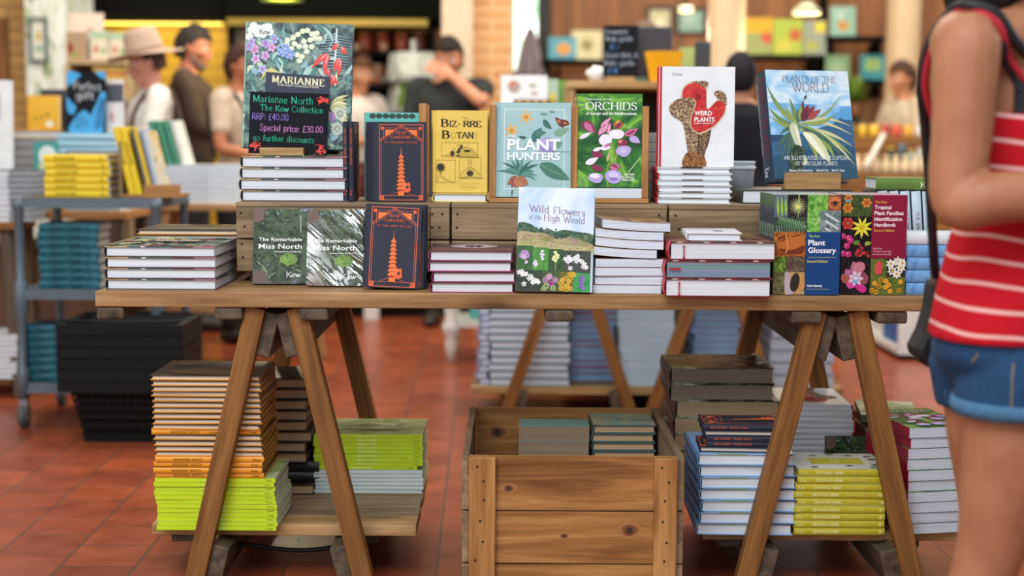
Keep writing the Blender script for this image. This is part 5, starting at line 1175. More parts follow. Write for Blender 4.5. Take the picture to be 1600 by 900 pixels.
# framed pictures
def picture(label,px0,px1,py0,py1,Y,frame,inner,art=None):
    p=PY(px0,py1,Y); q=PY(px1,py0,Y); t=thing('framed_picture',label,'picture',((p.x+q.x)/2,Y,p.z)); w=(q.x-p.x)/2; h=q.z-p.z; f=.022
    mb=MB(); mb.box(-w,w,-.02,0,0,f).box(-w,w,-.02,0,h-f,h).box(-w,-w+f,-.02,0,f,h-f).box(w-f,w,-.02,0,f,h-f); mb.build('frame',plain(frame,.5),t)
    mb=MB(); mb.box(-w+f,w-f,-.008,0,f,h-f); mats=[plain(inner,.5)]
    if art: mats+=art.mats; art.put(mb,lambda u,v,k:(-w+f+u*(2*w-2*f),-.008-k,f+v*(h-2*f)),1,step=.0004,off=.001)
    mb.build('print',mats,t)
picture('small framed print on the leafy wallpaper pier',47,75,27,98,9.1,'#5d6a62','#d8d8c8',art_simple(0,('e',50,40,20,14,'#c8a84a'),('r',20,65,80,80,'#8fae9a')))
picture('dark framed pale green print left of the first round column',1010,1052,10,56,11.3,'#2a241c','#c8c094',art_simple(0,('e',50,60,26,26,'#e0dcb8')))
picture('dark framed turquoise print right beside the first round column',1056,1103,12,54,11.3,'#2a241c','#8fae9c',art_simple(0,('e',45,40,30,26,'#a8c4b4')))
# pendant lamps
def pendant(label,px,py,Y,r,col,st,shade):
    p=PY(px,py,Y); t=thing('pendant_lamp',label,'lamp',(p.x,Y,p.z))
    MB().lathe([(r*.16,r*.9),(r*.3,r*.85),(r*.75,r*.45),(r*1.02,.02),(r*.98,.0),(r*.7,r*.42),(r*.2,r*.8)],n=28).build('shade',plain(shade,.4),t)
    MB().lathe([(0,.012),(r*.9,.012),(r*.86,.03),(0,.03)],n=28).build('diffuser',glow(col,st),t)
    MB().cyl((0,0,r*.9),(0,0,4.4-p.z),.008,n=8).build('cord',DARK,t)
    l=bpy.data.lights.new('pendant_bulb','POINT'); l.energy=14; l.color=(1,.85,.6); l.shadow_soft_size=.08; o=bpy.data.objects.new('pendant_bulb',l); COL.objects.link(o); o.parent=t; o.location=(0,0,-.06)
pendant('bright round pendant lamp hanging before the wall shelves at the right',1260,22,8.6,.085,'#fff6d8',6,'#b8b894')
pendant('green-yellow pendant lamp just at the top edge over the dark shelves',440,1,8.2,.12,'#d8ec3a',2.2,'#3a4a14')
pendant('small pale pendant lamp beside the first round column',1072,18,9.0,.05,'#e8ecd0',2.2,'#8a8a6a')
# black shelving with pots and tins, left of the cream pier
def cabinet(name,label,px0,px1,Y,d,shelf_py,mat,top,cat='shelving'):
    p=PY(px0,100,Y); q=PY(px1,100,Y); t=thing(name,label,cat,((p.x+q.x)/2,Y,0)); w=(q.x-p.x)/2
    MB().box(-w,w,d-.02,d,0,top).build('back_panel',mat,t)
    for s in(-1,1): MB().box(min(s*w,s*(w-.03)),max(s*w,s*(w-.03)),0,d-.021,0,top).build('side_panel',mat,t)
    MB().box(-w+.031,w-.031,.02,d-.021,0,.12).build('plinth',mat,t)
    zs=[]
    for py in shelf_py:
        z=zpx((px0+px1)/2,py,Y); MB().box(-w+.031,w-.031,0,d-.021,z-.03,z).build('shelf_board',mat,t); zs.append(z)
    return zs
SY=10.05
zs=cabinet('dark_shelving','tall black shelving with red-brown pots, behind the two shoppers in the middle',358,676,SY,.45,(79,131,180,260,360),DARK,zpx(500,41,SY))
rnd=random.Random(11)
def jar(label,x,y,z,r,h,col,cat='pot',nm='storage_pot',lid='#c8b890',group=None):
    t=thing(nm,label,cat,(x,y,z+.0006),group=group); MB().lathe([(0,0),(r*.9,0),(r,h*.15),(r,h*.8),(r*.8,h*.9),(r*.8,h*.92),(0,h*.92)],n=18).build('body',plain(col,.4),t); MB().lathe([(0,h*.92),(r*.85,h*.92),(r*.85,h),(0,h)],n=18).build('lid',plain(lid,.4),t)
PX=[(505,'#a8492a'),(540,'#b8562f'),(570,'#a04a2c'),(598,'#8f3f2a'),(628,'#a8502f'),(655,'#6f3a24')]
for i,(px,c) in enumerate(PX): jar(f'red-brown pot on the upper black shelf, {["first","second","third","fourth","fifth","sixth"][i]} from the left of six',PY(px,78,SY+.1).x,SY+.12,zs[0],.052,.13,c,group='pots on the upper black shelf',lid='#d8a070')
for i,(px,c) in enumerate(((375,'#6a5a4a'),(408,'#b8a24a'),(432,'#c8b45a'),(465,'#a8963f'))): facing(f'bb{i}',f'pale card box on the upper black shelf, {["first","second","third","fourth"][i]} from the left of four',px-12,px+14,44+(i%2)*3,79,SY+.06,c,z=zs[0],T=.05,name='card_box',cat='box',lean=0,group='card boxes on the upper black shelf')
for i,(px,c) in enumerate(((375,'#8a6a4f'),(558,'#a0522f'),(590,'#7f4a30'),(622,'#8f4a2f'),(650,'#5a4030'))): jar(f'brown pot on the middle black shelf, {["first","second","third","fourth","fifth"][i]} from the left of five',PY(px,130,SY+.1).x,SY+.12,zs[1],.05,.14,c,group='pots on the middle black shelf',lid='#9a8a70')
for i,px in enumerate((557,600)):  # small glowing cups, added to make the bright glints along the upper shelf
    t=thing('tea_light',['glowing tea light in front of the pots, left of two','glowing tea light in front of the pots, right of two'][i],'candle',(PY(px,66,SY+.03).x,SY+.035,zs[0]+.0006)); MB().lathe([(0,0),(.026,0),(.03,.05),(.027,.05),(.024,.004),(0,.004)],n=18).build('glass',plain('#c89a7a',.2),t); MB().lathe([(0,.0045),(.022,.0045),(.022,.042),(0,.05)],n=18).build('wax',glow('#ffb088',1.6),t)
# gift display left, behind the hat
GY=8.3
zs=cabinet('gift_shelving','pale wooden gift shelving left behind the hatted woman',100,206,GY,.4,(92,150,215,300),plain('#b39a72',.6),zpx(150,100,GY)+.0)
facing('gb1','large cream printed card leaning on top of the gift shelving',106,160,20,88,GY+.14,'#d0bca8',art_simple(0,('f',62,42,20,6,'#b89a84'),('f',40,55,12,6,'#a8907c')),lean=8,z=zpx(150,100,GY),T=.012,cat='card',name='printed_card')
for i in range(2): facing(f'gb2{i}',['left','right'][i]+' floral gift box of the pair on top of the gift shelving',[142,172][i],[170,199][i],[49,51][i],100,GY+.03,'#d8cdb0',art_simple(0,('f',30,55,18,5,'#d0705a'),('f',70,60,16,5,'#8fae7a'),('r',0,0,100,22,'#a8c0a4')),lean=0,z=zpx(150,100,GY),T=.1,cat='gift box',name='gift_box',group='floral gift boxes')
facing('gb3','brown paper gift bag with red tag beside the floral boxes',104,136,50,100,GY+.04,'#a88a66',art_simple(0,('e',20,50,14,18,'#8a2f24'),('e',40,70,10,10,'#7a9a3a')),lean=0,z=zpx(150,100,GY),T=.09,cat='gift bag',name='gift_bag')
facing('gb4','yellow and red patterned gift box on the upper gift shelf',146,199,104,148,GY+.03,'#d8b04a',art_simple(0,*[('f',12+16*(i%6),25+40*(i//6),9,5,'#c8503a') for i in range(12)]),lean=0,z=zs[1],T=.1,cat='gift box',name='gift_box')
# hanging grey cloth and white card spinner
t=thing('hanging_apron','grey-purple apron hanging on a hook below the window','apron',(PY(828,60,10.9).x,10.95,zpx(828,120,10.9)))
H=zpx(828,42,10.9)-zpx(828,120,10.9); mb=MB(); n=12
vs=[];fs=[]
for j in range(9):
    v=j/8
    for i in range(n+1):
        u=i/n-.5; wdt=.20*(1-v)**.7+.03; vs.append((u*wdt,.02*math.sin(u*18)*(1-v*.5),v*H))
for j in range(8):
    for i in range(n): a=j*(n+1)+i; fs.append((a,a+1,a+n+2,a+n+1))
mb.add(vs,fs,0,True); o=mb.build('cloth',plain('#8d7f86',.9),t); sm=o.modifiers.new('solid','SOLIDIFY'); sm.thickness=.01
MB().cyl((0,0,H-.01),(0,.345,H+.01),.008,n=8).build('hook',DARK,t)
def spinner(px,Y,py_t,label):
    x=PY(px,100,Y).x; t=thing('card_spinner',label,'card rack',(x,Y,0)); top=zpx(px,py_t,Y)
    MB().cyl((0,0,.03),(0,0,top),.018,n=12).build('pole',plain('#c8c8c4',.4,.3),t); MB().lathe([(0,0),(.2,0),(.2,.02),(.03,.035),(0,.035)],n=28).build('base',plain('#b0b0ac',.4,.3),t)
    cm=[blotch(f'cardp{i}',c,9,2,.4) for i,c in enumerate((['#dfe0d8','#c8ccc0','#8fa070'],['#3f5a1f','#6a8a3a','#2a3a18'],['#d8d4cc','#e8e6e0','#a8aca0'],['#7a8f5a','#e0e0d8','#b8c0a8']))]
    rnd=random.Random(5)
    for k in range(5):
        z=top-.06-.21*(k+1)
        for s in range(4):
            a=s*pi/2+.3; o=MB().box(-.13,.13,-.012,.0,0,.18).build('card',cm[(k+s)%4] if rnd.random()<.8 else cm[0],t); o.location=(.15*math.sin(a),-.15*math.cos(a),z); o.rotation_euler=(-.15,0,a)
            MB().box(-.14,.14,-.045,.0,-.012,.02).build('pocket',plain('#9a9e94',.4),t,loc=(.15*math.sin(a),-.15*math.cos(a),z),rot=(0,0,a))
spinner(646,9.8,62,'white card spinner with green picture cards behind the yellow botany book')

# ---------------------------------------------------------------- far furniture on the floor
def table(name,label,x0,x1,y0,y1,ztop,legm,topm,splay=.0,th=.035,lw=.05,apron=False,shelf=None,turned=False):
    t=thing(name,label,'table',((x0+x1)/2,(y0+y1)/2,0)); hx=(x1-x0)/2; hy=(y1-y0)/2
    MB().box(-hx,hx,-hy,hy,ztop-th,ztop).build('tabletop',topm,t,.003)
    for sx in(-1,1):
        for sy in(-1,1):
            q=(sx*(hx-.06),sy*(hy-.06),ztop-th-.001); p=(sx*(hx-.06+splay),sy*(hy-.06+splay*.4),0.003)
            if turned:
                L=ztop-th; MB().lathe([(0,.0),(.018,.0),(.026,.06),(.034,.10),(.028,.13),(.045,.16),(.048,.19),(.03,.22),(.036,.28),(.042,L*.55),(.05,L*.72),(.055,L*.74),(.055,L-.001)],(q[0],q[1],0.0),20).build('leg',legm,t)
            else: bar('leg',p,q,lw,lw,legm,t,.004)
    if apron:
        for sy in(-1,1): MB().box(-hx+.09,hx-.09,sy*(hy-.06)-.012,sy*(hy-.06)+.012,ztop-th-.1,ztop-th-.001).build('apron',legm,t)
    if shelf: MB().box(-hx+.06,hx-.06,-hy+.05,hy-.05,shelf-.03,shelf).build('low_shelf',legm if turned else topm,t)
    return t
WHITEP=plain('#d8d6d0',.5)
# grey trolley
TYF=5.54; tx0=PY(34,500,TYF).x; tx1=PY(245,400,TYF).x; ttop=zpx(140,309,TYF); tmid=zpx(120,452,TYF); tlow=zpx(90,598,TYF)
t=thing('metal_trolley','grey metal trolley with yellow books on top, behind the black baskets','trolley',((tx0+tx1)/2,TYF+.235,0)); hx=(tx1-tx0)/2; hy=.235
for z,nm in((ttop,'top_tray'),(tmid,'middle_tray'),(tlow,'bottom_tray')):
    MB().box(-hx,hx,-hy,hy,z-.012,z).build(nm,wd_(W_BATT,'x') if z==ttop else GREY,t)
    mb=MB()
    for q in((-hx-.012,hx+.012,-hy-.014,-hy-.001),(-hx-.012,hx+.012,hy+.001,hy+.014),(-hx-.014,-hx-.001,-hy,hy),(hx+.001,hx+.014,-hy,hy)): mb.box(*q,z-.04,z-.001)
    mb.build('tray_frame',GREY,t)
for sx in(-1,1):
    for sy in(-1,1):
        x,y=sx*(hx+.0),sy*(hy+.0); MB().lathe([(0,.115),(.02,.115),(.02,tlow-.03),(.027,tlow-.02),(.027,tlow+.05),(.018,tlow+.07),(.018,tmid-.12),(.027,tmid-.09),(.027,tmid+.02),(.018,tmid+.04),(.018,ttop-.05),(.024,ttop-.04),(.024,ttop-.002),(0,ttop-.002)],(x,y,0),16).build('post',GREY,t)
        c=MB().box(-.016,.016,-.014,.014,.07,.116).box(-.017,-.013,-.03,.03,.03,.08).box(.013,.017,-.03,.03,.03,.08).build('caster_fork',STEEL,t,loc=(x,y,0))
        MB().cyl((-.012,0,.045),(.012,0,.045),.044,n=24).build('wheel',plain('#4a4e52',.5),c)
quick('bgteal',.18,.235,.031,'#164a56','warm',spine=blotch('tealsp',['#123c48','#1f5f70','#2f7a86'],22,3,.4))
quick('bgyellow',.2,.245,.0267,'#e8c81a','white')
sy_=art_box(0,0,100,10); sy_.text('THE BOOK OF BEES',16,50,7,4.5,'#8a7410','sans',bold=.02); sy_.flower(91,5,2.6,4,'#8a7410',None,.6)
book('bgyellow',.2,.245,.0267,plain('#e8c81a',.45),spine_art=sy_,pages='white')
xc=PY(108,430,5.56).x; z=tmid
for i in range(8): flat('bgteal','hardback_book',f'dark teal hardcover, {nth(7-i)} in the stack on the middle trolley tray',xc+rnd.uniform(-.006,.006),TYF+.02+.1,z,90+rnd.uniform(-1,1),'teal books, middle tray'); z+=.0316
xc=PY(84,560,5.56).x; z=tlow
for i in range(7): flat('bgteal','hardback_book',f'dark teal hardcover, {nth(6-i)} in the stack on the bottom trolley tray',xc+rnd.uniform(-.006,.006),TYF+.02+.1,z,90+rnd.uniform(-1,1),'teal books, bottom tray'); z+=.0316
xc=PY(119,290,5.56).x; z=ttop
for i in range(6): flat('bgyellow','paperback_book',f'bright yellow book, {nth(5-i)} in the flat stack on the trolley top',xc+rnd.uniform(-.004,.006),TYF+.02+.1,z,90+rnd.uniform(-1,1),'yellow stack on the trolley'); z+=.0273
quick('bggrey',.2,.12,.035,'#4a4a4a','grey')
z=ttop; xc=PY(180,280,5.8).x
for i in range(5): flat('bggrey','paperback_book',f'dark grey book, {nth(4-i)} in the stack behind the yellow trolley stack',xc-.09,TYF+.32,z,0,'grey stack on the trolley'); z+=.0356
# wooden holder with leaning books on the trolley
hx0=PY(188,290,5.62).x; t=thing('book_holder','small wooden holder with leaning yellow books on the trolley top','book holder',(hx0,TYF+.06,ttop+.0008)); m=wd_(W_BOX,'x')
MB().box(0,.012,0,.16,0,zpx(188,222,5.6)-ttop).build('end_board',wd_(W_CRATE,'z'),t); MB().box(.0125,.24,0,.16,0,.012).build('base_board',m,t); MB().box(.10,.24,-.012,-.0005,0,.05).build('front_lip',m,t)
sp2=art_box(0,0,100,10); sp2.text('THE BOOK OF BEES',20,56,7,4.5,'#8a7410','sans',bold=.02)
book('bgyellow_up',.15,.265,.026,plain('#e8c81a',.45),spine_art=sp2,pages='white'); quick('bgslate',.15,.26,.014,'#3f4a54'); quick('bgblue',.15,.255,.014,'#8fa4c4')
book('bgcover',.15,.262,.02,blotch('bgcov',['#8a96a4','#d8cfc4','#c89a80','#e8e0d4','#6a8a5a'],14,3,.4),spine='#d8b828',pages='white')
book('bgcover2',.15,.25,.02,blotch('bgcov2',['#b0b8b8','#d8d8d0','#d8b828','#8f9a94'],14,3,.4),spine='#c8ccc8',pages='white')
for i,(k,lab) in enumerate((('bgyellow_up','yellow spined book leaning in the wooden holder, leftmost'),('bgyellow_up','second yellow spined book leaning in the wooden holder'),('bgslate','slate grey book leaning in the wooden holder'),('bgcover','yellow spined picture book leaning in the wooden holder'),('bgblue','pale blue book leaning in the wooden holder'),('bgcover2','white and yellow picture book, rightmost in the wooden holder'))):
    onside(k,'paperback_book',lab,hx0+.062+[0,.027,.055,.070,.0915,.107][i],TYF+.068,ttop+.0135+.001,-13,0)
# far table left behind the trolley
t3=(PY(235,330,7.0).x,PY(460,330,7.0).x); table('far_table','long pale wooden table with white stacks, behind the trolley',t3[0],t3[1],7.0,7.36,zpx(320,318,7.0),wd_(W_PALE,'z'),wd_(W_PALE,'x'),splay=.14,shelf=.30)
z3=zpx(320,318,7.0)
quick('bgwhite',.2,.19,.026,'#d4dcdc','cool'); quick('bgwhite2',.2,.17,.026,'#dfe6e6','cool')
for k,px in((0,295),(1,347)):
    z=z3
    for i in range(7): flat('bgwhite' if k==0 else 'bgwhite2','paperback_book',f'white book, {nth(6-i)} in the {["left","right"][k]} white stack on the far table',PY(px,290,7.1).x+rnd.uniform(-.005,.005),7.03+.1,z,rnd.uniform(-1,1),['left white far stack','right white far stack'][k]); z+=.0266
zt=z
book('bggreen',.16,.22,.03,plain('#3f8a70',.45),spine='#3f8a70',pages='white'); quick('bgpale',.16,.22,.03,'#d8dcd4')
for i in range(4): onside('bggreen' if i<3 else 'bgpale','hardback_book',['green spined book leaning on the far table stacks, leftmost','second green spined book leaning on the far table stacks','third green spined book leaning on the far table stacks','white spined book leaning beside the three green ones'][i],PY(262,258,7.1).x+i*.036,7.06,zt+.002,-15,0)
for k,(px,c,wd2) in enumerate(((300,'#c8c0d4',.3),(372,'#cfcad8',.3))):
    t=thing('storage_box',f'pale lilac storage box on the low shelf of the far table, {["left","right"][k]} one','box',(PY(px,480,7.2).x,7.2,.3005)); MB().box(-wd2/2,wd2/2,-.12,.1,0,.16).build('body',plain(c,.5),t,.006); MB().box(-wd2/2-.006,wd2/2+.006,-.126,.106,.1605,.19).build('lid',plain('#dcd8e2',.5),t,.004)
# dark wooden chest between trolley and far table
t=thing('wooden_chest','dark brown wooden chest on the floor seen through the trolley','chest',(PY(190,400,6.7).x-.36,6.5,0)); MB().box(-.42,.32,0,.35,0.04,.62).build('body',plain('#6a4630',.6),t,.01); MB().box(-.44,.34,-.015,.36,.6205,.65).build('lid',plain('#7a5238',.6),t,.006); MB().box(-.42,.32,.02,.33,0,.039).build('plinth',DARK,t)
# left display table with signs
dz=.80; dx0=PY(20,300,6.5).x; dx1=PY(203,300,6.5).x; table('display_table','wooden display table with the blue-swirl chalkboard, behind the trolley',dx0,dx1,6.43,6.98,dz,wd_(W_BATT,'z'),wd_(W_BOX,'x'))
book('bgbluew',.215,.275,.031,plain('#8fbcd0',.4),spine=blotch('bws',['#6fb0c4','#cfdcec'],5,1,.4,stretch=(.2,12,.2)),pages='cool')
z=dz; xc=PY(140,230,6.5).x
for i in range(11): flat('bgbluew','hardback_book',f'pale blue and white book, {nth(10-i)} in the stack under the blue-swirl chalkboard',xc+rnd.uniform(-.004,.004),6.48+.11,z,90+rnd.uniform(-1,1),'blue-white display stack'); z+=.0316
zs_=z
a=art_box(412,450,655,832); B='#3f9fd8'; B2='#2f86c4'
for pts in ([(412,452),(470,455),(500,475),(470,500),(430,540),(412,530)],[(590,455),(655,455),(655,500),(620,485)],[(412,610),(440,640),(470,670),(450,720),(415,690)],[(440,832),(430,790),(470,730),(520,690),(560,720),(575,690),(600,640),(625,580),(655,590),(650,700),(640,780),(620,832)]): a.smooth(pts,B)
for i in range(6): a.line([(500+12*math.cos(i+q*.5)*(1+q*.35),770+10*math.sin(i+q*.5)*(1+q*.35)) for q in range(9)],4,'#1f4a74' if i%2 else '#5fb8e8',True)
for i in range(5): a.line([(585+i*11,820-i*6),(600+i*10,720),(625+i*6,620)],4,'#1f4a74',True)
a.text('Perfect',455,625,560,46,'#dfe4ea','hand',.05,slope=.06); a.text('gift',470,580,620,46,'#dfe4ea','hand',.05,slope=.05)
p=PY(133,207,6.5); chalk_sign('chalkboard_sign','tall chalkboard with blue swirls and white lettering on the display table',p.x,6.52,zs_+.001,.176,.275,4,0,a)
facing('bgtwo','half grey, half white book standing right of the blue-swirl chalkboard',163,193,125,207,6.56,'#d8d4d4',art_simple(0,('r',0,8,100,42,'#4a4c56'),('e',40,70,10,10,'#c89090')),z=zs_,lean=3)
facing('bgblackb','black board standing behind the orange-yellow book',64,112,140,207,6.73,'#2a2c34',None,z=zs_,lean=2,T=.012,cat='board',name='black_board')
quick('bgoraflat',.2,.25,.032,'#e8a820'); quick('bggreyflat',.2,.25,.04,'#8a8680','grey')
z=dz; xc=PY(60,230,6.6).x
for i in range(8): flat('bggreyflat','paperback_book',f'grey book, {nth(7-i)} in the stack below the orange-yellow book',xc-.02,6.62+.13,z,rnd.uniform(-1,1),'grey display stack'); z+=.0406
flat('bgoraflat','hardback_book','orange-yellow book lying flat under the standing one',xc-.02,6.62+.13,z,0); z+=.033
facing('bgora','orange-yellow book with white disc standing on the display table stack',43,93,150,216,6.64,'#e8ae20',art_simple(0,('e',70,82,12,10,'#f0e8d8'),('e',62,55,5,5,'#7a6a3a'),('e',45,62,4,4,'#7a6a3a'),('e',28,66,4,4,'#7a6a3a')),z=z,lean=3,T=.03,spine='#c88a18')
q=PY(70,268,6.3); zz=q.z
q=PY(72,268,6.45); t=thing('stock_box','brown cardboard stock box carrying the teal and white picture book','box',(q.x,6.435,dz)); MB().box(-.085,.085,0,.13,0,q.z-dz-.0008).build('box',plain('#a08a6c',.8),t,.003); MB().box(-.012,.012,-.0006,-.0001,0,q.z-dz-.002).build('tape',plain('#c8b48a',.4),t)
facing('bgteal2','teal and white picture book standing on the cardboard box behind the yellow stack',53,91,222,268,6.46,'#3f9a94',art_simple(0,('e',55,48,36,34,'#dfe8e4'),('e',40,82,22,14,'#c8d0a0')),z=q.z,lean=5,T=.02)
# nearer table at the far left edge
lz=zpx(10,347,6.15); lx0=PY(-140,347,6.2).x; lx1=PY(30,347,6.2).x; table('edge_table','wooden table cut by the left picture edge, with grey stacks',lx0,lx1,6.15,6.42,lz,wd_(W_BATT,'z'),wd_(W_LEG,'x'),splay=.05,shelf=zpx(10,590,6.2))
quick('bgpapers',.18,.22,.024,'#c8ccd0','white'); quick('bgslate2',.18,.22,.024,'#5a6068','grey')
z=lz
for i in range(9): flat('bgpapers','paperback_book',f'white-paged book, {nth(8-i)} in the stack at the left picture edge',PY(-14,300,6.2).x,6.16+.11,z,rnd.uniform(-2,2),'white edge stack'); z+=.0245
z=lz
for i in range(9): flat('bgslate2','paperback_book',f'slate grey book, {nth(8-i)} in the stack behind the left edge stack',PY(18,300,6.2).x,6.165+.115,z,rnd.uniform(-2,2),'slate edge stack'); z+=.0245
facing('bgtall','tall white book standing at the very left picture edge',-50,17,126,262,6.22,'#dfe4e4',art_simple(0,('e',70,30,8,20,'#a8b0b8')),z=lz+9*.0245,lean=3,T=.04)
z=zpx(10,590,6.2)
for i in range(8): flat('bgpapers','paperback_book',f'white-paged book, {nth(7-i)} in the low stack at the left picture edge',PY(0,560,6.2).x,6.165+.11,z,rnd.uniform(-2,2),'white low edge stack'); z+=.0245
# baskets
def basket_mesh():
    """tapered slotted tub with a deep rim"""
    b0x,b0y,b1x,b1y,h=.155,.10,.20,.135,.235; mb=MB()
    def ring(z): k=z/h; return (b0x+(b1x-b0x)*k, b0y+(b1y-b0y)*k)
    def band(z0,z1,t=.004):
        (ax,ay),(bx,by)=ring(z0),ring(z1)
        o=[(-ax,-ay,z0),(ax,-ay,z0),(ax,ay,z0),(-ax,ay,z0),(-bx,-by,z1),(bx,-by,z1),(bx,by,z1),(-bx,by,z1)]
        ax-=t;ay-=t;bx-=t;by-=t
        i=[(-ax,-ay,z0),(ax,-ay,z0),(ax,ay,z0),(-ax,ay,z0),(-bx,-by,z1),(bx,-by,z1),(bx,by,z1),(-bx,by,z1)]
        fs=[]
        for k in range(4): n=(k+1)%4; fs+=[(k,n,4+n,4+k),(8+n,8+k,12+k,12+n),(k,8+k,8+n,n),(4+k,4+n,12+n,12+k)]
        mb.add(o+i,fs)
    mb.box(-b0x,b0x,-b0y,b0y,0,.005); band(.005,.035); band(.055,.068); band(.088,.10); band(.12,.132); band(.15,.162); band(.18,h)
    for k in range(15):
        u=-1+2*k/14
        for s in(-1,1):
            for ax in(0,1):
                if ax==0: p=(u*b0x*.97,s*(b0y-.002),.03); q=(u*b1x*.97,s*(b1y-.004),h-.03)
                elif k%2==0: p=(s*(b0x-.002),u*b0y*.97,.03); q=(s*(b1x-.004),u*b1y*.97,h-.03)
                else: continue
                mb.tube([p,q],.0035,4,smooth=False)
    return mb.mesh('tub',BLACKP)
BT=basket_mesh()
def rim_mesh():
    mb=MB(); x0,y0,x1,y1=.201,.136,.232,.162
    for q in((-x1,x1,-y1,-y0),(-x1,x1,y0,y1),(-x1,-x0,-y0,y0),(x0,x1,-y0,y0)): mb.box(*q,.224,.235)
    for q in((-x1,x1,-y1,-y1+.004),(-x1,x1,y1-.004,y1),(-x1,-x1+.004,-y1+.004,y1-.004),(x1-.004,x1,-y1+.004,y1-.004)): mb.box(*q,.196,.224)
    for k in range(5): mb.box(-.03+.012*k-.02,-.03+.012*k-.013,-y1-.0006,-y1,.210,.216)
    return mb.mesh('rim',BLACKP)
RM=rim_mesh()
bc=PZ(196,692,0); 
for i in range(6):
    o=thing('shopping_basket',f'black plastic shopping basket, {nth(5-i)} of the nested pile' if i==5 else f'black plastic shopping basket, {nth(5-i)} in the nested pile',('shopping basket'),(PY(209,600,5.4).x,bc.y+.11,.002+.0425*i),math.radians(0),'nested shopping baskets')
    link('tub',BT,o); link('rim',RM,o)
    if i==5:
        for s in(-1,1): MB().tube(catmull([(-.2,s*.10,.24),(-.19,s*.13,.243),(0,s*.15,.243),(.19,s*.13,.243),(.2,s*.10,.24)]),.006,8).build('handle',BLACKP,o)
    else:
        pass
# second trestle table behind, low shelf with stacks
B2Y=5.72; c2a=PY(890,485,B2Y).x; c2b=PY(1118,485,B2Y).x
ta=c2a-.45; tb=c2b+.45
tabletop(ta,tb,B2Y-.04,B2Y+.60,.76,.035,[(ta+.06,.07),(tb-.06,.07)],'second plank tabletop on trestles, behind the book table')
trestle(c2a,B2Y,B2Y+.54,.724,.02,.262,label='brown trestle under the second table, behind the pale crate')
trestle(c2b,B2Y,B2Y+.54,.724,.02,.262,label='brown trestle under the second table, behind the brown-paged stack')
s0=PY(737,600,5.8).x; s1=PY(1320,600,5.8).x; L2=.125
low_shelf(s0,s1,5.80,6.24,L2,'low slatted shelf with white stacks under the second table')
quick('bgtealw',.30,.33,.03,'#2f5f68','cool'); z=L2
xc=PY(828,560,5.86).x
for i in range(12): flat('bgtealw','hardback_book',f'white-paged teal hardcover, {nth(11-i)} in the stack under the second table',xc+rnd.uniform(-.006,.006),5.84+.15,z,90+180+rnd.uniform(-1,1),'teal hardcovers under the second table'); z+=.0306
quick('bglilac',.045,.2,.026,'#7f88b8','cool'); z=L2; xc=PY(757,540,5.9).x
for i in range(15): flat('bglilac','paperback_book',f'narrow lilac booklet, {nth(14-i)} in the thin column beside the teal hardcovers',xc+rnd.uniform(-.006,.006),5.96,z,rnd.uniform(-3,3),'lilac booklets'); z+=.0265
quick('bgmag',.23,.28,.034,'#b8c8cc',paper('#b8cad8','#9fb4c4',300),soft=True); z=L2; xc=PY(1010,560,5.88).x
for i in range(11): flat('bgmag','magazine',f'pale blue magazine bundle, {nth(10-i)} in the stack under the second table',xc+rnd.uniform(-.008,.008),5.86+.14,z,rnd.uniform(-2,2),'magazines under the second table'); z+=.0345
quick('bgred',.2,.25,.028,'#a8304a',paper('#8fa8c8','#7a94b8',300)); quick('bgsteel',.2,.25,.028,'#8fa8c8',paper('#8fb0d0','#7a9ac0',300)); z=L2; xc=PY(922,540,6.1).x
for i in range(13): flat('bgred' if i in(1,2,5,9,10) else 'bgsteel','hardback_book',(f'red covered' if i in(1,2,5,9,10) else 'steel blue')+f' book, {nth(12-i)} in the stack behind the second trestle leg',xc+rnd.uniform(-.006,.006),5.98+.13,z,rnd.uniform(-2,2),'red and blue books under the second table'); z+=.0286
z=L2; xc=PY(1115,540,6.1).x
for i in range(13): flat('bgsteel','hardback_book',f'steel blue book, {nth(12-i)} in the stack between the second trestles',xc+rnd.uniform(-.006,.006),5.98+.13,z,rnd.uniform(-2,2),'steel blue books under the second table'); z+=.0286
quick('bgbig',.27,.3,.05,'#8a8f98',paper('#b0b8c4','#98a0ac',200)); z=L2; xc=PY(1250,560,5.9).x
for i in range(9): flat('bgbig','hardback_book',f'thick grey-white volume, {nth(8-i)} in the stack right of the second trestle',xc+rnd.uniform(-.006,.006),5.86+.15,z,rnd.uniform(-2,2),'thick volumes under the second table'); z+=.0508
# white painted tables with turned legs
lx=PZ(705,566,0); table('painted_table','white painted table with turned legs and a low shelf',lx.x-.06,lx.x+.62,lx.y-.06,lx.y+.4,.74,WHITEP,WHITEP,apron=True,shelf=.21,turned=True)
t=thing('storage_tin','turquoise tin box on the low shelf of the white painted table','tin',(lx.x+.25,lx.y+.1,.2105)); MB().box(-.16,.16,0,.25,0,.15).build('body',plain('#5fb8b4',.4),t,.01); MB().box(-.163,.163,-.003,.253,.1505,.17).build('lid',plain('#4fa8a4',.4),t,.006)
lx=PZ(581,499,0); t=thing('white_post','short white display post standing on the tiles far behind','post',(lx.x,lx.y,0)); MB().box(-.045,.045,-.045,.045,0,.5).build('post',WHITEP,t,.004); MB().box(-.09,.09,-.09,.09,.5005,.52).build('cap',WHITEP,t,.004)
t=thing('black_plinth','long black plinth on the floor far behind the table','plinth',(PY(590,480,9.0).x,8.98,0)); MB().box(-.62,.42,.12,.26,0,.18).build('body',DARK,t,.006); MB().box(-.63,.43,.11,.265,.1805,.2).build('top',DARK,t,.003)

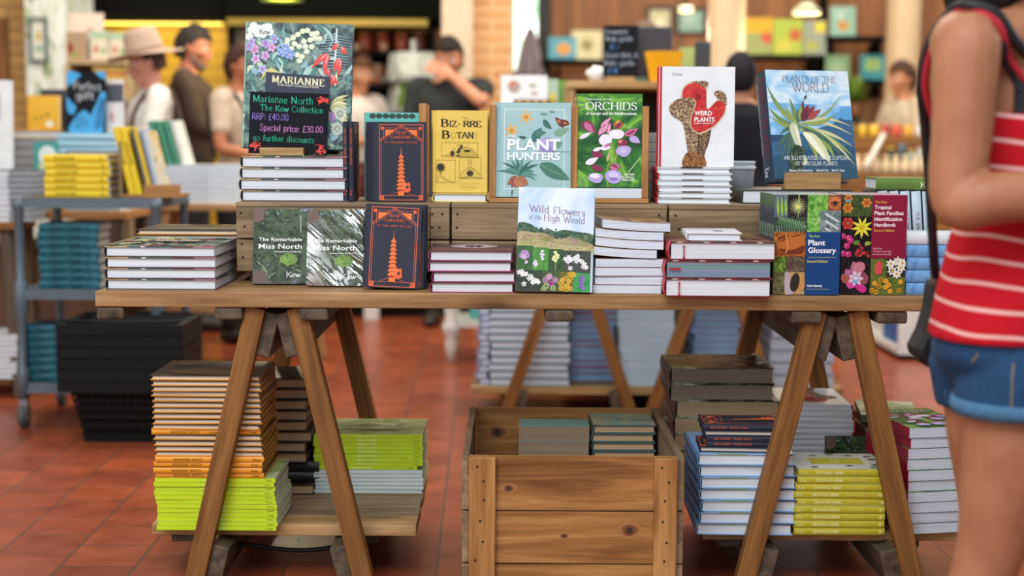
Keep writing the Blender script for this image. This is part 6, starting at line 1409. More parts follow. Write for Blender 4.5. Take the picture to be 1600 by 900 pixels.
# till counter with sign, screen and yellow pot
CYY=6.35; kx0=PY(886,130,CYY).x; kx1=PY(1125,130,CYY).x; kt=zpx(960,127,CYY); kc=(kx0+kx1)/2; kw=(kx1-kx0)/2
t=thing('till_counter','tall pale wooden till counter with a dark open front','counter',(kc,CYY,0)); m=wd_(W_PALE,'x')
MB().box(-kw,kw,-.02,.5,kt-.03,kt).build('counter_top',m,t,.003)
for s in(-1,1): MB().box(min(s*kw,s*(kw-.035)),max(s*kw,s*(kw-.035)),0,.49,0,kt-.031).build('side_board',wd_(W_PALE,'z'),t,.003)
MB().box(-kw+.036,kw-.036,.46,.49,0,kt-.031).build('back_board',plain('#2a1d12',.7),t); MB().box(-kw+.036,kw-.036,0,.45,.98,1.0).build('inner_shelf',m,t); MB().box(-kw+.036,kw-.036,.0,.02,.05,.979).build('front_board',m,t)
a=art_box(285,130,665,665); C='#c8d8ec'; C2='#5f9fe0'
a.text('Souvenir',305,550,215,46,C,'hand',.04); a.text('Kew guide',315,600,290,46,C,'hand',.04); a.text('£6',360,460,375,56,C2,'hand'); a.text('Great Brit..&',302,660,462,48,C,'hand',.04); a.text('Kids guide',300,625,545,48,C,'hand',.04); a.text('£4',340,440,625,52,C2,'hand')
p=PY(969,120,CYY+.06); chalk_sign('chalkboard_sign','chalkboard with white handwriting standing on the till counter',p.x,CYY+.05,kt+.021,.155,.225,3,0,a)
t=thing('sign_block','pale wood block holding the chalkboard on the till counter','block',(p.x,CYY+.04,kt+.0005)); MB().box(-.06,.06,-.02,.03,0,.02).build('block',m,t,.002)
t=thing('till_screen','dark till screen seen from behind on the counter','screen',(PY(1020,118,CYY+.2).x,CYY+.2,kt+.0005)); MB().box(-.1,.085,-.012,.012,.03,zpx(1020,42,CYY+.2)-kt).build('screen',plain('#34323a',.4),t,.008); MB().box(-.02,.02,.012,.03,.0,.12).build('stand',DARK,t); MB().box(-.08,.08,-.04,.08,-.0,.008).build('foot',DARK,t)
py=CYY+.02; px_=PY(1039,127,py); sc=F_PX/6.5
t=thing('yellow_pot','bright yellow ribbed paper pot on the till counter','pot',(px_.x,py+.06,kt+.0005))
mb=MB(); n=72; prof=[(.058,0),(.084,.132),(.081,.132),(.055,.004),(0,.004)]; vs=[]
for r,z in prof:
    for k in range(n): q=2*pi*k/n; rr=r*(1+(.025*math.cos(k*pi) if r>0 else 0)); vs.append((rr*math.cos(q),rr*math.sin(q),z))
fs=[(i*n+k,i*n+(k+1)%n,(i+1)*n+(k+1)%n,(i+1)*n+k) for i in range(len(prof)-1) for k in range(n)]; mb.add(vs,fs); mb.add(vs[:n],[tuple(range(n))]); mb.build('pot',plain('#f0b000',.5),t)
t=thing('card_terminal','dark upright card stand at the right of the till counter','stand',(PY(1098,110,CYY+.1).x,CYY+.1,kt+.0005)); MB().box(-.035,.035,0,.03,.01,zpx(1098,65,CYY+.1)-kt).build('panel',plain('#3a3a3c',.5),t,.006); MB().box(-.05,.05,-.03,.07,0,.0095).build('foot',DARK,t)
facing('bggreencard','light green card leaning between the yellow pot and the dark stand',1062,1086,74,126,CYY+.3,'#a8b86a',None,z=kt,lean=3,T=.01,cat='card',name='green_card')
t=thing('paper_bag','crumpled white paper bag on the till counter','bag',(PY(935,120,CYY+.1).x,CYY+.14,kt)); mb=MB(); r=random.Random(3)
mb.ball((0,0,.036),(.05,.04,.036),n=14,m=9,f=lambda v:v*(1+.18*math.sin(v.x*120+v.z*90)*math.cos(v.y*110))); mb.build('bag',plain('#e8ecee',.6),t)
t=thing('display_plinth','wooden display plinth with picture books, between the brick pier and the till','plinth',(PY(826,180,6.6).x,6.6,0)); MB().box(-.17,.16,0,.3,0,zpx(826,170,6.6)).build('body',wd_(W_PALE,'z'),t,.006); MB().box(-.18,.165,-.01,.31,zpx(826,170,6.6)+.0004,zpx(826,170,6.6)+.02).build('top',wd_(W_PALE,'x'),t,.004)
pz=zpx(826,170,6.6)+.02
facing('bgopen','white picture card with two small paintings on the plinth',783,855,118,164,6.68,'#e4e8ec',art_simple(0,('e',28,40,14,22,'#a89a94'),('e',24,30,8,10,'#c87a5a'),('f',68,35,12,5,'#b0b49a'),('f',72,62,10,5,'#c8a8a0')),z=pz,lean=6,T=.012,cat='card',name='picture_card')
facing('bgpy','pale yellow picture book beside the white picture card',855,872,124,166,6.69,'#a8c4b0',art_simple(0,('e',50,70,30,18,'#d8c84a')),z=pz,lean=2)
facing('bgpg','green picture book at the right end of the plinth',871,888,126,166,6.70,'#5f9a34',None,z=pz,lean=2)
facing('bgpn','navy book with yellow squares lying low in front of the picture card',803,868,156,167,6.63,'#2a3240',art_simple(0,*[('r',8+20*i,20,18+20*i,90,'#d8b02a') for i in range(5)]),z=pz,lean=0,T=.02)
# jar display at the right, partly behind the bag strap
JY=9.0; jx0=PY(1325,272,JY).x; jx1=PY(1560,272,JY).x; j1=zpx(1385,272,JY); j2=zpx(1385,213,JY+.3)
t=thing('jar_display','stepped wooden display of jars and brushes behind the shopper','display stand',((jx0+jx1)/2,JY,0)); w=(jx1-jx0)/2; m=wd_(W_LEG,'x')
MB().box(-w,w,0,.3,0,j1).build('lower_step',m,t,.004); MB().box(-w,w,.301,.6,0,j2).build('upper_step',m,t,.004)
for i in range(8):
    px=1340+i*15; t=thing('cotton_pouch',f'small cream cotton pouch, {["first","second","third","fourth","fifth","sixth","seventh","eighth"][i]} from left on the lower display step','pouch',(PY(px,265,JY+.05).x,JY+.06,j1+.0005),group='cream pouches'); mb=MB(); mb.lathe([(0,0),(.027,.003),(.030,.045),(.023,.08),(.012,.095),(.02,.118),(0,.115)],n=14); mb.build('pouch',plain('#d8c09a',.9),t); MB().lathe([(.0125,.090),(.0155,.095),(.0125,.100)],n=12).build('cord',plain('#a08050',.8),t)
for i,(px,c,h) in enumerate(((1392,'#2a2a2c',.11),(1410,'#3a4a50',.12),(1424,'#7f8f8a',.10),(1440,'#b0b4a8',.11))): jar(f'dark tall bottle on the lower display step, {["first","second","third","fourth"][i]} from left',PY(px,250,JY+.18).x,JY+.19,j1,.03,h*1.5,c,cat='bottle',nm='glass_bottle',lid=['#d8b83a','#5f8fa8','#d8a83a','#c8c8c8'][i],group='tall bottles')
for i,(px,c) in enumerate(((1334,'#8a6a3a'),(1352,'#c8a82a'),(1370,'#d8b030'),(1388,'#a83020'),(1406,'#c84a28'),(1424,'#d8a030'),(1442,'#c8c8c4'))): jar(f'small coloured tin on the upper display step, {["first","second","third","fourth","fifth","sixth","seventh"][i]} from left',PY(px,212,JY+.35).x,JY+.42,j2,.032,.08,c,cat='tin',nm='small_tin',lid='#b89a6a',group='coloured tins')
t=thing('paper_roll','white paper roll leaning against the stepped jar display','paper roll'); p=PY(1353,262,JY-.06); q=PY(1381,210,JY+.10); MB().tube([p,q],.018,12).build('roll',plain('#d8d4c8',.7),t); MB().tube([q,q+(q-p).normalized()*.012],.009,12).build('core',plain('#b0a890',.7),t)
o=None
# plants far right
def foliage(name,label,x,y,z,r,h,col,n=90,seed=1,pot='#8a5a3a'):
    t=thing(name,label,'plant',(x,y,z)); MB().lathe([(0,0),(r*.45,0),(r*.6,h*.3),(r*.55,h*.3),(0,h*.27)],n=18).build('pot',plain(pot,.6),t); mb=MB(); rr=random.Random(seed)
    for i in range(n):
        a=rr.uniform(0,2*pi); e=rr.uniform(.1,1.3); L=rr.uniform(.4,1)*h*.75; d=Vector((math.cos(a)*math.cos(e)*r*1.6,math.sin(a)*math.cos(e)*r*1.6,math.sin(e)*L)); b=Vector((0,0,h*.28)); s=d.cross(Vector((0,0,1))).normalized()*.018; mdl=b+d*.6
        mb.add([b,mdl-s,b+d,mdl+s+Vector((0,0,.006))],[(0,1,2,3)])
    mb.build('foliage',blotch(f'fol{seed}',col,20,3,.5),t)
pc=PY(1305,200,9.6); cabinet('plant_stand','low wooden stand carrying green plants, right of the bromeliad book',1262,1352,10.15,.4,(235,320),plain('#4a3a24',.6),zpx(1320,182,10.15))
for i,(px,s) in enumerate(((1280,3),(1308,4),(1336,5))): foliage('potted_plant',['leafy plant on the low stand, left of three','leafy plant on the low stand, middle of three','leafy plant on the low stand, right of three'][i],PY(px,180,10.35).x,10.35,zpx(1320,182,10.15)+.0008,.085,.34,['#3f5a24','#6a8a34','#9aae4a'],80,s)
# low bookcase along the right aisle
bx=PY(1402,500,7.4).x; t=thing('low_bookcase','low white bookcase with blue books along the right aisle','bookcase',(bx+.16,7.4,0)); 
MB().box(-.15,.15,0,1.3,.42,.45).build('top_board',WHITEP,t); MB().box(-.15,.15,0,1.3,.03,.06).build('bottom_board',WHITEP,t); MB().box(.13,.15,0,1.3,.061,.419).build('back_board',WHITEP,t)
for y in(0,1.28): MB().box(-.15,.129,y,y+.02,.061,.419).build('side_board',WHITEP,t)
MB().box(-.13,.13,.02,1.28,0,.029).build('plinth',DARK,t)
quick('bgblues',.2,.28,.05,'#3f6aa8','white'); 
for i in range(6): onside('bgblues','hardback_book',f'blue volume in the low white bookcase, {["nearest","second nearest","third nearest","fourth nearest","fifth nearest","farthest"][i]}',bx+.05,7.47+i*.07,.061,0,-90,'blue volumes in the low bookcase')
# ---------------------------------------------------------------- people
def limb(mb,pts,rad,n=14,flat=None):
    """tapered round-ended limb through pts; rad a number per point; flat=(axis,factor) squeezes the section"""
    P=[tuple(p)+(r,) for p,r in zip(pts,rad)]; Q=catmull(P,False,5) if len(P)>2 else [tuple(P[0][j]+(P[1][j]-P[0][j])*k/5 for j in range(4)) for k in range(6)]
    C=[Vector(q[:3]) for q in Q]; R=[q[3] for q in Q]
    t0=(C[1]-C[0]).normalized(); t1=(C[-1]-C[-2]).normalized()
    pre=[(C[0]-t0*R[0]*math.sin(a),R[0]*math.cos(a)) for a in (1.45,1.1,.7,.35)]; post=[(C[-1]+t1*R[-1]*math.sin(a),R[-1]*math.cos(a)) for a in (.35,.7,1.1,1.45)]
    A=pre+list(zip(C,R))+post
    mb.tube([a[0] for a in A],[max(a[1],1e-4) for a in A],n)
def loft(mb,rings,yaw=0,n=28):
    """horizontal elliptical rings (z, cx, cy, half depth, half width)"""
    Q=catmull(rings,False,5); c,s=math.cos(yaw),math.sin(yaw); vs=[]
    for z,cx,cy,a,b in Q:
        for k in range(n):
            t=2*pi*k/n; x=cx+a*math.copysign(abs(math.cos(t))**.85,math.cos(t)); y=cy+b*math.copysign(abs(math.sin(t))**.85,math.sin(t)); vs.append((x*c-y*s,x*s+y*c,z))
    N=len(Q); fs=[(i*n+k,i*n+(k+1)%n,(i+1)*n+(k+1)%n,(i+1)*n+k) for i in range(N-1) for k in range(n)]
    mb.add(vs,fs+[tuple(range(n))[::-1],tuple(range((N-1)*n,N*n))],0,True)
def fuse(mb,name,mat,parent,vox=.008,sm=6):
    """weld overlapping pieces into one continuous skin"""
    me=mb.mesh(name,mat); o=bpy.data.objects.new(name,me); COL.objects.link(o)
    r=o.modifiers.new('r','REMESH'); r.mode='VOXEL'; r.voxel_size=vox; r.use_smooth_shade=True
    s=o.modifiers.new('s','SMOOTH'); s.factor=.5; s.iterations=sm
    dg=bpy.context.evaluated_depsgraph_get(); out=bpy.data.meshes.new_from_object(o.evaluated_get(dg)); out.name=name
    bpy.data.objects.remove(o); out.materials.clear(); out.materials.append(mat)
    out.polygons.foreach_set('use_smooth',[True]*len(out.polygons))
    return link(name,out,parent)
def hand(mb,wrist,d,nrm,side,curl=.35,k=1.0,spread=.10):
    """palm, four unequal bent fingers, thumb leaving the side of the palm; nrm = the way the palm faces, side=+1/-1 thumb side"""
    w=Vector(wrist); d=Vector(d).normalized(); n=Vector(nrm); n=(n-d*n.dot(d)).normalized(); s=d.cross(n)*side
    for i,o in enumerate((-.030,-.010,.010,.028)):
        f=[.072,.082,.078,.062][3-i]*k; b=w+s*o*k*.75; kn=w+d*(.088-.004*abs(i-1.6))*k+s*o*k
        limb(mb,[b,kn],[.0135*k,.0115*k],10)
        dd=(d+s*(o*spread/.03)).normalized(); p=kn; a=0; pts=[p]; L=[f*.46,f*.31,f*.26]
        for q in range(3):
            a+=curl; v=dd*math.cos(a)+n*math.sin(a); p=p+v*L[q]; pts.append(p)
        limb(mb,pts,[.0098*k,.0090*k,.0082*k,.0068*k],10)
    b=w+d*.022*k+s*.028*k; m=b+(d*.6+s*.75+n*.3).normalized()*.038*k; e=m+(d*.9+s*.25+n*.35).normalized()*.032*k; t=e+(d*.95+n*.3).normalized()*.024*k
    limb(mb,[b,m,e,t],[.0135*k,.0115*k,.0098*k,.0078*k],10)
def headshape(mb,c,M,k=1.0,chin=1.0):
    def f(v):
        z=v.z/.118; x=v.x; y=v.y
        if z<0: q=-z; y*=1-.34*q*q; x=x*(1-.14*q)+.016*q*chin
        if v.x>0 and -.75<z<.5: x*=.95
        if v.x<0: x*=1.06
        return M@Vector((x,y,v.z))*k
    mb.ball(c,(.094,.076,.118),n=26,m=18,f=f)
    C=Vector(c); T=lambda x,y,z:C+(M@Vector((x,y,z)))*k
    limb(mb,[T(.082,0,.022),T(.098,0,-.008),T(.108,0,-.030)],[.009*k,.0105*k,.0135*k],10); limb(mb,[T(.094,-.012,-.034),T(.094,.012,-.034)],[.0095*k]*2,8)
    for s in(-1,1):
        limb(mb,[T(.080,s*.016,.030),T(.074,s*.044,.026)],[.0105*k,.008*k],8); limb(mb,[T(.062,s*.048,-.02),T(.07,s*.036,-.025)],[.02*k,.018*k],10)
        mb.ball(T(-.004,s*.078,-.008),.03*k,n=12,m=8,f=lambda v,s=s:M@Vector((v.x*.62,v.y*.32,v.z*1.0)))
    limb(mb,[T(.086,-.020,-.060),T(.094,0,-.058),T(.086,.020,-.060)],[.0075*k,.009*k,.0075*k],8); limb(mb,[T(.084,-.016,-.070),T(.090,0,-.071),T(.084,.016,-.070)],[.007*k,.0095*k,.007*k],8)
    limb(mb,[T(.070,0,-.098),T(.076,0,-.100)],[.02*k,.02*k],10)
    return T
def face_parts(T,M,k,parent,lip='#a05a50',iris='#3a2a20'):
    for s in(-1,1):
        o=MB().ball(T(.0765,s*.032,.006),.0125*k,n=12,m=8).build('eye',plain('#d8d4cc',.3),parent); MB().ball(T(.0865,s*.0325,.006),.0055*k,n=8,m=6).build('iris',ink(iris),o)
        mb=MB(); limb(mb,[T(.0915,s*.018,.035),T(.086,s*.046,.033)],[.0035*k,.0025*k],6); mb.build('eyebrow',ink('#3a2a20'),parent)
    mb=MB(); limb(mb,[T(.090,-.017,-.0645),T(.100,0,-.0645),T(.090,.017,-.0645)],[.0035*k,.0048*k,.0035*k],8); mb.build('lips',plain(lip,.5),parent)
def hair_cap(T,M,k,mat,parent,back=.0,name='hair',hairline=.048):
    """thick cap of hair that leaves the face and ears free; back lowers the nape"""
    mb=MB(); n=36; m=20; vs=[];fs=[]; rnd=random.Random(4)
    from mathutils import noise
    def ok(th,a):
        x=math.sin(th)*math.cos(a); z=math.cos(th); y=abs(math.sin(th)*math.sin(a))
        if x>.25: return z>.60-.1*x-.12*y
        if x>-.18: return z>-.02 if y>.3 else True
        return z>-.62-back
    for L,(ra,rb,rc) in enumerate(((.104,.085,.125),(.090,.071,.110))):
        for i in range(m+1):
            th=pi*i/m
            for j in range(n):
                a=2*pi*j/n; v=Vector((math.sin(th)*math.cos(a)*ra*(1.05 if math.cos(a)<0 else 1),math.sin(th)*math.sin(a)*rb,math.cos(th)*rc+.003))
                if L==0: v*=1+.05*noise.noise(v*34)
                vs.append(T(*v))
    o=(m+1)*n
    for i in range(m):
        for j in range(n):
            if ok(pi*(i+.5)/m,2*pi*(j+.5)/n):
                q=(i*n+j,(i+1)*n+j,(i+1)*n+(j+1)%n,i*n+(j+1)%n); fs.append(q); fs.append(tuple(o+t for t in q[::-1]))
                for di,dj,e in((1,0,(1,2)),(-1,0,(3,0)),(0,1,(2,3)),(0,-1,(0,1))):
                    if not (0<=i+di<m) or not ok(pi*(i+di+.5)/m,2*pi*(j+dj+.5)/n): a,b=q[e[0]],q[e[1]]; fs.append((b,a,o+a,o+b))
    mb.add(vs,fs,0,True); return mb.build(name,mat,parent)
def hairm(h): return blotch('hair'+h,[tuple(max(0,v*.55) for v in rgb(h)[:3])+(1,),rgb(h),tuple(min(1,v*1.5) for v in rgb(h)[:3])+(1,)],40,4,.8,stretch=(1,1,.25))
def skinm(h):
    k='skin'+h
    if k in _m: return _m[k]
    m,nt,b=new_mat(k); mp=coords(nt,(1,1,1),rand=False); n=nd(nt,'ShaderNodeTexNoise',i_Scale=14.0,i_Detail=4.0); nt.links.new(mp.outputs[0],n.inputs['Vector']); c=rgb(h)
    r=ramp(nt,[(.3,(c[0]*.86,c[1]*.78,c[2]*.74,1)),(.7,(min(1,c[0]*1.08),c[1]*1.1,c[2]*1.12,1))],n.outputs['Fac']); nt.links.new(r.outputs[0],b.inputs['Base Color'])
    b.inputs['Roughness'].default_value=.5; b.inputs['Subsurface Weight'].default_value=.15; b.inputs['Subsurface Radius'].default_value=(.012,.005,.003); b.inputs['Specular IOR Level'].default_value=.3; return m
def rot_head(yaw,pitch,roll=0): return Matrix.Rotation(math.radians(yaw),3,'Z')@Matrix.Rotation(math.radians(pitch),3,'Y')@Matrix.Rotation(math.radians(roll),3,'X')
def human(label,x,y,face,H,skin,hair,top,legs,sleeve='long',armL=None,armR=None,yaw=0,pitch=0,fem=False,vox=.0075,hatf=None,hback=.2,shoes='#2a2420',curlL=.4,curlR=.4,nL=(0,-1,0),nR=(0,1,0),dL=None,dR=None,group=None,beard=None,cat='person',feet=.0,neckz=0,hshift=(0,0,0)):
    """standing figure, local forward +x, left +y; arms as (elbow, wrist) for a height of 1.7 m"""
    k=H/1.7; t=thing('person',label,cat,(x,y,0),math.radians(face),group)
    sh=.17 if fem else .19; body=MB(); body.M=Matrix.Scale(k,4)
    g=1.0 if not fem else .94
    R=[(.80,0,0,.09,.12),(.90,-.005,0,.115,.165),(.98,.0,0,.105*g,.155),(1.07,.008,0,.095*g,.138*g),(1.18,.012,0,.108*g,.152*g),(1.28,.014,0,.115*g,.165*g),(1.36,.0,0,.10,.165*g),(1.415,-.012,0,.07,.125),(1.45,-.012,0,.056,.066)]
    loft(body,R); sm=skinm(skin)
    hx,hy,hz=hshift
    limb(body,[(-.012,0,1.42),(-.004+hx*.5,hy*.5,1.48),(.004+hx,hy,1.54+hz)],[.058,.054,.056]); Mh=rot_head(yaw,pitch)
    hc=(.018+hx,hy,1.582+hz); T0=headshape(body,hc,Mh)
    arms={}
    for s,arm,nn,cu,dd in((1,armL,nL,curlL,dL),(-1,armR,nR,curlR,dR)):
        S=(-.012,s*sh,1.385); E,Wr=arm or ((-.03,s*(sh+.05),1.10),(.06,s*(sh+.06),.87)); arms[s]=(S,E,Wr)
        mid=lambda a,b,f:tuple(a[i]+(b[i]-a[i])*f for i in range(3))
        limb(body,[(-.01,s*(sh-.06),1.385),S,mid(S,E,.45),E,mid(E,Wr,.35),Wr],[.05,.052,.044,.037,.037,.026])
        d=dd or tuple(Wr[i]-E[i] for i in range(3)); hand(body,Wr,d,nn,s*(1 if True else -1),cu)
    for s in(-1,1):
        fx=feet*s; limb(body,[(0,s*.085,.88),(fx*.4,s*.09,.68),(fx*.6+.01,s*.095,.48),(fx*.8-.02,s*.095,.35),(fx-.02,s*.095,.09)],[.088,.074,.052,.05,.036]); limb(body,[(fx-.035,s*.095,.042),(fx+.06,s*.10,.04),(fx+.14,s*.105,.028)],[.034,.034,.022])
    fuse(body,'body',sm,t,vox*k,4)
    Ms=Matrix.Scale(k,4); Tk=lambda a,b,c:Vector(T0(a,b,c))*k
    face_parts(Tk,Mh,k,t)
    if hair: hair_cap(Tk,Mh,k,hairm(hair),t,hback)
    if beard:
        mb=MB(); limb(mb,[Tk(.02,-.066,-.05),Tk(.06,-.05,-.085),Tk(.088,0,-.098),Tk(.06,.05,-.085),Tk(.02,.066,-.05)],[.007*k,.012*k,.018*k,.012*k,.007*k],10); fuse(mb,'beard',hairm(beard),t,.006,3)
    sh_=MB(); sh_.M=Ms; o=.014
    loft(sh_,[(.93,-.002,0,.115+o,.168+o)]+[(z,cx,cy,a+o,b+o) for z,cx,cy,a,b in R[2:7]]+[(1.41,-.012,0,.078,.13),(1.435,-.012,0,.066,.082)])
    for s in(-1,1):
        S,E,Wr=arms[s]; mid=lambda a,b,f:tuple(a[i]+(b[i]-a[i])*f for i in range(3))
        if sleeve=='long': limb(sh_,[(-.01,s*(sh-.06),1.385),S,mid(S,E,.5),E,mid(E,Wr,.5),mid(E,Wr,.9)],[.062,.066,.058,.052,.047,.038])
        elif sleeve=='short': limb(sh_,[(-.01,s*(sh-.06),1.385),S,mid(S,E,.35),mid(S,E,.6)],[.062,.066,.062,.058])
    fuse(sh_,'top',top,t,.009*k,5)
    tr=MB(); tr.M=Ms; loft(tr,[(.78,0,0,.10,.14),(.84,-.004,0,.122,.172),(.92,-.004,0,.128,.178),(.98,.0,0,.118,.168),(1.01,0,0,.112,.158)])
    for s in(-1,1): fx=feet*s; limb(tr,[(0,s*.085,.87),(fx*.4,s*.09,.68),(fx*.6+.01,s*.095,.48),(fx*.8-.015,s*.095,.3),(fx-.02,s*.095,.12)],[.103,.09,.072,.064,.055])
    fuse(tr,'trousers',legs,t,.009*k,5)
    for s in(-1,1):
        sh2=MB(); sh2.M=Ms; fx=feet*s; limb(sh2,[(fx-.04,s*.095,.045),(fx+.06,s*.1,.043),(fx+.15,s*.105,.034)],[.045,.046,.034]); sh2.v=[Vector((v.x,v.y,max(v.z,.002))) for v in sh2.v]; sh2.build('shoe',plain(shoes,.5),t)
    return t,Tk,Mh,k
cl=lambda h,key:blotch('cloth'+key,[tuple(v*.82 for v in rgb(h)[:3])+(1,),rgb(h),tuple(min(1,v*1.12) for v in rgb(h)[:3])+(1,)],12,3,.85)
# hatted woman in a white cardigan
t,Tk,Mh,k=human('person in a wide tan felt hat and white cardigan looking down at the books',PY(234,150,7.66).x,7.68,204,1.64,'#c48a76','#4a342a',cl('#d4d0c8','w1'),cl('#6a6a72','t1'),armL=((.06,.24,1.13),(.26,.14,1.10)),armR=((.06,-.24,1.13),(.26,-.12,1.10)),yaw=-4,pitch=14,fem=True,nL=(0,-.3,-1),nR=(0,.3,-1),hback=-.1)
mb=MB(); n=40
def hp(r,z,a,wv=0): x=r*1.12*math.cos(a); y=r*math.sin(a); return Tk(x-.004,y,z+wv*(math.cos(a)*.5+math.sin(2*a)*.35))
prof=[(.001,.178,0),(.045,.184,0),(.074,.176,0),(.084,.15,0),(.093,.08,0),(.097,.052,0),(.125,.046,.006),(.16,.042,.018),(.185,.040,.026),(.186,.035,.026),(.16,.036,.018),(.12,.038,.006),(.092,.042,0),(.088,.07,0)]
vs=[hp(r,z,2*pi*j/n,w) for r,z,w in prof for j in range(n)]; fs=[(i*n+j,i*n+(j+1)%n,(i+1)*n+(j+1)%n,(i+1)*n+j) for i in range(len(prof)-1) for j in range(n)]; mb.add(vs,fs,0,True); mb.build('felt_hat',plain('#b09684',.9),t)
mb=MB(); vs=[hp(r,z,2*pi*j/n) for r,z in((.0975,.054),(.0985,.056),(.0975,.075),(.0955,.075)) for j in range(n)]; mb.add(vs,[(i*n+j,i*n+(j+1)%n,(i+1)*n+(j+1)%n,(i+1)*n+j) for i in range(3) for j in range(n)],0,True); mb.build('hat_band',plain('#8a7060',.8),t)
P=[(-.12,.10,1.05),(-.135,.13,1.25),(-.09,.155,1.40),(-.02,.16,1.445),(.06,.155,1.40),(.125,.11,1.25),(.13,.10,1.05)]
MB().tube(catmull([tuple(v*k for v in p) for p in P]),.011,8).build('bag_strap',plain('#5a4238',.7),t)
# bearded man in a brown jacket
human('person with short dark hair and grey beard in a brown jacket, behind the hat',PY(298,150,8.45).x,8.45,6,1.78,'#b87a5e','#2a2420',cl('#45362a','b1'),cl('#3a3a40','t2'),armL=((.08,.24,1.13),(.30,.16,1.08)),armR=((.08,-.25,1.13),(.30,-.16,1.06)),yaw=-6,pitch=18,nL=(0,-.3,-1),nR=(0,.3,-1),beard='#6a625a',hback=.1)
# person in beige
t,Tk,Mh,k=human('person in a beige top with a dark strap, half hidden by the chalkboard sign book',PY(374,150,7.95).x,7.95,-20,1.64,'#a86a4a','#3a2218',cl('#b8a48e','g1'),cl('#26262a','t3'),sleeve='short',armL=((.06,.23,1.12),(.30,.10,1.06)),armR=((.03,-.25,1.12),(.28,-.10,1.03)),yaw=0,pitch=10,fem=True,hback=.4,nL=(0,-.3,-1),nR=(0,.3,-1))
MB().tube(catmull([tuple(v*k for v in p) for p in ((-.10,-.10,1.05),(-.13,-.12,1.25),(-.09,-.13,1.40),(-.02,-.135,1.44),(.06,-.13,1.40),(.13,-.10,1.22),(.125,-.08,1.05))]),.012,8).build('bag_strap',plain('#3a342c',.7),t)
# shopper in white near the shelving
human('person in a white shirt facing the card spinner, blurred, left of it',PY(562,120,9.42).x,9.42,-38,1.66,'#b07a58','#4a2e1c',cl('#c8bcb4','w2'),cl('#6a2f38','t4'),sleeve='short',armR=((.05,-.24,1.13),(.26,-.14,1.14)),armL=((.05,.24,1.13),(.26,.14,1.14)),yaw=-30,pitch=10,fem=True,hback=.4,nL=(0,-.3,-1),nR=(0,.3,-1))
# man with a hand over his face
human('person in a black t-shirt covering the face with one forearm raised',PY(703,150,8.75).x,8.75,-93,1.76,'#c08468','#241a16',cl('#26292a','k1'),cl('#3a3e4a','t5'),sleeve='short',armL=((.23,.205,1.30),(.165,.015,1.455)),armR=((.02,-.25,1.12),(.14,-.20,.90)),yaw=-6,pitch=22,nL=(-1,0,-.1),dL=(-.03,-.10,.045),curlL=.12,hshift=(.03,0,-.02),hback=.1,vox=.0062)
# dark clothed person from behind
human('person in dark navy clothes seen from behind, between the two tall books',PY(1166,150,6.9).x,7.1,84,1.56,'#9a6a50','#14121a',cl('#14161f','n1'),cl('#16161c','t6'),armL=((.06,.24,1.13),(.24,.14,1.10)),armR=((.06,-.24,1.13),(.24,-.14,1.10)),pitch=12,hback=.6,nL=(0,-.3,-1),nR=(0,.3,-1))
# cashier behind the screen
human('person behind the till screen, only the brown-grey hair showing over it',PY(1008,30,7.8).x,7.8,-90,1.76,'#b8866a','#6a5648',cl('#3a4a3a','c1'),cl('#2a2c34','t7'),armL=((.08,.24,1.13),(.28,.14,1.08)),armR=((.08,-.24,1.13),(.28,-.14,1.08)),pitch=26,hback=.1,nL=(0,-.3,-1),nR=(0,.3,-1))
# shopper far right
human('person with tied brown hair far behind the striped shopper, beside the round column',PY(1422,110,9.85).x,9.98,200,1.68,'#b8805e','#4a3424',cl('#b8a890','r1'),cl('#4a4a52','t8'),armL=((.06,.23,1.13),(.24,.14,1.10)),armR=((.06,-.23,1.13),(.24,-.14,1.10)),pitch=12,fem=True,hback=.2,nL=(0,-.3,-1),nR=(0,.3,-1))

# ---------------------------------------------------------------- the shopper in the striped top, close at the right
X0,Y0=.908,2.62; TH=math.radians(-18)
wt=thing('person','person in red striped tank top and denim shorts at the right edge of the picture','person',(X0,Y0,0))
def rel(v): return (v.x-X0,v.y-Y0,v.z)
body=MB(); SK=skinm('#a87353')
RW=[(.70,-.0,0,.095,.14),(.77,-.010,0,.112,.172),(.85,-.006,0,.110,.170),(.94,.0,0,.100,.150),(1.00,.004,0,.096,.143),(1.09,-.004,0,.110,.148),(1.18,-.004,0,.130,.152),(1.26,-.022,0,.122,.155),(1.315,-.030,0,.092,.135),(1.355,-.028,0,.064,.085),(1.38,-.026,0,.055,.06)]
loft(body,RW,TH,36)
limb(body,[(-.01,0,1.35),(.002,0,1.42),(.012,0,1.47)],[.056,.052,.054]); hcw=(.028,-.005,1.505); MW=rot_head(-14,4); TW=headshape(body,hcw,MW,.97,.8)
SR=rel(PY(1511,72,2.455)); ER=rel(PY(1499,312,2.43)); FR=rel(PY(1560,309,2.40)); WR=(.30,-.24,1.075)
limb(body,[(-.04,-.09,1.31),(SR[0]+.01,SR[1]+.03,SR[2]+.0),SR,tuple(SR[i]*.55+ER[i]*.45 for i in range(3)),ER,FR,(.20,-.23,1.06),WR],[.055,.058,.058,.052,.047,.044,.036,.025])
hand(body,WR,(.9,.25,.1),(0,.7,-.6),-1,.45,.95)
SL=(.05,.165,1.295); EL=(.05,.22,1.02); WL=(.27,.10,1.06)
limb(body,[(.0,.09,1.315),SL,tuple(SL[i]*.5+EL[i]*.5 for i in range(3)),EL,(.15,.17,1.035),WL],[.05,.055,.047,.041,.04,.025]); hand(body,WL,(.9,-.3,.1),(0,-.7,-.6),1,.45,.95)
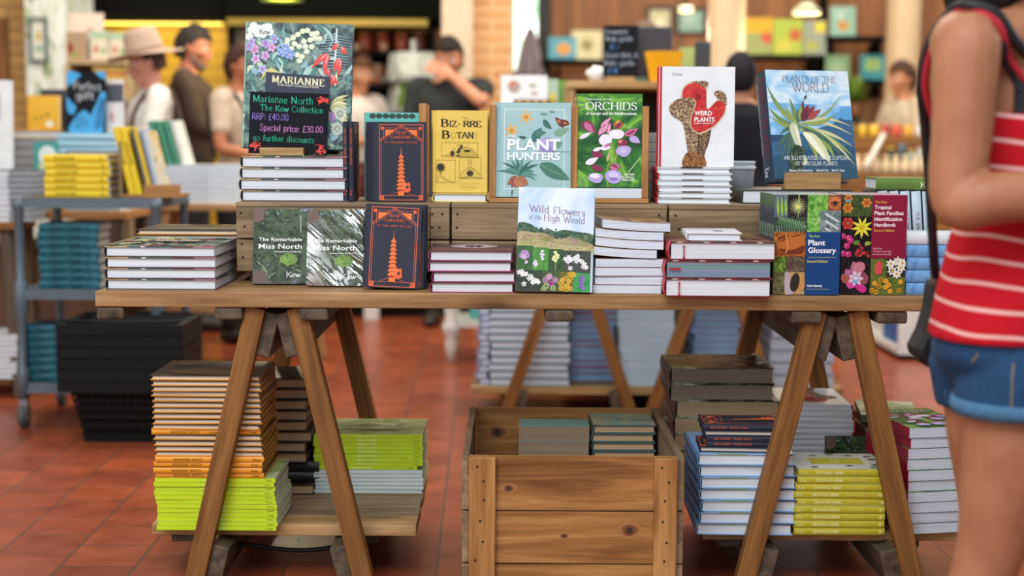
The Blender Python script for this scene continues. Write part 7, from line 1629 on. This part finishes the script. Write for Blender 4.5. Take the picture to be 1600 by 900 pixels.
LEGS={-1:[(-.015,-.076,.755),(-.012,-.092,.62),(-.026,-.094,.50),(-.050,-.094,.385),(-.076,-.092,.28),(-.105,-.09,.09)],1:[(.0,.085,.77),(.01,.088,.62),(.02,.09,.50),(.015,.092,.40),(.0,.09,.28),(-.005,.09,.09)]}
for s in(-1,1):
    limb(body,LEGS[s],[.087,.089,.077,.058,.055,.036],18); e=LEGS[s][-1]; limb(body,[(e[0]-.018,e[1],.042),(e[0]+.07,e[1]-.01,.038),(e[0]+.14,e[1]-.015,.026)],[.034,.033,.02])
wb=fuse(body,'body',SK,wt,.0055,5)
from mathutils.bvhtree import BVHTree
_bb=BVHTree.FromPolygons([tuple(v.co) for v in wb.data.vertices],[tuple(q.vertices) for q in wb.data.polygons])
def on_body(px,off=.004):
    out=[]
    for x,y,Y in px:
        c,nn,_,_=_bb.find_nearest(Vector(rel(PY(x,y,Y)))); out.append(tuple(c+nn*off))
    return out
face_parts(TW,MW,.97,wt)
hm=hairm('#1d1614'); hair_cap(TW,MW,.97,hm,wt,.3)
mb=MB(); limb(mb,[TW(-.07,.0,.05),TW(-.09,-.01,-.02),(-.085,-.02,1.42),(-.105,-.03,1.36),(-.135,-.04,1.325)],[.085,.085,.07,.042,.012],16); limb(mb,[TW(-.03,-.06,.02),(-.02,-.06,1.44),(-.05,-.055,1.385)],[.045,.042,.02]); limb(mb,[(-.11,-.03,1.37),(-.15,-.05,1.335)],[.02,.007]); fuse(mb,'long_hair',hm,wt,.006,3)
# striped tank
def stripes():
    m,nt,b=new_mat('striped_jersey'); mp=coords(nt,(1,1,1),rand=False); n=nd(nt,'ShaderNodeTexNoise',i_Scale=3.2,i_Detail=2.0); nt.links.new(mp.outputs[0],n.inputs['Vector'])
    sx=nd(nt,'ShaderNodeSeparateXYZ'); nt.links.new(mp.outputs[0],sx.inputs[0])
    def math_(op,a,bb):
        q=nd(nt,'ShaderNodeMath',operation=op)
        for i,v in enumerate((a,bb)):
            if isinstance(v,(int,float)): q.inputs[i].default_value=v
            else: nt.links.new(v,q.inputs[i])
        return q.outputs[0]
    z=math_('ADD',sx.outputs['Z'],math_('MULTIPLY',sx.outputs['X'],.13)); z=math_('ADD',z,math_('MULTIPLY',n.outputs['Fac'],.05)); f=math_('FRACT',math_('MULTIPLY',z,1/.043),0)
    r=ramp(nt,[(.0,'#b81a26'),(.78,'#b81a26'),(.82,'#e0b0aa'),(.93,'#e0b0aa'),(.97,'#b81a26')],f)
    n2=nd(nt,'ShaderNodeTexNoise',i_Scale=7.0,i_Detail=3.0); nt.links.new(mp.outputs[0],n2.inputs['Vector'])
    nt.links.new(r.outputs[0],b.inputs['Base Color']); b.inputs['Roughness'].default_value=.9; b.inputs['Specular IOR Level'].default_value=.1
    bp=nd(nt,'ShaderNodeBump',i_Strength=.5,i_Distance=.02); nt.links.new(n2.outputs['Fac'],bp.inputs['Height']); nt.links.new(bp.outputs[0],b.inputs['Normal']); return m
tk=MB(); o=.010
loft(tk,[(.784,-.012,0,.128,.192),(.81,-.010,0,.126,.190),(.86,-.006,0,.122,.182),(.94,.0,0,.112,.162),(1.00,.004,0,.106,.154),(1.09,-.002,0,.120,.158),(1.155,-.002,0,.136,.161),(1.185,.002,0,.136,.159)],TH,40)
tank=fuse(tk,'tank_top',stripes(),wt,.006,3)
RED=plain('#b02030',.85); BLK=plain('#14121a',.7)
def strap(name,pts,r,mat): return MB().tube(catmull(pts),r,8).build(name,mat,wt)
strap('shoulder_strap',[rel(PY(1474,222,2.59)),rel(PY(1452,165,2.565)),rel(PY(1446,120,2.54)),rel(PY(1462,62,2.50)),rel(PY(1490,24,2.475))]+on_body([(1515,24,2.45),(1540,44,2.44),(1562,66,2.44),(1585,98,2.45),(1606,130,2.47),(1622,165,2.49)]),.0065,RED)
strap('bra_strap',on_body([(1532,38,2.45),(1554,66,2.44),(1572,96,2.45),(1585,122,2.46),(1592,145,2.47)],.0035),.005,BLK)
mb=MB(); G=[]; n=8
for a in range(n+1):
    for b in range(n+1):
        u=a/n; v=b/n; G.append((1586+u*(14+40*v)-3*v, 118+v*70+u*12*(1-v), 2.46))
Q=on_body(G,.0045); mb.add(Q,[(a*(n+1)+b,a*(n+1)+b+1,(a+1)*(n+1)+b+1,(a+1)*(n+1)+b) for a in range(n) for b in range(n)],0,True)
o=mb.build('bra_cup',BLK,wt); sm=o.modifiers.new('solid','SOLIDIFY'); sm.thickness=.003; sm.offset=0
# shorts with rolled cuffs
def denim(h,k):
    m,nt,b=new_mat('denim'+k); mp=coords(nt,(1,1,1),rand=False); n=nd(nt,'ShaderNodeTexNoise',i_Scale=160.0,i_Detail=3.0); n2=nd(nt,'ShaderNodeTexNoise',i_Scale=8.0,i_Detail=3.0); nt.links.new(mp.outputs[0],n.inputs['Vector']); nt.links.new(mp.outputs[0],n2.inputs['Vector']); c=rgb(h)
    r=ramp(nt,[(.3,tuple(v*.75 for v in c[:3])+(1,)),(.7,tuple(min(1,v*1.25) for v in c[:3])+(1,))],n.outputs['Fac']); nt.links.new(r.outputs[0],b.inputs['Base Color']); b.inputs['Roughness'].default_value=.85
    bp=nd(nt,'ShaderNodeBump',i_Strength=.6,i_Distance=.03); nt.links.new(n2.outputs['Fac'],bp.inputs['Height']); nt.links.new(bp.outputs[0],b.inputs['Normal']); return m
st=MB(); loft(st,[(.71,-.004,0,.104,.150),(.75,-.010,0,.121,.180),(.79,-.010,0,.120,.180),(.82,-.008,0,.116,.178)],TH,36)
for s in(-1,1):
    q=LEGS[s]; mb=st; mb.tube([(-.004,q[1][1]*.95,.77),(-.006,q[1][1]*.97,.725),(q[1][0]-.001,q[1][1],.656)],[.098,.108,.107],28)
sho=fuse(st,'denim_shorts',denim('#0e3a60','a'),wt,.006,3)
for s in(-1,1):
    q=LEGS[s]; MB().lathe([(.098,-.002),(.109,-.001),(.112,.012),(.110,.026),(.100,.027)],(q[1][0]-.001,q[1][1],.656),32).build('cuff',denim('#3f6a8c','b'),sho)
def seam(pts): return MB().tube(catmull(pts),.0016,6).build('seam',ink('#8a7a5c'),sho)
_bv=BVHTree.FromPolygons([tuple(v.co) for v in sho.data.vertices],[tuple(q.vertices) for q in sho.data.polygons])
def on_shorts(px): return [tuple(_bv.find_nearest(Vector(rel(PY(x,y,2.40))))[0]) for x,y in px]
seam(on_shorts([(1580,560),(1580,590),(1579,620),(1578,645)])); seam(on_shorts([(1502,556),(1500,570),(1488,584),(1474,594)]))
# sandals
for s in(-1,1):
    e=LEGS[s][-1]; mb=MB(); mb.box(e[0]-.06,e[0]+.17,e[1]-.045,e[1]+.04,.001,.008); mb.tube(catmull([(e[0]+.07,e[1]-.048,.008),(e[0]+.075,e[1]-.005,.083),(e[0]+.07,e[1]+.04,.008)]),.007,8); mb.build('sandal',plain('#4a3424',.6),wt)
# shoulder bag: hangs behind her from its own strap
p=PY(1470,520,2.80); bg=thing('shoulder_bag','black shoulder bag hanging at the back of the striped shopper','bag',(p.x,2.80,.70))
OB=Vector((p.x,2.80,.70)); prof=[PY(a,b,2.80)-OB for a,b in((1452,436),(1447,480),(1436,515),(1423,540),(1424,554),(1444,570),(1470,579),(1560,579),(1575,560),(1560,470),(1530,436))]
mb=MB(); mb.prism([(v.x,v.z) for v in prof],-.04,.04); mb.build('pouch',plain('#101114',.6),bg,.012)
MB().prism([(-.02,.03),(.10,.03),(.085,.14),(-.01,.14)],-.012,0,0).build('flap',plain('#1b1c21',.55),bg,.005,loc=(0,-.041,0))
S=[PY(1463,440,2.79),PY(1459,400,2.72),PY(1453,300,2.66),PY(1446,200,2.62),PY(1440,130,2.575),PY(1456,60,2.525),PY(1488,16,2.49),*[Vector(q)+Vector((X0,Y0,0)) for q in on_body([(1512,16,2.45),(1545,34,2.44),(1580,62,2.45),(1615,100,2.47),(1650,150,2.50)],.011)],Vector((X0+.145,2.60,1.10)),Vector((X0+.115,2.72,1.0)),Vector((X0+.05,2.80,.92)),Vector((p.x+.05,2.80,.862))]
mb=MB(); pts=catmull([tuple(q-OB) for q in S]); mb.tube(pts,.0092,8); mb.build('strap',plain('#17151a',.6),bg)
MB().tube([tuple(PY(1462,452,2.79)-OB),tuple(PY(1461,425,2.765)-OB)],.010,8).build('strap_ring',STEEL,bg)
